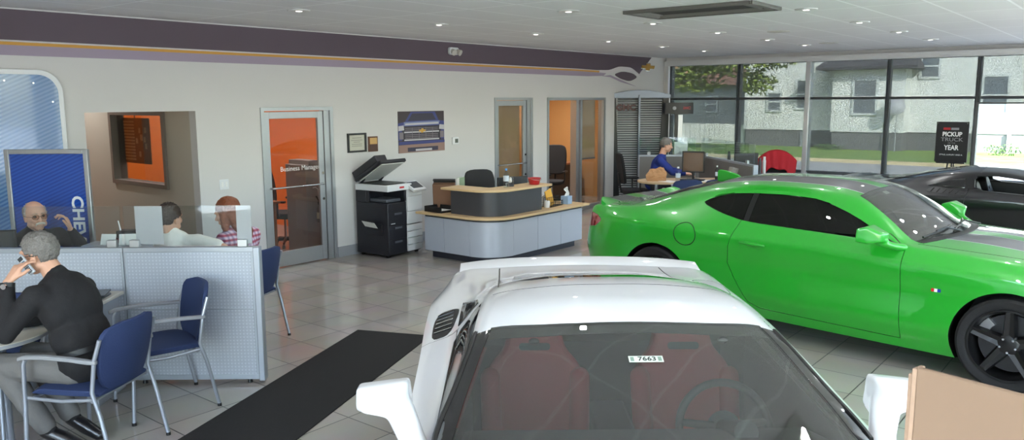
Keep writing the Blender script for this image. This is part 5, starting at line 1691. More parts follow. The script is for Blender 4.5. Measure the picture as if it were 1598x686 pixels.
# blue wall sign with rounded white frame, far left
def blue_print(name, c0, c1, sc, refl):
    m, nt, b = node_mat(name)
    tc = nt.nodes.new('ShaderNodeTexCoord'); mp = nt.nodes.new('ShaderNodeMapping'); mp.inputs['Rotation'].default_value = (0, math.radians(24), 0)
    wv = nt.nodes.new('ShaderNodeTexWave'); wv.bands_direction = 'Z'; wv.inputs['Scale'].default_value = sc
    nt.links.new(tc.outputs['Object'], mp.inputs[0]); nt.links.new(mp.outputs[0], wv.inputs[0])
    mx = nt.nodes.new('ShaderNodeMix'); mx.data_type = 'RGBA'; mx.inputs[6].default_value = c0; mx.inputs[7].default_value = c1
    nt.links.new(wv.outputs['Fac'], mx.inputs[0]); nt.links.new(mx.outputs[2], b.inputs['Base Color'])
    b.inputs['Roughness'].default_value = refl; b.inputs['Coat Weight'].default_value = .6
    return m
t = thing('wall_sign', 'large pale blue wall sign with rounded white frame at far left', 'wall sign', (2.35, YB, 1.28))
rr = round_rect(2.14, 2.26, .22, 8)
b = MB(); b.prism(rr, .02, .05, 0, FRONT_WALL(0, 0, 0)); b.build('frame', mat('sign_white', rgb(226, 228, 230), .35), t, bevel=.006)
b = MB(); b.prism(round_rect(2.04, 2.16, .18, 8), .05, .056, 0, FRONT_WALL(0, 0, 0)); b.build('face', blue_print('sign_blue', rgb(72, 112, 166), rgb(108, 144, 190), 9, .12), t)
b = MB()
for x, z in ((.55, 1.02), (.80, 1.0), (.96, .82), (.985, .1), (-.2, 1.03)): b.cyl((x, -.056, z), (x, -.062, z), .010, .009, 12)
b.build('screws', CHROME, t, smooth=40)
b = MB(); b.box((-.9, -.02, -.9), (.9, 0, .9)); b.build('standoff', ALU, t)
# framed banner leaning in front of it
t = thing('banner_stand', 'blue framed floor banner with white vertical lettering at far left', 'banner', (2.87, 7.574, 0), math.radians(-51))
b = MB()
for x in (-.345, .345): b.box((x-.02, -.02, .02), (x+.02, .02, 1.69))
for z in (.04, 1.67): b.box((-.325, -.02, z-.02), (.325, .02, z+.02))
b.build('frame', ALU, t, bevel=.004)
b = MB(); b.box((-.325, -.006, .06), (.325, .006, 1.65)); b.build('banner_face', blue_print('banner_blue', rgb(24, 62, 150), rgb(36, 84, 178), 11, .18), t)
b = MB(); b.box((-.30, -.12, 0), (-.24, .12, .02)); b.box((.24, -.12, 0), (.30, .12, .02)); b.build('foot', ALU, t, bevel=.004)
text('lettering', 'CHEVROLET', .14, mat('letter_white', rgb(232, 234, 236), .5), t, frame_M((.235, -.008, .845), (0, 0, -1), (1, 0, 0)), .0012, 'CENTER', .004, 1.12)
# ------------------------------------------------------------------ near cubicle
def perf_mat():
    m, nt, b = node_mat('perforated_metal')
    tc = nt.nodes.new('ShaderNodeTexCoord'); mp = nt.nodes.new('ShaderNodeMapping'); mp.inputs['Rotation'].default_value = (0, math.radians(45), 0)
    nt.links.new(tc.outputs['Object'], mp.inputs[0])
    sp = nt.nodes.new('ShaderNodeSeparateXYZ'); nt.links.new(mp.outputs[0], sp.inputs[0])
    def M(op, a, v=None):
        n = nt.nodes.new('ShaderNodeMath'); n.operation = op
        if isinstance(a, (int, float)): n.inputs[0].default_value = a
        else: nt.links.new(a, n.inputs[0])
        if v is not None:
            if isinstance(v, (int, float)): n.inputs[1].default_value = v
            else: nt.links.new(v, n.inputs[1])
        return n.outputs[0]
    s = 2*PI/.036
    d = M('MULTIPLY', M('COSINE', M('MULTIPLY', sp.outputs['X'], s)), M('COSINE', M('MULTIPLY', sp.outputs['Z'], s)))
    hole = M('GREATER_THAN', d, .6)
    mx = nt.nodes.new('ShaderNodeMix'); mx.data_type = 'RGBA'; mx.inputs[6].default_value = rgb(176, 182, 192); mx.inputs[7].default_value = rgb(196, 202, 211)
    nt.links.new(hole, mx.inputs[0]); nt.links.new(mx.outputs[2], b.inputs['Base Color'])
    bp = nt.nodes.new('ShaderNodeBump'); bp.inputs['Strength'].default_value = .15; bp.inputs['Distance'].default_value = .002
    nt.links.new(d, bp.inputs['Height']); nt.links.new(bp.outputs[0], b.inputs['Normal'])
    b.inputs['Roughness'].default_value = .45
    return m
PERF = perf_mat()
PFR = mat('partition_frame', rgb(170, 176, 184), .4, metal=.4)
GSCR = glass('screen_glass', (.90, .93, .93), 1.0)
def partition(label, loc, rz, L, post=False, glass_h=.305, h=1.04, group='low partitions with glass screens', perf=PERF, clips=(.08, -.08)):
    """runs from the origin along local -X (L long); faces local -Y"""
    t = thing('partition', label, 'partition', loc, rz, group)
    f = MB()
    f.box((-L, -.03, h-.035), (0, .03, h)); f.box((-L, -.03, .03), (0, .03, .07)); f.box((-L, -.03, .07), (-L+.02, .03, h-.035)); f.box((-.02, -.03, .07), (0, .03, h-.035)); f.box((-L+.02, -.03, .57), (-.02, .03, .578))
    f.build('frame', PFR, t, bevel=.003)
    p = MB(); p.box((-L+.02, -.026, .07), (-.02, .026, .57)); p.build('lower_panel', perf, t)
    p = MB(); p.box((-L+.02, -.026, .578), (-.02, .026, h-.035)); p.build('upper_panel', perf, t)
    if post:
        q = MB(); q.box((.0, -.04, .02), (.045, .04, h)); q.build('end_post', PFR, t, bevel=.006)
    q = MB()
    for x in (-.08, -L+.08): q.cyl((x, 0, 0), (x, 0, .03), .02, .014, 12)
    q.build('levelling_feet', BLACKP, t, smooth=40)
    if glass_h:
        g = MB(); g.box((-L+.01, -.004, h+.012), (-.01, .004, h+glass_h)); g.build('glass_screen', GSCR, t)
        for x in clips:
            xx = x if x < 0 else -L+x
            c = MB(); c.box((xx-.035, -.020, h), (xx+.035, .020, h+.055)); c.build('glass_clip', ALU, t, bevel=.004)
    return t
PR = math.radians(-50.3)
ux, uy = math.cos(PR), math.sin(PR)
partition('grey perforated partition behind the empty blue chair', (3.30, 5.13, 0), PR, .95, True)
partition('grey perforated partition behind the man on the phone', (3.30-.955*ux, 5.13-.955*uy, 0), PR, 1.05, False, clips=(.08, -.08))
# desk of the man on the phone: round end table and side worktop
BEIGE = mat('laminate_beige', rgb(206, 200, 186), .45, var=.02, scale=4)
t = thing('desk', 'beige desk with rounded end, below the man on the phone', 'desk', (1.60, 5.41, 0), math.radians(-51))
b = MB(); b.prism([(.36*math.cos(a), .36*math.sin(a)) for a in [-PI/2+PI*k/24 for k in range(25)]] + [(-1.2, .36), (-1.2, -.36)], .695, .722); b.build('desktop', BEIGE, t, bevel=.004)
b = MB(); b.prism([(.365*math.cos(a), .365*math.sin(a)) for a in [-PI/2+PI*k/24 for k in range(25)]] + [(-1.2, .365), (-1.2, -.365)], .70, .717); b.build('edge_band', GREYP, t)
b = MB(); b.cyl((.10, -.0, .0), (.10, 0, .695), .03, .03, 16); b.build('leg', SILVER, t, smooth=40)
b = MB(); b.cyl((-.9, 0, 0), (-.9, 0, .695), .03, .03, 16); b.build('leg', SILVER, t, smooth=40)
t = thing('worktop', 'narrow beige side worktop carrying magazines along the partition', 'worktop', (2.16, 6.07, 0), PR)
b = MB(); b.box((-.25, -.22, .70), (.50, .22, .725)); b.build('top', BEIGE, t, bevel=.004)
b = MB(); b.box((.44, -.20, .0), (.47, .20, .70)); b.box((-.22, -.20, .0), (-.19, .20, .70)); b.build('end_panel', PFR, t)
for i, (dx, dz, r, c) in enumerate(((.30, 0, .1, rgb(70, 74, 80)), (.29, .012, -.15, rgb(120, 122, 126)), (.31, .024, .25, rgb(58, 60, 66)))):
    b = MB(); b.box((-.14, -.10, 0), (.14, .10, .011)); o = b.build('magazine', mat('magazine_%d' % i, c, .35, var=.5, scale=14), None, loc=(2.16+dx*ux+.02, 6.07+dx*uy-.02, .7255+dz), rot=(0, 0, PR+r)); tag(o, ['dark magazine at the bottom of the pile on the side worktop', 'grey magazine in the middle of the pile on the side worktop', 'glossy dark magazine on top of the pile on the side worktop'][i], 'magazine', 'magazines on the side worktop')
sheet_ = MB(); sheet_.box((-.11, -.15, 0), (.11, .15, .006)); o = sheet_.build('paper_pad', PAPER, None, loc=(1.50, 5.30, .7225), rot=(0, 0, .5)); tag(o, 'white paper pad on the desk under the man\'s elbow', 'paper')
b = MB(); b.box((-.05, -.07, 0), (.05, .07, .005)); o = b.build('sticky_note', mat('note_yellow', rgb(222, 220, 90), .7), None, loc=(1.46, 5.62, .7225), rot=(0, 0, .2)); tag(o, 'yellow note on the desk at the left edge', 'note')
# chairs
guest_chair('blue armchair the man on the phone sits in', (1.98, 4.88, 0), math.radians(120))
guest_chair('empty blue armchair in front of the perforated partition', (2.60, 5.27, 0), math.radians(167))
guest_chair('blue chair the red-haired woman sits in', (3.80, 6.17, 0), math.radians(112))
guest_chair('blue chair at the left edge behind the desk', (1.66, 5.64, 0), math.radians(215))

# other side of the screen
t = thing('desk', 'beige desk behind the glass screen, in front of the man with glasses', 'desk', (2.60, 6.52, 0), PR)
b = MB(); b.box((-.55, -.31, .70), (.42, .31, .725)); b.build('desktop', BEIGE, t, bevel=.004)
b = MB(); b.box((-.52, -.28, 0), (-.49, .28, .70)); b.box((.37, -.28, 0), (.40, .28, .70)); b.build('end_panel', PFR, t)
t = thing('desk_shelf', 'grey desk shelf behind the screen carrying the desk set', 'shelf', (2.90, 6.27, .725), PR)
b = MB(); b.box((-.30, -.11, .25), (.16, .11, .27)); b.box((-.30, -.11, 0), (-.28, .11, .25)); b.box((.14, -.11, 0), (.16, .11, .25)); b.build('shelf_board', PFR, t)
t = thing('desk_organiser', 'dark red and black desk organiser with a white pen, seen through the glass', 'desk organiser', (2.95, 6.31, .995), PR)
b = MB(); b.box((-.10, -.06, 0), (.10, .06, .035)); b.build('red_base', mat('organiser_red', rgb(126, 34, 36), .5), t, bevel=.004)
b = MB(); b.prism([(-.095, -.055), (.095, -.055), (.095, .055), (-.095, .055)], .035, .045); b.box((-.085, -.05, .045), (.08, .05, .095)); b.build('black_tray', BLACKP, t, bevel=.006)
b = MB(); b.cyl((-.07, 0, .09), (-.085, 0, .17), .006, .005, 8); b.build('pen', WHITEP, t)
for i, (dx, r) in enumerate(((-.13, -.1), (.02, .15), (.08, .3))):
    b = MB(); b.box((-.06, -.002, 0), (.06, .002, .085)); o = b.build('paper_or_glare_sheet', PAPER, None, loc=(2.93+dx*ux-.07, 6.22+dx*uy, .995), rot=(-.35, 0, PR+r)); tag(o, 'white paper slips propped on the desk shelf behind the glass', 'paper', 'paper slips behind the screen')
t = thing('monitor', 'black monitor seen from behind at the left edge, beside the man with glasses', 'monitor', (2.19, 7.10, .725), math.radians(-40))
b = MB(); b.box((-.22, -.025, .11), (.22, .02, .38)); b.build('screen_housing', BLACKP, t, bevel=.008)
b = MB(); b.box((-.20, .0205, .13), (.20, .022, .36)); b.build('screen', MATS['screen_off'], t)
b = MB(); b.cyl((0, 0, .01), (0, 0, .2), .02, .02, 12); b.prism(round_rect(.24, .18, .05), 0, .012); b.build('stand', BLACKP, t, smooth=40)
t2 = MB(); t2.box((-.42, -.2, .70), (.26, .2, .725)); t2.box((-.40, -.18, 0), (-.37, .18, .70)); t2.box((.22, -.18, 0), (.25, .18, .70))
o = t2.build('side_desk', BEIGE, None, loc=(2.28, 7.00, 0), rot=(0, 0, math.radians(-40))); tag(o, 'beige side desk under the black monitor at the left edge', 'desk')
def glass_glare(name, label, x0, x1, z0, z1, m, part_off):
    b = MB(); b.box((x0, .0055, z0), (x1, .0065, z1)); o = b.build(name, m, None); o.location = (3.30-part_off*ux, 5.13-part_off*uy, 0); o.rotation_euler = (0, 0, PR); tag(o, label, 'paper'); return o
VEIL, vnt, vb = node_mat('glare_veil')  # pale translucent sheets stand in for bright reflections in the glass screen
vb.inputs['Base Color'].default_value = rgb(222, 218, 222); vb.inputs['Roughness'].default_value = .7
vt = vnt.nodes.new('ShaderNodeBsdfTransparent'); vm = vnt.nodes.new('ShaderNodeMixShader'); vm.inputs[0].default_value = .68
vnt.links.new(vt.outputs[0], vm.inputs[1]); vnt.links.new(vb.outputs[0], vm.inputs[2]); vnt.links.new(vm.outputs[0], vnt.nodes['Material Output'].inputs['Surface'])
glass_glare('paper_or_glare_sheet', 'large white veil imitating a reflection in the glass screen beside the white-shirted man', -.86, -.66, 1.06, 1.343, VEIL, 0)
glass_glare('paper_or_glare_sheet', 'narrow white veil imitating a reflection in the glass screen before the woman', -.12, -.012, 1.06, 1.343, VEIL, 0)

# ------------------------------------------------------------------ mat and foreground box
b = MB(); b.box((-4.4, -.36, 0), (0, .36, .009)); o = b.build('floor_mat', mat('mat_black', rgb(26, 24, 24), .95, bump=.6, scale=320, var=.15), None, bevel=.004, loc=(4.79, 5.28, .0), rot=(0, 0, math.radians(23.5))); tag(o, 'long black ribbed floor mat between the chairs and white car', 'mat')
CARD = mat('cardboard', rgb(126, 103, 84), .8, var=.05, scale=9, bump=.05)
CARDI = mat('cardboard_edge', rgb(158, 132, 112), .9, var=.15, scale=120)
t = thing('cardboard_box', 'open cardboard box close to the camera at lower right', 'box', (.666, .131, 1.30), math.radians(-79))
# local x runs along the carton's near side (to the right), local y away from the camera
b = MB(); b.box((0, 0, 0), (.42, .004, .38)); b.box((0, .356, 0), (.42, .36, .38)); b.box((0, .004, 0), (.004, .356, .38)); b.box((.416, .004, 0), (.42, .356, .38)); b.box((.004, .004, 0), (.416, .356, .006)); b.build('carton', CARD, t)
RF = Matrix.Translation((0, 0, .38)) @ Matrix.Rotation(math.radians(-25), 4, 'Z')
b = MB(); b.box((.0, -.004, .0), (.40, .0, .213), 0, RF); b.build('flap', CARD, t, bevel=.0015)
b = MB(); b.box((-.0035, -.004, .0), (.0005, .010, .211), 0, RF); b.build('folded_edge', CARDI, t, bevel=.001)
b = MB(); b.box((-.009, .002, .0), (-.0045, .014, .204), 0, RF); b.build('folded_edge', CARDI, t, bevel=.001)
t = thing('shelf_unit', 'tall metal shelf unit under the cardboard box, outside the frame', 'shelf', (.666, .131, 0), math.radians(-79))
b = MB()
for z in (.1, .5, .9, 1.27): b.box((-.02, -.01, z), (.44, .37, z+.03))
for x in (-.01, .41):
    for y in (.0, .35): b.box((x, y-.01, 0), (x+.02, y+.01, 1.27))
b.build('frame', ALU, t)

# ------------------------------------------------------------------ black sign on an easel by the windows
t = thing('sign_stand', 'black pickup truck of the year sign in front of the windows', 'sign', (15.50, 2.80, 0), math.radians(-90))
b = MB(); b.box((-.25, -.012, 1.0), (.25, .012, 1.69)); b.build('board', mat('sign_black', rgb(14, 14, 18), .5), t, bevel=.003)
b = MB(); b.tube([(-.16, .03, 0), (0, .03, 1.35)], .012, 8); b.tube([(.16, .03, 0), (0, .03, 1.35)], .012, 8); b.tube([(0, .32, 0), (0, .03, 1.35)], .012, 8); b.box((-.22, -.03, .975), (.22, .03, 1.0)); b.build('easel', BLACKP, t, smooth=60)
WH = mat('sign_letter_white', rgb(226, 226, 226), .6); GY = mat('sign_letter_grey', rgb(132, 132, 136), .6); RD = mat('sign_letter_red', rgb(170, 36, 40), .6)
SF = lambda z, x=0: frame_M((x, -.0125, z), (1, 0, 0), (0, 0, 1))
text('lettering', 'PICKUP', .105, WH, t, SF(1.475), .0008, 'CENTER', .003, .86)
text('lettering', 'TRUCK', .088, GY, t, SF(1.385), .0008, 'CENTER', .001, 1.18)
text('lettering', 'OF THE', .034, GY, t, SF(1.325), .0008)
text('lettering', 'YEAR', .115, WH, t, SF(1.245), .0008, 'CENTER', .003, .80)
text('lettering', 'STYLE, LUXURY AND A', .034, WH, t, SF(1.125), .0008)
b = MB(); b.box((-.14, -.0135, 1.552), (-.03, -.0125, 1.592)); b.build('red_mark', RD, t); b = MB(); b.box((-.02, -.0135, 1.552), (.10, -.0125, 1.59)); b.build('grey_mark', GY, t)
for x in (-.225, .225):
    b = MB(); b.cyl((x, -.012, 1.665), (x, -.015, 1.665), .006, .006, 10); b.build('pin', CHROME, t)

# ------------------------------------------------------------------ slatted display tower in the corner
SLAT = mat('tower_slat', rgb(206, 209, 212), .4, metal=.15); TFR = mat('tower_frame', rgb(112, 120, 132), .35, metal=.5)
t = thing('display_tower', 'tall slatted silver display tower with red and black logo in the corner', 'display', (14.16, 8.20, 0), math.radians(-51))
# local x right across the front, faces -y
b = MB(); hw = .50
b.box((-.02, -.12, 0), (.02, -.06, 2.18)); b.build('centre_post', TFR, t, bevel=.004)
for sx in (-1, 1):
    b = MB()
    for k in range(44):
        z = .12+.0455*k; M = Matrix.Translation((sx*.24, -.055, z)) @ Matrix.Rotation(math.radians(28), 4, 'X')
        b.box((-.215, -.017, -.003), (.215, .017, .003), 0, M)
    b.build('slats', SLAT, t)
    b = MB(); b.prism([(sx*.37, .0), (sx*.585, .0), (sx*.59, 2.12), (sx*.47, 2.12)][::sx], -.02, .04, 0, FRONT_WALL(0, -.05, 0)); b.build('black_fin', mat('fin_black', rgb(24, 25, 28), .35, metal=.3), t)
    b = MB(); b.box((sx*.60-.012, -.07, .0), (sx*.60+.012, -.03, 2.12)); b.build('side_rail', SLAT, t)
b = MB(); b.box((-.56, .0, .02), (.56, .02, 2.12)); b.build('back_panel', mat('tower_back', rgb(86, 90, 96), .5), t)
b = MB(); top = [(-.62, 2.12)] + [(-.62+1.24*k/16, 2.19+.09*math.sin(PI*k/16)) for k in range(17)] + [(.62, 2.12)]
b.prism(top, -.06, .05, 0, FRONT_WALL(0, -.05, 0)); b.build('crown', TFR, t, bevel=.006)
b = MB(); b.box((-.62, -.22, 0), (.62, .12, .06)); b.build('base', TFR, t, bevel=.006)
text('logo', 'GMC', .155, mat('logo_dark_red', rgb(70, 18, 22), .4), t, frame_M((-.27, -.10, 1.93), (1, 0, 0), (0, 0, 1)), .012, 'CENTER', .006, 1.15)
# kiosk: black curved sign on a post
t = thing('kiosk', 'black curved sign head on a slim silver post by the corner window', 'sign', (14.16, 7.31, 0), math.radians(-51))
b = MB(); b.box((-.075, -.03, .02), (-.02, .03, 1.82)); b.build('black_post', BLACKP, t); b = MB(); b.box((-.018, -.035, .02), (.075, .035, 1.80)); b.build('silver_post', ALU, t, bevel=.006)
b = MB(); b.prism(round_rect(.42, .36, .08), 0, .02); b.build('base', ALU, t)
b = MB(); n = 12; vs = []
for k in range(n+1):
    u = -1+2*k/n; x = u*.27; y = -.03-.05*(1-u*u)
    vs += [(x, y, 1.815), (x, y, 2.03), (x, y+.05, 2.03), (x, y+.05, 1.815)]
b.add(vs, [(k*4+q, k*4+(q+1) % 4, k*4+4+(q+1) % 4, k*4+4+q) for k in range(n) for q in range(4)] + [(0, 1, 2, 3), (n*4+3, n*4+2, n*4+1, n*4)]); b.build('sign_head', BLACKP, t, smooth=30)
text('logo', 'GMC', .07, mat('logo_red_dull', rgb(120, 24, 30), .4), t, frame_M((.12, -.078, 1.925), (1, -.06, 0), (0, 0, 1)), .002, 'CENTER', .003, 1.15)
b = MB(); b.cyl((-.1, -.072, 1.925), (-.1, -.079, 1.925), .035, .035, 20); b.build('round_badge', GREYP, t)
# rack of brochures under it
b = MB(); b.box((-.09, -.09, 1.02), (.17, -.04, 1.28)); b.build('brochure_rack', ALU, t)

# ------------------------------------------------------------------ far desk of the man in blue
FD = math.radians(-51); fx, fy = math.cos(FD), math.sin(FD)      # local x = to the right in the photograph
DK = mat('desk_oak', rgb(196, 170, 136), .45, var=.05, scale=8)
def far(lat, dep): return (.7766*dep+.63*lat, .63*dep-.7766*lat)
t = thing('desk', 'light wood round-ended desk of the man in blue', 'desk', (*far(2.90, 13.45), 0), FD)
b = MB(); b.prism([(-.35+.42*math.cos(a), .42*math.sin(a)) for a in [PI/2+PI*k/20 for k in range(21)]] + [(.75, -.42), (.75, .42)], .71, .74); b.build('desktop', DK, t, bevel=.004)
b = MB(); b.cyl((-.45, 0, 0), (-.45, 0, .71), .03, .03, 14); b.build('leg', SILVER, t, smooth=40)
b = MB(); b.tube([(-.2, -.35, 0), (-.2, -.35, .71)], .02, 10); b.build('leg', SILVER, t, smooth=40)
b = MB(); b.box((.68, -.4, 0), (.72, .4, .71)); b.build('end_panel', GREYP, t)
px_, py_ = far(3.56, 15.2); 
PGREY = mat('partition_grey', rgb(122, 120, 118), .6, var=.03, scale=6)
partition('long grey partition beside the man in blue, running to the window', (*far(3.89, 12.75), 0), FD+math.radians(-90+7), 2.45, True, .33, 1.05, None, PGREY, clips=(.3, -.3))
partition('grey partition behind the monitor of the man in blue', (*far(3.52, 15.25), 0), FD, 1.1, False, .33, 1.05, None, PGREY, clips=(.2, -.2))
guest_chair('blue guest chair with its back to us, left of two before the oak desk', (*far(2.74, 12.72), 0), math.radians(39+5), 'blue guest chairs before the far desk')
guest_chair('blue guest chair with its back to us, right of two before the oak desk', (*far(3.32, 12.75), 0), math.radians(39-8), 'blue guest chairs before the far desk')
t = thing('monitor', 'black monitor with brown screen on the oak desk, facing the man in blue', 'monitor', (*far(3.10, 13.60), .74), FD+math.radians(-22))
b = MB(); b.box((-.19, -.02, .12), (.19, .02, .48)); b.build('screen_housing', BLACKP, t, bevel=.006)
b = MB(); b.box((-.165, -.0225, .145), (.165, -.0205, .455)); b.build('screen', mat('screen_brown', rgb(70, 56, 44), .2, emit=rgb(96, 72, 52), estr=.25), t)
b = MB(); b.cyl((0, .01, .01), (0, .01, .2), .02, .02, 12); b.prism(round_rect(.22, .17, .05), 0, .012); b.build('stand', BLACKP, t, smooth=40)
t = thing('monitor', 'wide black monitor seen beyond the grey partition', 'monitor', (*far(4.20, 14.3), .735), FD+math.radians(6))
b = MB(); b.box((-.22, -.02, .12), (.22, .02, .40)); b.build('screen_housing', BLACKP, t, bevel=.006)
b = MB(); b.cyl((0, .01, .01), (0, .01, .2), .02, .02, 12); b.prism(round_rect(.22, .17, .05), 0, .012); b.build('stand', BLACKP, t, smooth=40)
t = thing('desk', 'grey desk beyond the partition, under the wide monitor', 'desk', (*far(4.45, 14.5), 0), FD)
b = MB(); b.box((-.55, -.35, .70), (.55, .35, .73)); b.build('desktop', GREYP, t); b = MB(); b.box((-.53, -.33, 0), (-.5, .33, .7)); b.box((.5, -.33, 0), (.53, .33, .7)); b.build('end_panel', GREYP, t)
# paper bag
t = thing('paper_bag', 'crumpled brown paper bag on the oak desk', 'paper bag', (*far(2.44, 13.40), .74), FD)
b = MB(); rnd = random.Random(5)
pts = [(-.17, -.08, 0), (.15, -.08, 0), (.15, .08, 0), (-.15, .08, 0), (-.19, -.07, .09), (.16, -.07, .12), (.15, .07, .13), (-.16, .07, .10), (-.12, -.02, .20), (.02, .0, .15), (.12, .01, .23), (-.02, .03, .17)]
bm = bmesh.new()
for p in pts: bm.verts.new(p)
bmesh.ops.convex_hull(bm, input=bm.verts); me = bpy.data.meshes.new('bag'); bm.to_mesh(me); bm.free(); me.materials.append(mat('kraft_paper', rgb(176, 132, 92), .8, var=.12, scale=18, bump=.3))
o = link('bag', me, t); o.data.update(); sb = o.modifiers.new('s', 'SUBSURF'); sb.subdivision_type = 'SIMPLE'; sb.levels = 3; sb.render_levels = 3
tx = bpy.data.textures.new('crumple', 'CLOUDS'); tx.noise_scale = .06; dm = o.modifiers.new('d', 'DISPLACE'); dm.texture = tx; dm.strength = .05; dm.mid_level = .5
def bottle(lat, dep, z, lab, capc, h=.2, r=.032, body=None):
    t = thing('water_bottle', lab, 'bottle', (*far(lat, dep), z)); s = h/.215
    b = MB(); b.lathe([(0, 0), (r, 0), (r, .12*s), (r*.9, .15*s), (r*.4, .185*s), (r*.38, .195*s)], 16, caps=False); b.build('bottle_body', body or PET, t, smooth=50)
    b = MB(); b.lathe([(r*1.01, .06*s), (r*1.02, .062*s), (r*1.02, .12*s), (r*1.01, .122*s)], 16, caps=False); b.build('bottle_label', MATS['label_pale'], t, smooth=60)
    b = MB(); b.lathe([(0, .193*s), (r*.45, .193*s), (r*.45, .215*s), (0, .215*s)], 12, caps=False); b.build('bottle_cap', capc, t, smooth=40)
bottle(2.76, 13.2, .74, 'clear water bottle beside the paper bag on the oak desk', WHITEP, .25, .04)
bottle(3.48, 13.5, .74, 'small dark bottle with pale cap near the partition', WHITEP, .24, .03, DARKG)
t = thing('box', 'small white and grey patterned box leaning by the partition', 'box', (*far(3.62, 13.15), .74), FD+.3)
b = MB(); M = Matrix.Rotation(math.radians(14), 4, 'Y'); b.box((-.06, -.05, 0.015), (.06, .05, .24), 0, M); b.build('carton', mat('box_patterned', rgb(150, 146, 140), .6, var=.6, scale=30), t, bevel=.003)
for i, (la, de, r) in enumerate(((3.0, 13.22, .2), (3.3, 13.3, -.3), (2.62, 13.25, .5))):
    b = MB(); b.box((-.11, -.15, 0), (.11, .15, .004)); o = b.build('paper_or_glare_sheet', PAPER, None, loc=(*far(la, de), .7405), rot=(0, 0, FD+r)); tag(o, ['white papers before the keyboard of the man in blue', 'white papers by the dark bottle on the oak desk', 'white paper beside the brown paper bag'][i], 'paper', 'papers on the oak desk')
b = MB(); b.box((-.2, -.07, 0), (.2, .07, .02)); o = b.build('keyboard', BLACKP, None, bevel=.004, loc=(*far(3.05, 13.42), .7405), rot=(0, 0, FD-.4)); tag(o, 'black keyboard on the oak desk', 'keyboard')
# small things standing on the partition desk
for i, (la, de, w_, h_) in enumerate(((3.98, 14.62, .05, .42), (4.10, 14.6, .06, .38), (4.36, 14.0, .05, .34), (4.44, 14.02, .05, .36))):
    b = MB(); b.lathe([(0, 0), (w_*.6, 0), (w_*.62, h_*.8), (w_*.45, h_*.86), (w_*.45, h_), (0, h_)], 14, caps=False); o = b.build('spray_bottle', mat('bottle_mix_%d' % (i % 2), (rgb(205, 205, 205) if i % 2 else rgb(60, 60, 64)), .4), None, smooth=40, loc=(*far(la, de), .7305)); tag(o, ['dark bottle left of the wide black monitor', 'pale bottle just left of the wide black monitor', 'dark bottle before the wide black monitor', 'pale bottle before the wide black monitor'][i], 'bottle', 'bottles beyond the grey partition')
# chair with the red jacket
jc = office_chair('black office chair under the red jacket near the windows', (*far(4.93, 14.85), 0), math.radians(200), None, 1.02)
ja = MB(); nu, nv = 28, 16
def jpt(u, v, inn):
    a = (u-.5)*2                       # -1..1 across the back
    # draped half tube over the back: v 0 front hem, .5 top, 1 rear hem
    ang = PI*(v*1.0)
    hw = .36*(1-.14*abs(math.cos(ang))**2)
    y = a*hw
    top_ = 1.15-.20*abs(a)**2.2
    drop_ = abs(math.cos(ang))**1.4
    hem = .34+.025*math.sin(u*14)+.12*max(0, (abs(a)-.5)*2)**2
    x = -.24 + .11*math.cos(ang)*(1+.25*drop_) + .012*math.sin(u*31+v*3)
    z = top_ - drop_*hem
    k = -.012 if inn else 0
    return (x+k*math.cos(ang), y*(1-.02*inn), z-(.012 if inn else 0))
for inn in (0, 1):
    for j in range(nv+1):
        for i in range(nu+1): ja.v.append(jpt(i/nu, j/nv, inn))
n = (nu+1)*(nv+1)
for j in range(nv):
    for i in range(nu):
        a = j*(nu+1)+i; ja.f += [(a, a+1, a+nu+2, a+nu+1), (n+a, n+a+nu+1, n+a+nu+2, n+a+1)]
rim = [i for i in range(nu+1)] + [j*(nu+1)+nu for j in range(1, nv+1)] + [nv*(nu+1)+i for i in range(nu-1, -1, -1)] + [j*(nu+1) for j in range(nv-1, 0, -1)]
ja.f += [(a, n+a, n+c, c) for a, c in zip(rim, rim[1:]+rim[:1])]; ja.m = [0]*len(ja.f)
o = ja.build('jacket', mat('red_cloth', rgb(172, 22, 36), .8, bump=.2, scale=60), None, smooth=180, loc=(*far(4.93, 14.85), 0), rot=(0, 0, math.radians(200))); tag(o, 'red jacket hung over the office chair near the windows', 'jacket')
# dark coat on the chair of the man in blue
bc = office_chair('dark high-backed chair behind the man in blue', (*far(2.22, 14.3), 0), math.radians(-45), mat('coat_black', rgb(20, 20, 23), .9), 1.16)

# ------------------------------------------------------------------ inside the offices
oc = office_chair('black office chair behind the first glass door', (6.88, 9.85, 0), math.radians(-60), None, 1.13)
t = thing('desk', 'dark wood desk inside the orange office', 'desk', (6.05, 9.6, 0))
b = MB(); b.box((-.55, -.35, .72), (.35, .9, .75)); b.build('desktop', mat('desk_walnut', rgb(150, 96, 66), .4, var=.1, scale=8), t, bevel=.004); b = MB(); b.box((-.5, -.3, 0), (-.46, .85, .72)); b.box((.27, -.3, 0), (.31, .85, .72)); b.build('side_panel', MATS['desk_walnut'], t)
t = thing('cabinet', 'narrow grey cabinet just inside the first glass door', 'cabinet', (6.57, 8.90, 0))
b = MB(); b.box((0, 0, .03), (.22, .45, 1.24)); b.box((.06, 0.0, 1.24), (.22, .45, 1.30)); b.build('body', mat('cabinet_grey', rgb(150, 142, 138), .5), t, bevel=.004); b = MB(); b.box((.01, .01, 0), (.21, .44, .03)); b.build('plinth', BLACKP, t)
t = thing('fire_extinguisher', 'small fire extinguisher hanging on the grey cabinet behind the door glass', 'fire extinguisher', (6.74, 8.84, .46))
b = MB(); b.lathe([(0, 0), (.045, 0), (.048, .01), (.048, .19), (.03, .23), (.015, .24)], 18, caps=False); b.build('cylinder', mat('ext_grey', rgb(120, 112, 104), .35), t, smooth=40)
b = MB(); b.lathe([(.0485, .05), (.0487, .055), (.0487, .13), (.0485, .135)], 18, caps=False); b.build('label', mat('ext_label', rgb(214, 206, 180), .6), t, smooth=40)
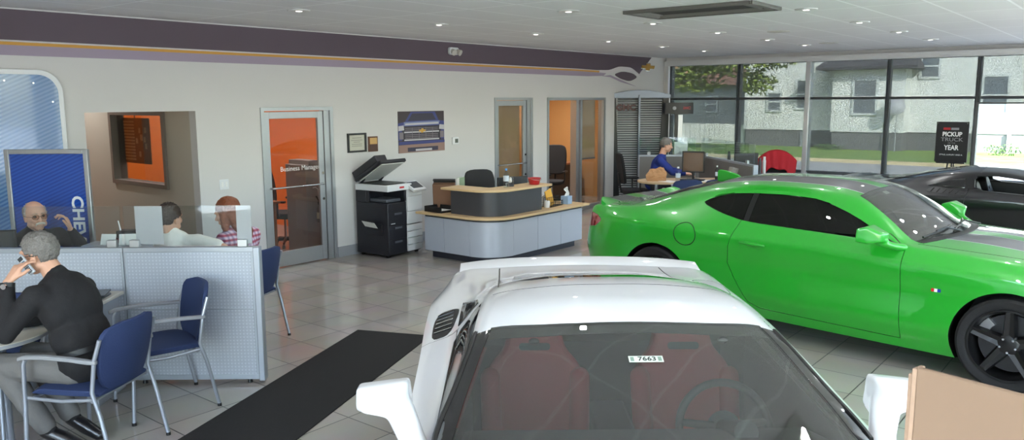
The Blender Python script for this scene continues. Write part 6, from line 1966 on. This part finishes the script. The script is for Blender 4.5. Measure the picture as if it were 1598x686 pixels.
b = MB(); b.box((-.02, -.02, .24), (.03, .02, .28)); b.tube([(0, 0, .27), (-.06, 0, .36)], .01, 6); b.build('valve', BLACKP, t); b = MB(); b.tube([(.02, 0, .27), (.05, 0, .22), (.055, 0, .12)], .008, 6); b.build('hose', mat('ext_red', rgb(170, 30, 34), .5), t, smooth=60)
b = MB(); b.tube([(-.01, .0, .27), (-.02, .0, .45), (-.05, .02, .48), (-.06, .055, .47)], .007, 6); b.build('hook', WHITEP, t, smooth=60)
t = thing('poster', 'black and cream machine poster inside the hall window', 'poster', (4.885+.09, 10.27, 1.60), math.radians(90))
b = MB(); b.box((-.37, -.006, -.29), (.37, .006, .29)); b.build('print', mat('poster_dark', rgb(70, 62, 54), .6, var=.5, scale=9), t)
b = MB()
rnd = random.Random(11)
for k in range(13): z = -.25+.04*k; b.box((.02, -.009, z), (.34, -.006, z+.022)); b.box((.02, .006, z), (.34, .009, z+.022))
for k in range(8):
    x, z = -.32+rnd.random()*.28, -.22+rnd.random()*.4; b.box((x, .006, z), (x+.05, .009, z+.07)); b.box((x, -.009, z), (x+.05, -.006, z+.07))
b.build('pale_print', mat('poster_cream', rgb(176, 164, 140), .6, var=.2, scale=20), t)
b = MB(); b.box((-.01, -.004, .29), (.01, .004, .35)); b.build('hanger', BLACKP, t)
# offices behind the third doorway
oc2 = office_chair('black office chair in the third office, left of the pair', (12.35, 9.35, 0), math.radians(-30), None, 1.22, 'office chairs in the third office')
oc3 = office_chair('black office chair in the third office, right of the pair', (12.92, 9.45, 0), math.radians(200), None, 1.20, 'office chairs in the third office')
t = thing('desk', 'brown desk with drawers in the third office', 'desk', (13.6, 10.2, 0))
b = MB(); b.box((-.8, -.4, .72), (.8, .4, .76)); b.build('desktop', MATS['desk_walnut'], t, bevel=.004); b = MB(); b.box((-.76, -.36, .0), (.76, .36, .72)); b.build('pedestal', mat('desk_dark', rgb(60, 50, 46), .5), t)
t = thing('printer', 'tan desktop printer on the desk in the third office', 'printer', (13.35, 10.1, .76))
b = MB(); b.box((-.25, -.2, 0), (.25, .2, .26)); b.build('case', mat('printer_tan', rgb(150, 132, 110), .5), t, bevel=.01); b = MB(); b.box((-.2, -.21, .1), (.2, -.2, .14)); b.build('slot', BLACKP, t)
# ------------------------------------------------------------------ people
SKIN = mat('skin', rgb(206, 158, 132), .5, var=.05, scale=25)
SKINP = mat('skin_pale', rgb(214, 166, 142), .5, var=.06, scale=25)

def rot3(yaw=0, pitch=0, roll=0):
    return (Matrix.Rotation(yaw, 3, 'Z') @ Matrix.Rotation(pitch, 3, 'Y') @ Matrix.Rotation(roll, 3, 'X'))

def hand_caps(mb, W, d, n, side, curl=(.5, .6, .7, .8), thumb=.6, sc=1.0, spread=.10):
    """W wrist, d finger direction, n palm normal; side +1 when the thumb lies on n x d, -1 otherwise"""
    W = V(W); d = V(d).normalized(); n = V(n); n = (n - d*n.dot(d)).normalized()
    l = n.cross(d) * side                       # towards the thumb
    # palm: four metacarpals and a fleshy thumb base
    offs = (.030, .010, -.010, -.028)
    for o in offs:
        mb.cone(W + l*o*.55*sc, .017*sc, W + d*.088*sc + l*o*sc, .0135*sc)
    mb.cone(W + d*.02*sc, .02*sc, W + d*.075*sc, .018*sc)
    mb.cone(W + l*.018*sc + d*.015*sc, .018*sc, W + l*.034*sc + d*.05*sc + n*.012*sc, .014*sc)
    L = ((.044, .026, .021), (.049, .030, .022), (.045, .028, .021), (.036, .021, .019))
    for k in range(4):
        p = W + d*(.090 - .006*(k == 3) - .003*(k == 0))*sc + l*offs[k]*1.02*sc
        a = 0.0; sp = (1.5-k)*spread
        dd = (d + l*sp*.5).normalized()
        r = (.0098, .0100, .0096, .0085)[k]*sc
        for q in range(3):
            a += curl[k]*(.75, 1.0, .65)[q]
            v = dd*math.cos(a) + n*math.sin(a)
            e = p + v*L[k][q]*sc
            mb.cone(p, r, e, r*.92); p = e; r *= .93
    # thumb
    p = W + l*.036*sc + d*.045*sc + n*.012*sc; a = thumb
    t1 = (d*.75 + l*.65 + n*.2).normalized(); t2 = (d*.95 + l*(.55-.6*a) + n*.5*a).normalized()
    e = p + t1*.036*sc; mb.cone(p, .0125*sc, e, .011*sc); e2 = e + t2*.030*sc; mb.cone(e, .011*sc, e2, .0095*sc)

def head_caps(mb, T, R, fem=False):
    """T(v): head local -> body space. head faces +X"""
    def E(c, r, rr=None): mb.ell(T(c), r, R @ (rr or Matrix.Identity(3)), 20, 14)
    E((-.012, 0, .035), (.098, .077, .090)); E((.018, 0, -.015), (.078, .068, .085)); E((.030, 0, -.058), (.058, .054, .052)); E((.056, 0, -.090), (.030, .034, .023))
    for s in (1, -1):
        E((.062, s*.036, -.012), (.030, .028, .028)); E((.072, s*.030, .036), (.022, .030, .012)); E((.02, s*.052, -.06), (.05, .018, .03))
        E((-.004, s*.077, -.004), (.020, .010, .033), rot3(s*-.35, .15)); E((-.002, s*.079, -.030), (.012, .008, .014))
    mb.cone(T((.082, 0, .022)), .010, T((.108, 0, -.018)), .0135)
    for s in (1, -1): E((.098, s*.012, -.024), (.012, .009, .008))
    E((.088, 0, -.053), (.012, .026, .0065)); E((.085, 0, -.066), (.012, .022, .007))

def hair_shell(name, parent, T, R, m, c, r, keep, thick=.010, amp=.006, seed=0.0):
    nu, nv = 56, 36
    b = MB(); b.ell((0, 0, 0), (1, 1, 1), None, nu, nv)
    bm = bmesh.new(); bm.from_mesh(b.mesh('h'))
    for v in bm.verts:
        d = v.co.normalized()
        k = 1 + (mnoise.noise(d*9+V((seed, 0, 0)))*amp + mnoise.noise(d*26+V((seed, 3, 0)))*amp*.8)/r[0]
        v.co = V((c[0]+d.x*r[0]*k, c[1]+d.y*r[1]*k, c[2]+d.z*r[2]*k))
    dele = [v for v in bm.verts if not keep(v.co)]
    bmesh.ops.delete(bm, geom=dele, context='VERTS')
    for v in bm.verts: v.co = T(v.co)
    me = bpy.data.meshes.new('hair'); bm.to_mesh(me); bm.free()
    me.materials.append(m)
    o = link(name, me, parent, smooth=180)
    so = o.modifiers.new('s', 'SOLIDIFY'); so.thickness = thick; so.offset = -1
    return o

def cloth(name, mb, m, parent, voxel=.010, wr=.010, sm=6):
    me = remeshed(mb, voxel, sm)
    me.materials.append(m)
    o = link(name, me, parent, smooth=180)
    if wr:
        tx = bpy.data.textures.get('wrinkle') or bpy.data.textures.new('wrinkle', 'CLOUDS'); tx.noise_scale = .09
        d = o.modifiers.new('w', 'DISPLACE'); d.texture = tx; d.strength = wr; d.mid_level = .5; d.texture_coords = 'LOCAL'
    return o

def figure(label, loc, rz, J, skin, shirt, trousers, sleeve='long', female=False, vox=.007, bulk=1.0):
    """J: joints in local space (x forward, y left, z up). Body is one continuous mesh; clothes and hair are children."""
    root = thing('person', label, 'person', loc, rz)
    g = lambda k: V(J[k])
    hc = g('head'); R = rot3(*J.get('look', (0, 0, 0)))
    T = lambda p: hc + R @ (V(p)*1.0)
    P, A, C, N = g('pelvis'), g('belly'), g('chest'), g('neck')
    sl, sr = g('shL'), g('shR')
    up = (C-P).normalized(); lf = (sl-sr); lf = (lf - up*lf.dot(up)).normalized(); fw = lf.cross(up)
    RT = Matrix((fw, lf, up)).transposed()
    def torso(mb, e):
        mb.ell(P, (.135*bulk+e, .175*bulk+e, .14+e), RT); mb.ell(A, (.125*bulk+e, .160*bulk+e, .15+e), RT); mb.ell(C, (.128*bulk+e, .172*bulk+e, .19+e), RT)
        mb.ell((C+N)/2, (.10*bulk+e, .155*bulk+e, .12+e), RT)
        for s in (sl, sr):
            mb.cone((N+C)/2, .075+e, s, .062+e); mb.cone(C, .11+e, s, .065+e)
    body = MB(); torso(body, -.012)
    body.cone(N - up*.03, .066, hc + R @ V((-.025, 0, -.06)), .056)
    head_caps(body, T, R, female)
    for s in 'LR':
        sh, el, wr = g('sh'+s), g('el'+s), g('wr'+s)
        body.cone(sh, .052, el, .040); body.cone(el, .042, el.lerp(wr, .35), .042); body.cone(el.lerp(wr, .35), .042, wr, .027)
        hd = J['hand'+s]; hand_caps(body, wr + V(hd[0]).normalized()*.012, *hd)
        hp, kn, an, to = g('hip'+s), g('kn'+s), g('an'+s), g('to'+s)
        body.cone(hp, .085, kn, .056); body.cone(kn, .056, kn.lerp(an, .3), .056); body.cone(kn.lerp(an, .3), .056, an, .038); body.cone(an, .036, to, .030)
    me = remeshed(body, vox, 3, .45); me.materials.append(skin)
    bo = link('body', me, root, smooth=180)
    # shirt
    sm = MB(); torso(sm, .006)
    sm.cone(N - up*.05, .080, N + up*.015, .066)
    for s in 'LR':
        sh, el, wr = g('sh'+s), g('el'+s), g('wr'+s)
        if sleeve == 'long':
            sm.cone(sh, .070, el, .055); sm.cone(el, .056, el.lerp(wr, .5), .052); sm.cone(el.lerp(wr, .5), .052, el.lerp(wr, .93), .038)
        else:
            sm.cone(sh, .072, sh.lerp(el, .75), .066)
    cloth('shirt', sm, shirt, root, .010, .012)
    tr = MB(); tr.ell(P - up*.01, (.142, .182, .12), RT)
    for s in 'LR':
        hp, kn, an = g('hip'+s), g('kn'+s), g('an'+s)
        tr.cone(P.lerp(hp, .5), .11, hp, .102); tr.cone(hp, .102, kn, .073); tr.cone(kn, .074, kn.lerp(an, .5), .068); tr.cone(kn.lerp(an, .5), .068, kn.lerp(an, .88), .062)
    cloth('trousers', tr, trousers, root, .011, .014)
    for s in 'LR':
        an, to = g('an'+s), g('to'+s)
        so_ = MB(); so_.cone(an.lerp(g('kn'+s), .2), .047, an, .043); so_.cone(an, .043, an.lerp(to, .3), .042)
        cloth('sock', so_, MATS['sock_black'], root, .009, 0, 3)
        sh = MB(); d = (to-an).normalized()
        sh.cone(an - d*.03, .043, an.lerp(to, .5), .045); sh.cone(an.lerp(to, .4), .046, to, .036); 
        cloth('shoe', sh, MATS['shoe_black'], root, .008, 0, 4)
    return root, T, R

mat('sock_black', rgb(24, 24, 26), .9); mat('shoe_black', rgb(20, 20, 22), .3, coat=.4)
HAIRG = mat('hair_grey', rgb(118, 114, 110), .7, var=.45, scale=90, bump=.8)
HAIRD = mat('hair_dark', rgb(52, 40, 34), .7, var=.4, scale=90, bump=.8)
HAIRR = mat('hair_auburn', rgb(124, 66, 38), .5, var=.4, scale=60, bump=.8)
HAIRW = mat('hair_white_grey', rgb(176, 170, 164), .7, var=.3, scale=90, bump=.8)
JET = mat('shirt_black', rgb(22, 21, 24), .85, bump=.15, scale=120)
TROU = mat('trousers_grey', rgb(108, 106, 104), .85, bump=.12, scale=120, var=.06)
TROUD = mat('trousers_dark', rgb(44, 46, 56), .85, bump=.12, scale=120)
WSH = mat('shirt_white', rgb(240, 238, 230), .85, bump=.1, scale=80)
BSH = mat('shirt_royal_blue', rgb(34, 54, 134), .85, bump=.12, scale=100)
def plaid():
    m, nt, b = node_mat('shirt_plaid')
    tc = nt.nodes.new('ShaderNodeTexCoord'); outs = []
    for ax, sc_ in (('Z', 7.5), ('Y', 7.5)):
        w_ = nt.nodes.new('ShaderNodeTexWave'); w_.bands_direction = ax; w_.inputs['Scale'].default_value = sc_; nt.links.new(tc.outputs['Object'], w_.inputs[0]); outs.append(w_.outputs['Fac'])
    m1 = nt.nodes.new('ShaderNodeMix'); m1.data_type = 'RGBA'; m1.inputs[6].default_value = rgb(176, 70, 92); m1.inputs[7].default_value = rgb(226, 206, 222); nt.links.new(outs[0], m1.inputs[0])
    m2 = nt.nodes.new('ShaderNodeMix'); m2.data_type = 'RGBA'; m2.blend_type = 'MULTIPLY'; m2.inputs[0].default_value = .6; nt.links.new(m1.outputs[2], m2.inputs[6])
    m3 = nt.nodes.new('ShaderNodeMix'); m3.data_type = 'RGBA'; m3.inputs[6].default_value = rgb(96, 84, 150); m3.inputs[7].default_value = (1, 1, 1, 1); nt.links.new(outs[1], m3.inputs[0]); nt.links.new(m3.outputs[2], m2.inputs[7])
    nt.links.new(m2.outputs[2], b.inputs['Base Color']); b.inputs['Roughness'].default_value = .85
    return m
PLAID = plaid()

def short_hair(root, T, R, m, balding=False, seed=0.0):
    def keep(p):
        x, y, z = p
        if balding:
            if z > .085 and x > -.075: return False
            if x > .012: return False
            return z > -.070
        if x > .058 and z < .070: return False
        if x > .015 and z < .020: return False
        if x > -.03 and z < -.002: return False
        return z > -.082
    return hair_shell('hair', root, T, R, m, (-.014, 0, .034), (.108, .087, .103) if not balding else (.106, .086, .094), keep, .012, .011, seed)

# man on the phone ---------------------------------------------------------
J = dict(pelvis=(.0, 0, .575), belly=(.045, -.005, .73), chest=(.105, -.012, .90), neck=(.175, -.02, 1.065), head=(.275, -.015, 1.205), look=(.12, .22, -.06),
         shL=(.175, .175, .995), shR=(.125, -.175, .965), elL=(.315, .255, .785), wrL=(.338, .178, 1.072), handL=((-.30, -.52, .80), (-.35, -.80, -.45), 1, (.45, .55, .65, .75), .6),
         elR=(.37, -.20, .79), wrR=(.52, -.02, .765), handR=((.9, .35, -.1), (0, 0, -1), -1, (.3, .3, .3, .3), .4),
         hipL=(.03, .095, .545), hipR=(.03, -.095, .545), knL=(.47, .15, .565), knR=(.46, -.10, .555), anL=(.215, .10, .135), anR=(.20, -.09, .14), toL=(.06, .06, .050), toR=(.05, -.10, .050))
GUY = 'person in black shirt and grey trousers, seated, holding a phone to the ear'
r1, T, R = figure(GUY, (1.98, 4.88, 0), math.radians(120), J, SKIN, JET, TROU, vox=.0062, bulk=1.12)
short_hair(r1, T, R, HAIRG, seed=2.0)
b = MB(); b.lathe([(.178, -.014), (.186, -.016), (.186, .016), (.178, .014)], 40, 0, Matrix.Translation((.0, 0, .655)) @ Matrix.Rotation(.26, 4, 'Y') @ Matrix.Diagonal((.86, 1.08, 1, 1)), caps=False); b.build('belt', BLACKP, r1, smooth=40)
wl = V(J['wrL']); el = V(J['elL']); dv = (wl-el).normalized()
b = MB(); q = dv.to_track_quat('Z', 'Y').to_matrix().to_4x4()
b.lathe([(.034, -.012), (.039, -.012), (.039, .012), (.034, .012)], 24, 0, Matrix.Translation(wl - dv*.012) @ q, caps=False); wa = b.build('wrist_watch', BLACKP, r1, smooth=40)
b = MB(); b.cyl(wl - dv*.012 + V((-.01, .036, 0)), wl - dv*.012 + V((-.012, .048, 0)), .017, .016, 16); b.build('watch_face', CHROME, wa, smooth=40)
b = MB(); b.tube([T((.075, .088, .012)), T((.0, .094, .012)), T((-.02, .09, .002))], .0022, 6); b.build('glasses_arm', BLACKP, r1, smooth=60)
t = thing('phone', 'silver and dark cordless phone held to the ear by the man in black', 'phone', (1.98, 4.88, 0), math.radians(120))
PM_ = Matrix.Translation(T((.030, .104, -.034))) @ (R @ rot3(0, .45, .12)).to_4x4() @ Matrix.Diagonal((.80, .85, .74, 1))
b = MB(); b.box((-.026, -.011, -.085), (.026, .011, .085), 0, PM_); b.build('handset', mat('phone_silver', rgb(186, 190, 196), .35, metal=.3), t, bevel=.008, seg=3)
b = MB(); b.box((-.018, .0112, -.010), (.018, .013, .035), 0, PM_); b.build('display', mat('phone_display', rgb(96, 112, 128), .2), t)
b = MB()
for i in range(3):
    for j in range(4): b.box((-.019+.014*i, .0112, -.070+.014*j), (-.010+.014*i, .0125, -.062+.014*j), 0, PM_)
b.build('keypad', DARKG, t)
b = MB(); b.box((-.020, .0112, .045), (.020, .0125, .075), 0, PM_); b.build('earpiece', DARKG, t)

# man with glasses -------------------------------------------------------------
J = dict(pelvis=(-.05, 0, .56), belly=(-.06, 0, .70), chest=(-.05, 0, .86), neck=(-.02, 0, 1.02), head=(.02, .0, 1.155), look=(-.12, .10, .05),
         shL=(-.02, .19, .965), shR=(-.04, -.19, .955), elL=(.16, .315, .82), wrL=(.165, .205, 1.025), handL=((.0, -.25, .9), (-.35, -.8, -.1), -1, (.5, .75, .85, .95), .7),
         elR=(.10, -.28, .72), wrR=(.34, -.16, .76), handR=((.9, .3, 0), (0, 0, -1), -1, (.3, .3, .3, .3), .4),
         hipL=(-.02, .095, .53), hipR=(-.02, -.095, .53), knL=(.42, .14, .54), knR=(.42, -.14, .54), anL=(.40, .14, .09), anR=(.40, -.14, .09), toL=(.56, .15, .04), toR=(.56, -.15, .04))
r2, T, R = figure('person with glasses and white moustache in black jacket, behind the glass screen', (2.62, 7.28, 0), math.radians(-84), J, SKINP, JET, TROUD, vox=.0055)
short_hair(r2, T, R, HAIRW, True, 5.0)
b = MB(); b.cone(T((.097, -.028, -.044)), .008, T((.106, 0, -.036)), .011); b.cone(T((.106, 0, -.036)), .011, T((.097, .028, -.044)), .008); b.cone(T((.097, .028, -.044)), .008, T((.088, .034, -.058)), .005); b.cone(T((.097, -.028, -.044)), .008, T((.088, -.034, -.058)), .005)
me = remeshed(b, .003, 3); me.materials.append(mat('moustache_white', rgb(214, 206, 196), .8, var=.2, scale=120, bump=.6)); link('moustache', me, r2, smooth=180)
gl = MB()
for s in (1, -1):
    gl.tube([T((.106 - .012*abs(math.cos(a))*.3, s*(.034+.026*math.cos(a)), .014+.020*math.sin(a))) for a in [2*PI*k/24 for k in range(24)]], .0020, 6, closed=True)
    gl.tube([T((.100, s*.060, .018)), T((.06, s*.080, .016)), T((-.01, s*.086, .012))], .0020, 6)
gl.tube([T((.108, .009, .018)), T((.112, 0, .021)), T((.108, -.009, .018))], .0020, 6)
go = gl.build('glasses', mat('glasses_frame', rgb(92, 70, 52), .3, metal=.6), r2, smooth=60)
for s in (1, -1):
    b = MB(); b.ell(T((.104, s*.034, .014)), (.0012, .025, .019), R, 18, 8); b.build('lens', glass('lens_tint', (.90, .82, .76), .4), go, smooth=180)
    b = MB(); b.ell(T((.078, s*.031, .014)), (.013, .013, .013), R, 14, 10); b.build('eye', mat('eye_dark', rgb(70, 54, 46), .2), r2, smooth=180)
b = MB()
for s in (1, -1): b.cone(T((.092, s*.018, .040)), .004, T((.085, s*.048, .040)), .003)
b.build('eyebrows', mat('brow_grey', rgb(150, 140, 130), .8), r2, smooth=60)
b = MB(); M = Matrix.Translation(V(J['chest'])+V((.118, .10, .05))) @ Matrix.Rotation(.2, 4, 'Z'); b.box((-.004, -.035, -.008), (.012, .035, .008), 0, M); b.build('chest_emblem', mat('emblem_pale', rgb(190, 190, 196), .6), r2)
office_chair('dark office chair under the man with glasses, behind the screen', (2.62, 7.31, 0), math.radians(-84), None, .95)

# man in the white shirt ---------------------------------------------------------
J = dict(pelvis=(-.02, 0, .56), belly=(0, 0, .70), chest=(.02, 0, .86), neck=(.03, .01, 1.00), head=(.06, .03, 1.135), look=(-.42, .12, .0),
         shL=(.02, .20, .91), shR=(.0, -.20, .945), elL=(.22, .28, .74), wrL=(.40, .12, .77), handL=((.9, -.3, 0), (0, 0, -1), 1, (.3, .3, .3, .3), .4),
         elR=(-.03, -.42, .90), wrR=(.20, -.40, .80), handR=((.9, .1, -.2), (0, 0, -1), -1, (.4, .4, .4, .4), .4),
         hipL=(0, .095, .53), hipR=(0, -.095, .53), knL=(.42, .14, .54), knR=(.42, -.10, .54), anL=(.38, .14, .09), anR=(.38, -.10, .09), toL=(.54, .15, .04), toR=(.54, -.11, .04))
r3, T, R = figure('person in white short-sleeved shirt with dark cropped hair, back to us behind the screen', (3.28, 6.28, 0), math.radians(42), J, SKIN, WSH, TROUD, 'short', vox=.007)
short_hair(r3, T, R, HAIRD, seed=8.0)
guest_chair('blue chair the man in the white shirt sits in, hidden by the partition', (3.28, 6.28, 0), math.radians(42))

# red-haired woman -----------------------------------------------------------------
J = dict(pelvis=(-.02, 0, .56), belly=(.01, 0, .69), chest=(.05, 0, .83), neck=(.09, 0, .99), head=(.15, .02, 1.125), look=(.45, .35, .05),
         shL=(.06, .16, .92), shR=(.04, -.165, .92), elL=(.18, .24, .70), wrL=(.36, .14, .76), handL=((.9, -.2, 0), (0, 0, -1), 1, (.3, .3, .3, .3), .4),
         elR=(.16, -.24, .70), wrR=(.36, -.14, .76), handR=((.9, .2, 0), (0, 0, -1), -1, (.3, .3, .3, .3), .4),
         hipL=(0, .09, .53), hipR=(0, -.09, .53), knL=(.40, .10, .53), knR=(.40, -.10, .53), anL=(.36, .10, .09), anR=(.36, -.10, .09), toL=(.50, .10, .04), toR=(.50, -.10, .04))
r4, T, R = figure('person with long auburn hair and plaid shirt, head bowed, behind the screen', (3.86, 6.16, 0), math.radians(104), J, SKINP, PLAID, TROUD, 'long', True, vox=.007)
b = MB(); 
def HE(c, r): b.ell(T(c), r, R, 18, 12)
HE((-.03, 0, .05), (.108, .096, .098)); HE((-.055, 0, -.02), (.085, .095, .11))
for s in (1, -1):
    b.cone(T((-.0, s*.078, .02)), .036, T((.02, s*.095, -.10)), .034); b.cone(T((.02, s*.095, -.10)), .034, T((.035, s*.09, -.21)), .020)
    b.cone(T((-.06, s*.06, -.02)), .05, T((-.075, s*.07, -.16)), .045)
b.cone(T((-.07, 0, -.05)), .07, T((-.10, -.02, -.20)), .055); b.cone(T((-.10, -.02, -.20)), .055, T((-.10, -.03, -.26)), .03)
me = remeshed(b, .007, 5); me.materials.append(HAIRR); o = link('hair', me, r4, smooth=180)
tx = bpy.data.textures.new('strands', 'CLOUDS'); tx.noise_scale = .02; dm = o.modifiers.new('d', 'DISPLACE'); dm.texture = tx; dm.strength = .012

# man in blue at the far desk ---------------------------------------------------------
J = dict(pelvis=(-.10, 0, .62), belly=(-.06, 0, .76), chest=(.0, 0, .93), neck=(.06, 0, 1.10), head=(.13, 0, 1.285), look=(.05, .22, 0),
         shL=(.03, .185, 1.03), shR=(.01, -.185, 1.03), elL=(.24, .25, .83), wrL=(.46, .12, .795), handL=((.95, -.25, -.1), (0, 0, -1), 1, (.35, .35, .35, .4), .4),
         elR=(.22, -.26, .83), wrR=(.46, -.10, .795), handR=((.95, .2, -.1), (0, 0, -1), -1, (.35, .35, .35, .4), .4),
         hipL=(-.05, .095, .56), hipR=(-.05, -.095, .56), knL=(.38, .12, .55), knR=(.38, -.12, .55), anL=(.34, .12, .09), anR=(.34, -.12, .09), toL=(.50, .12, .04), toR=(.50, -.12, .04))
r5, T, R = figure('person in royal blue jacket with grey hair seated at the far oak desk', (*far(2.62, 14.22), 0), math.radians(-58), J, SKINP, BSH, TROUD, vox=.008)
short_hair(r5, T, R, HAIRG, seed=4.0)
car_mats()
build_green((7.4158, .6318, 0), math.atan2(-math.cos(math.radians(5.5)), -math.sin(math.radians(5.5))))
build_sports('white low sports coupe with red seats, nearest car in the foreground', 'white_paint', 'car_leather_red', MATS['side_glass_dark'], False, (1.83, .86, 0), math.atan2(-.638, -.77), MATS['windshield_clear'])
build_sports('black low sports coupe with open side window behind the green car', 'black_paint', 'car_leather_black', None, True, (11.9, -.05, 0), -PI/2, MATS['windshield_clear'])
# ------------------------------------------------------------------ camera
def make_camera():
    f, pit, rol, hd = 1245.294, math.radians(8.56325), math.radians(-.26685), math.radians(39.04472)
    fw = V((math.cos(hd)*math.cos(pit), math.sin(hd)*math.cos(pit), -math.sin(pit)))
    rt = V((math.sin(hd), -math.cos(hd), 0)); up = rt.cross(fw)
    c, s = math.cos(rol), math.sin(rol)
    r2, u2 = rt*c + up*s, up*c - rt*s
    cd = bpy.data.cameras.new('camera')
    cd.sensor_fit = 'HORIZONTAL'; cd.sensor_width = 36; cd.lens = f/1598*36
    cd.clip_start = .05; cd.clip_end = 400
    o = bpy.data.objects.new('camera', cd); COL.objects.link(o)
    M = Matrix((r2, u2, -fw)).transposed().to_4x4(); M.translation = (0, 0, 2.1)
    o.matrix_world = M
    SC.camera = o
make_camera()
SC.view_settings.view_transform = 'Standard'
SC.view_settings.look = 'None'
SC.view_settings.gamma = 1
SC.view_settings.exposure = .62
SC.view_settings.use_curve_mapping = False
SC.cycles.use_denoising = True
SC.cycles.max_bounces = 10
SC.cycles.transparent_max_bounces = 24
SC.cycles.diffuse_bounces = 4
SC.cycles.glossy_bounces = 5
SC.cycles.sample_clamp_indirect = 6
SC.cycles.caustics_reflective = False
SC.cycles.caustics_refractive = False
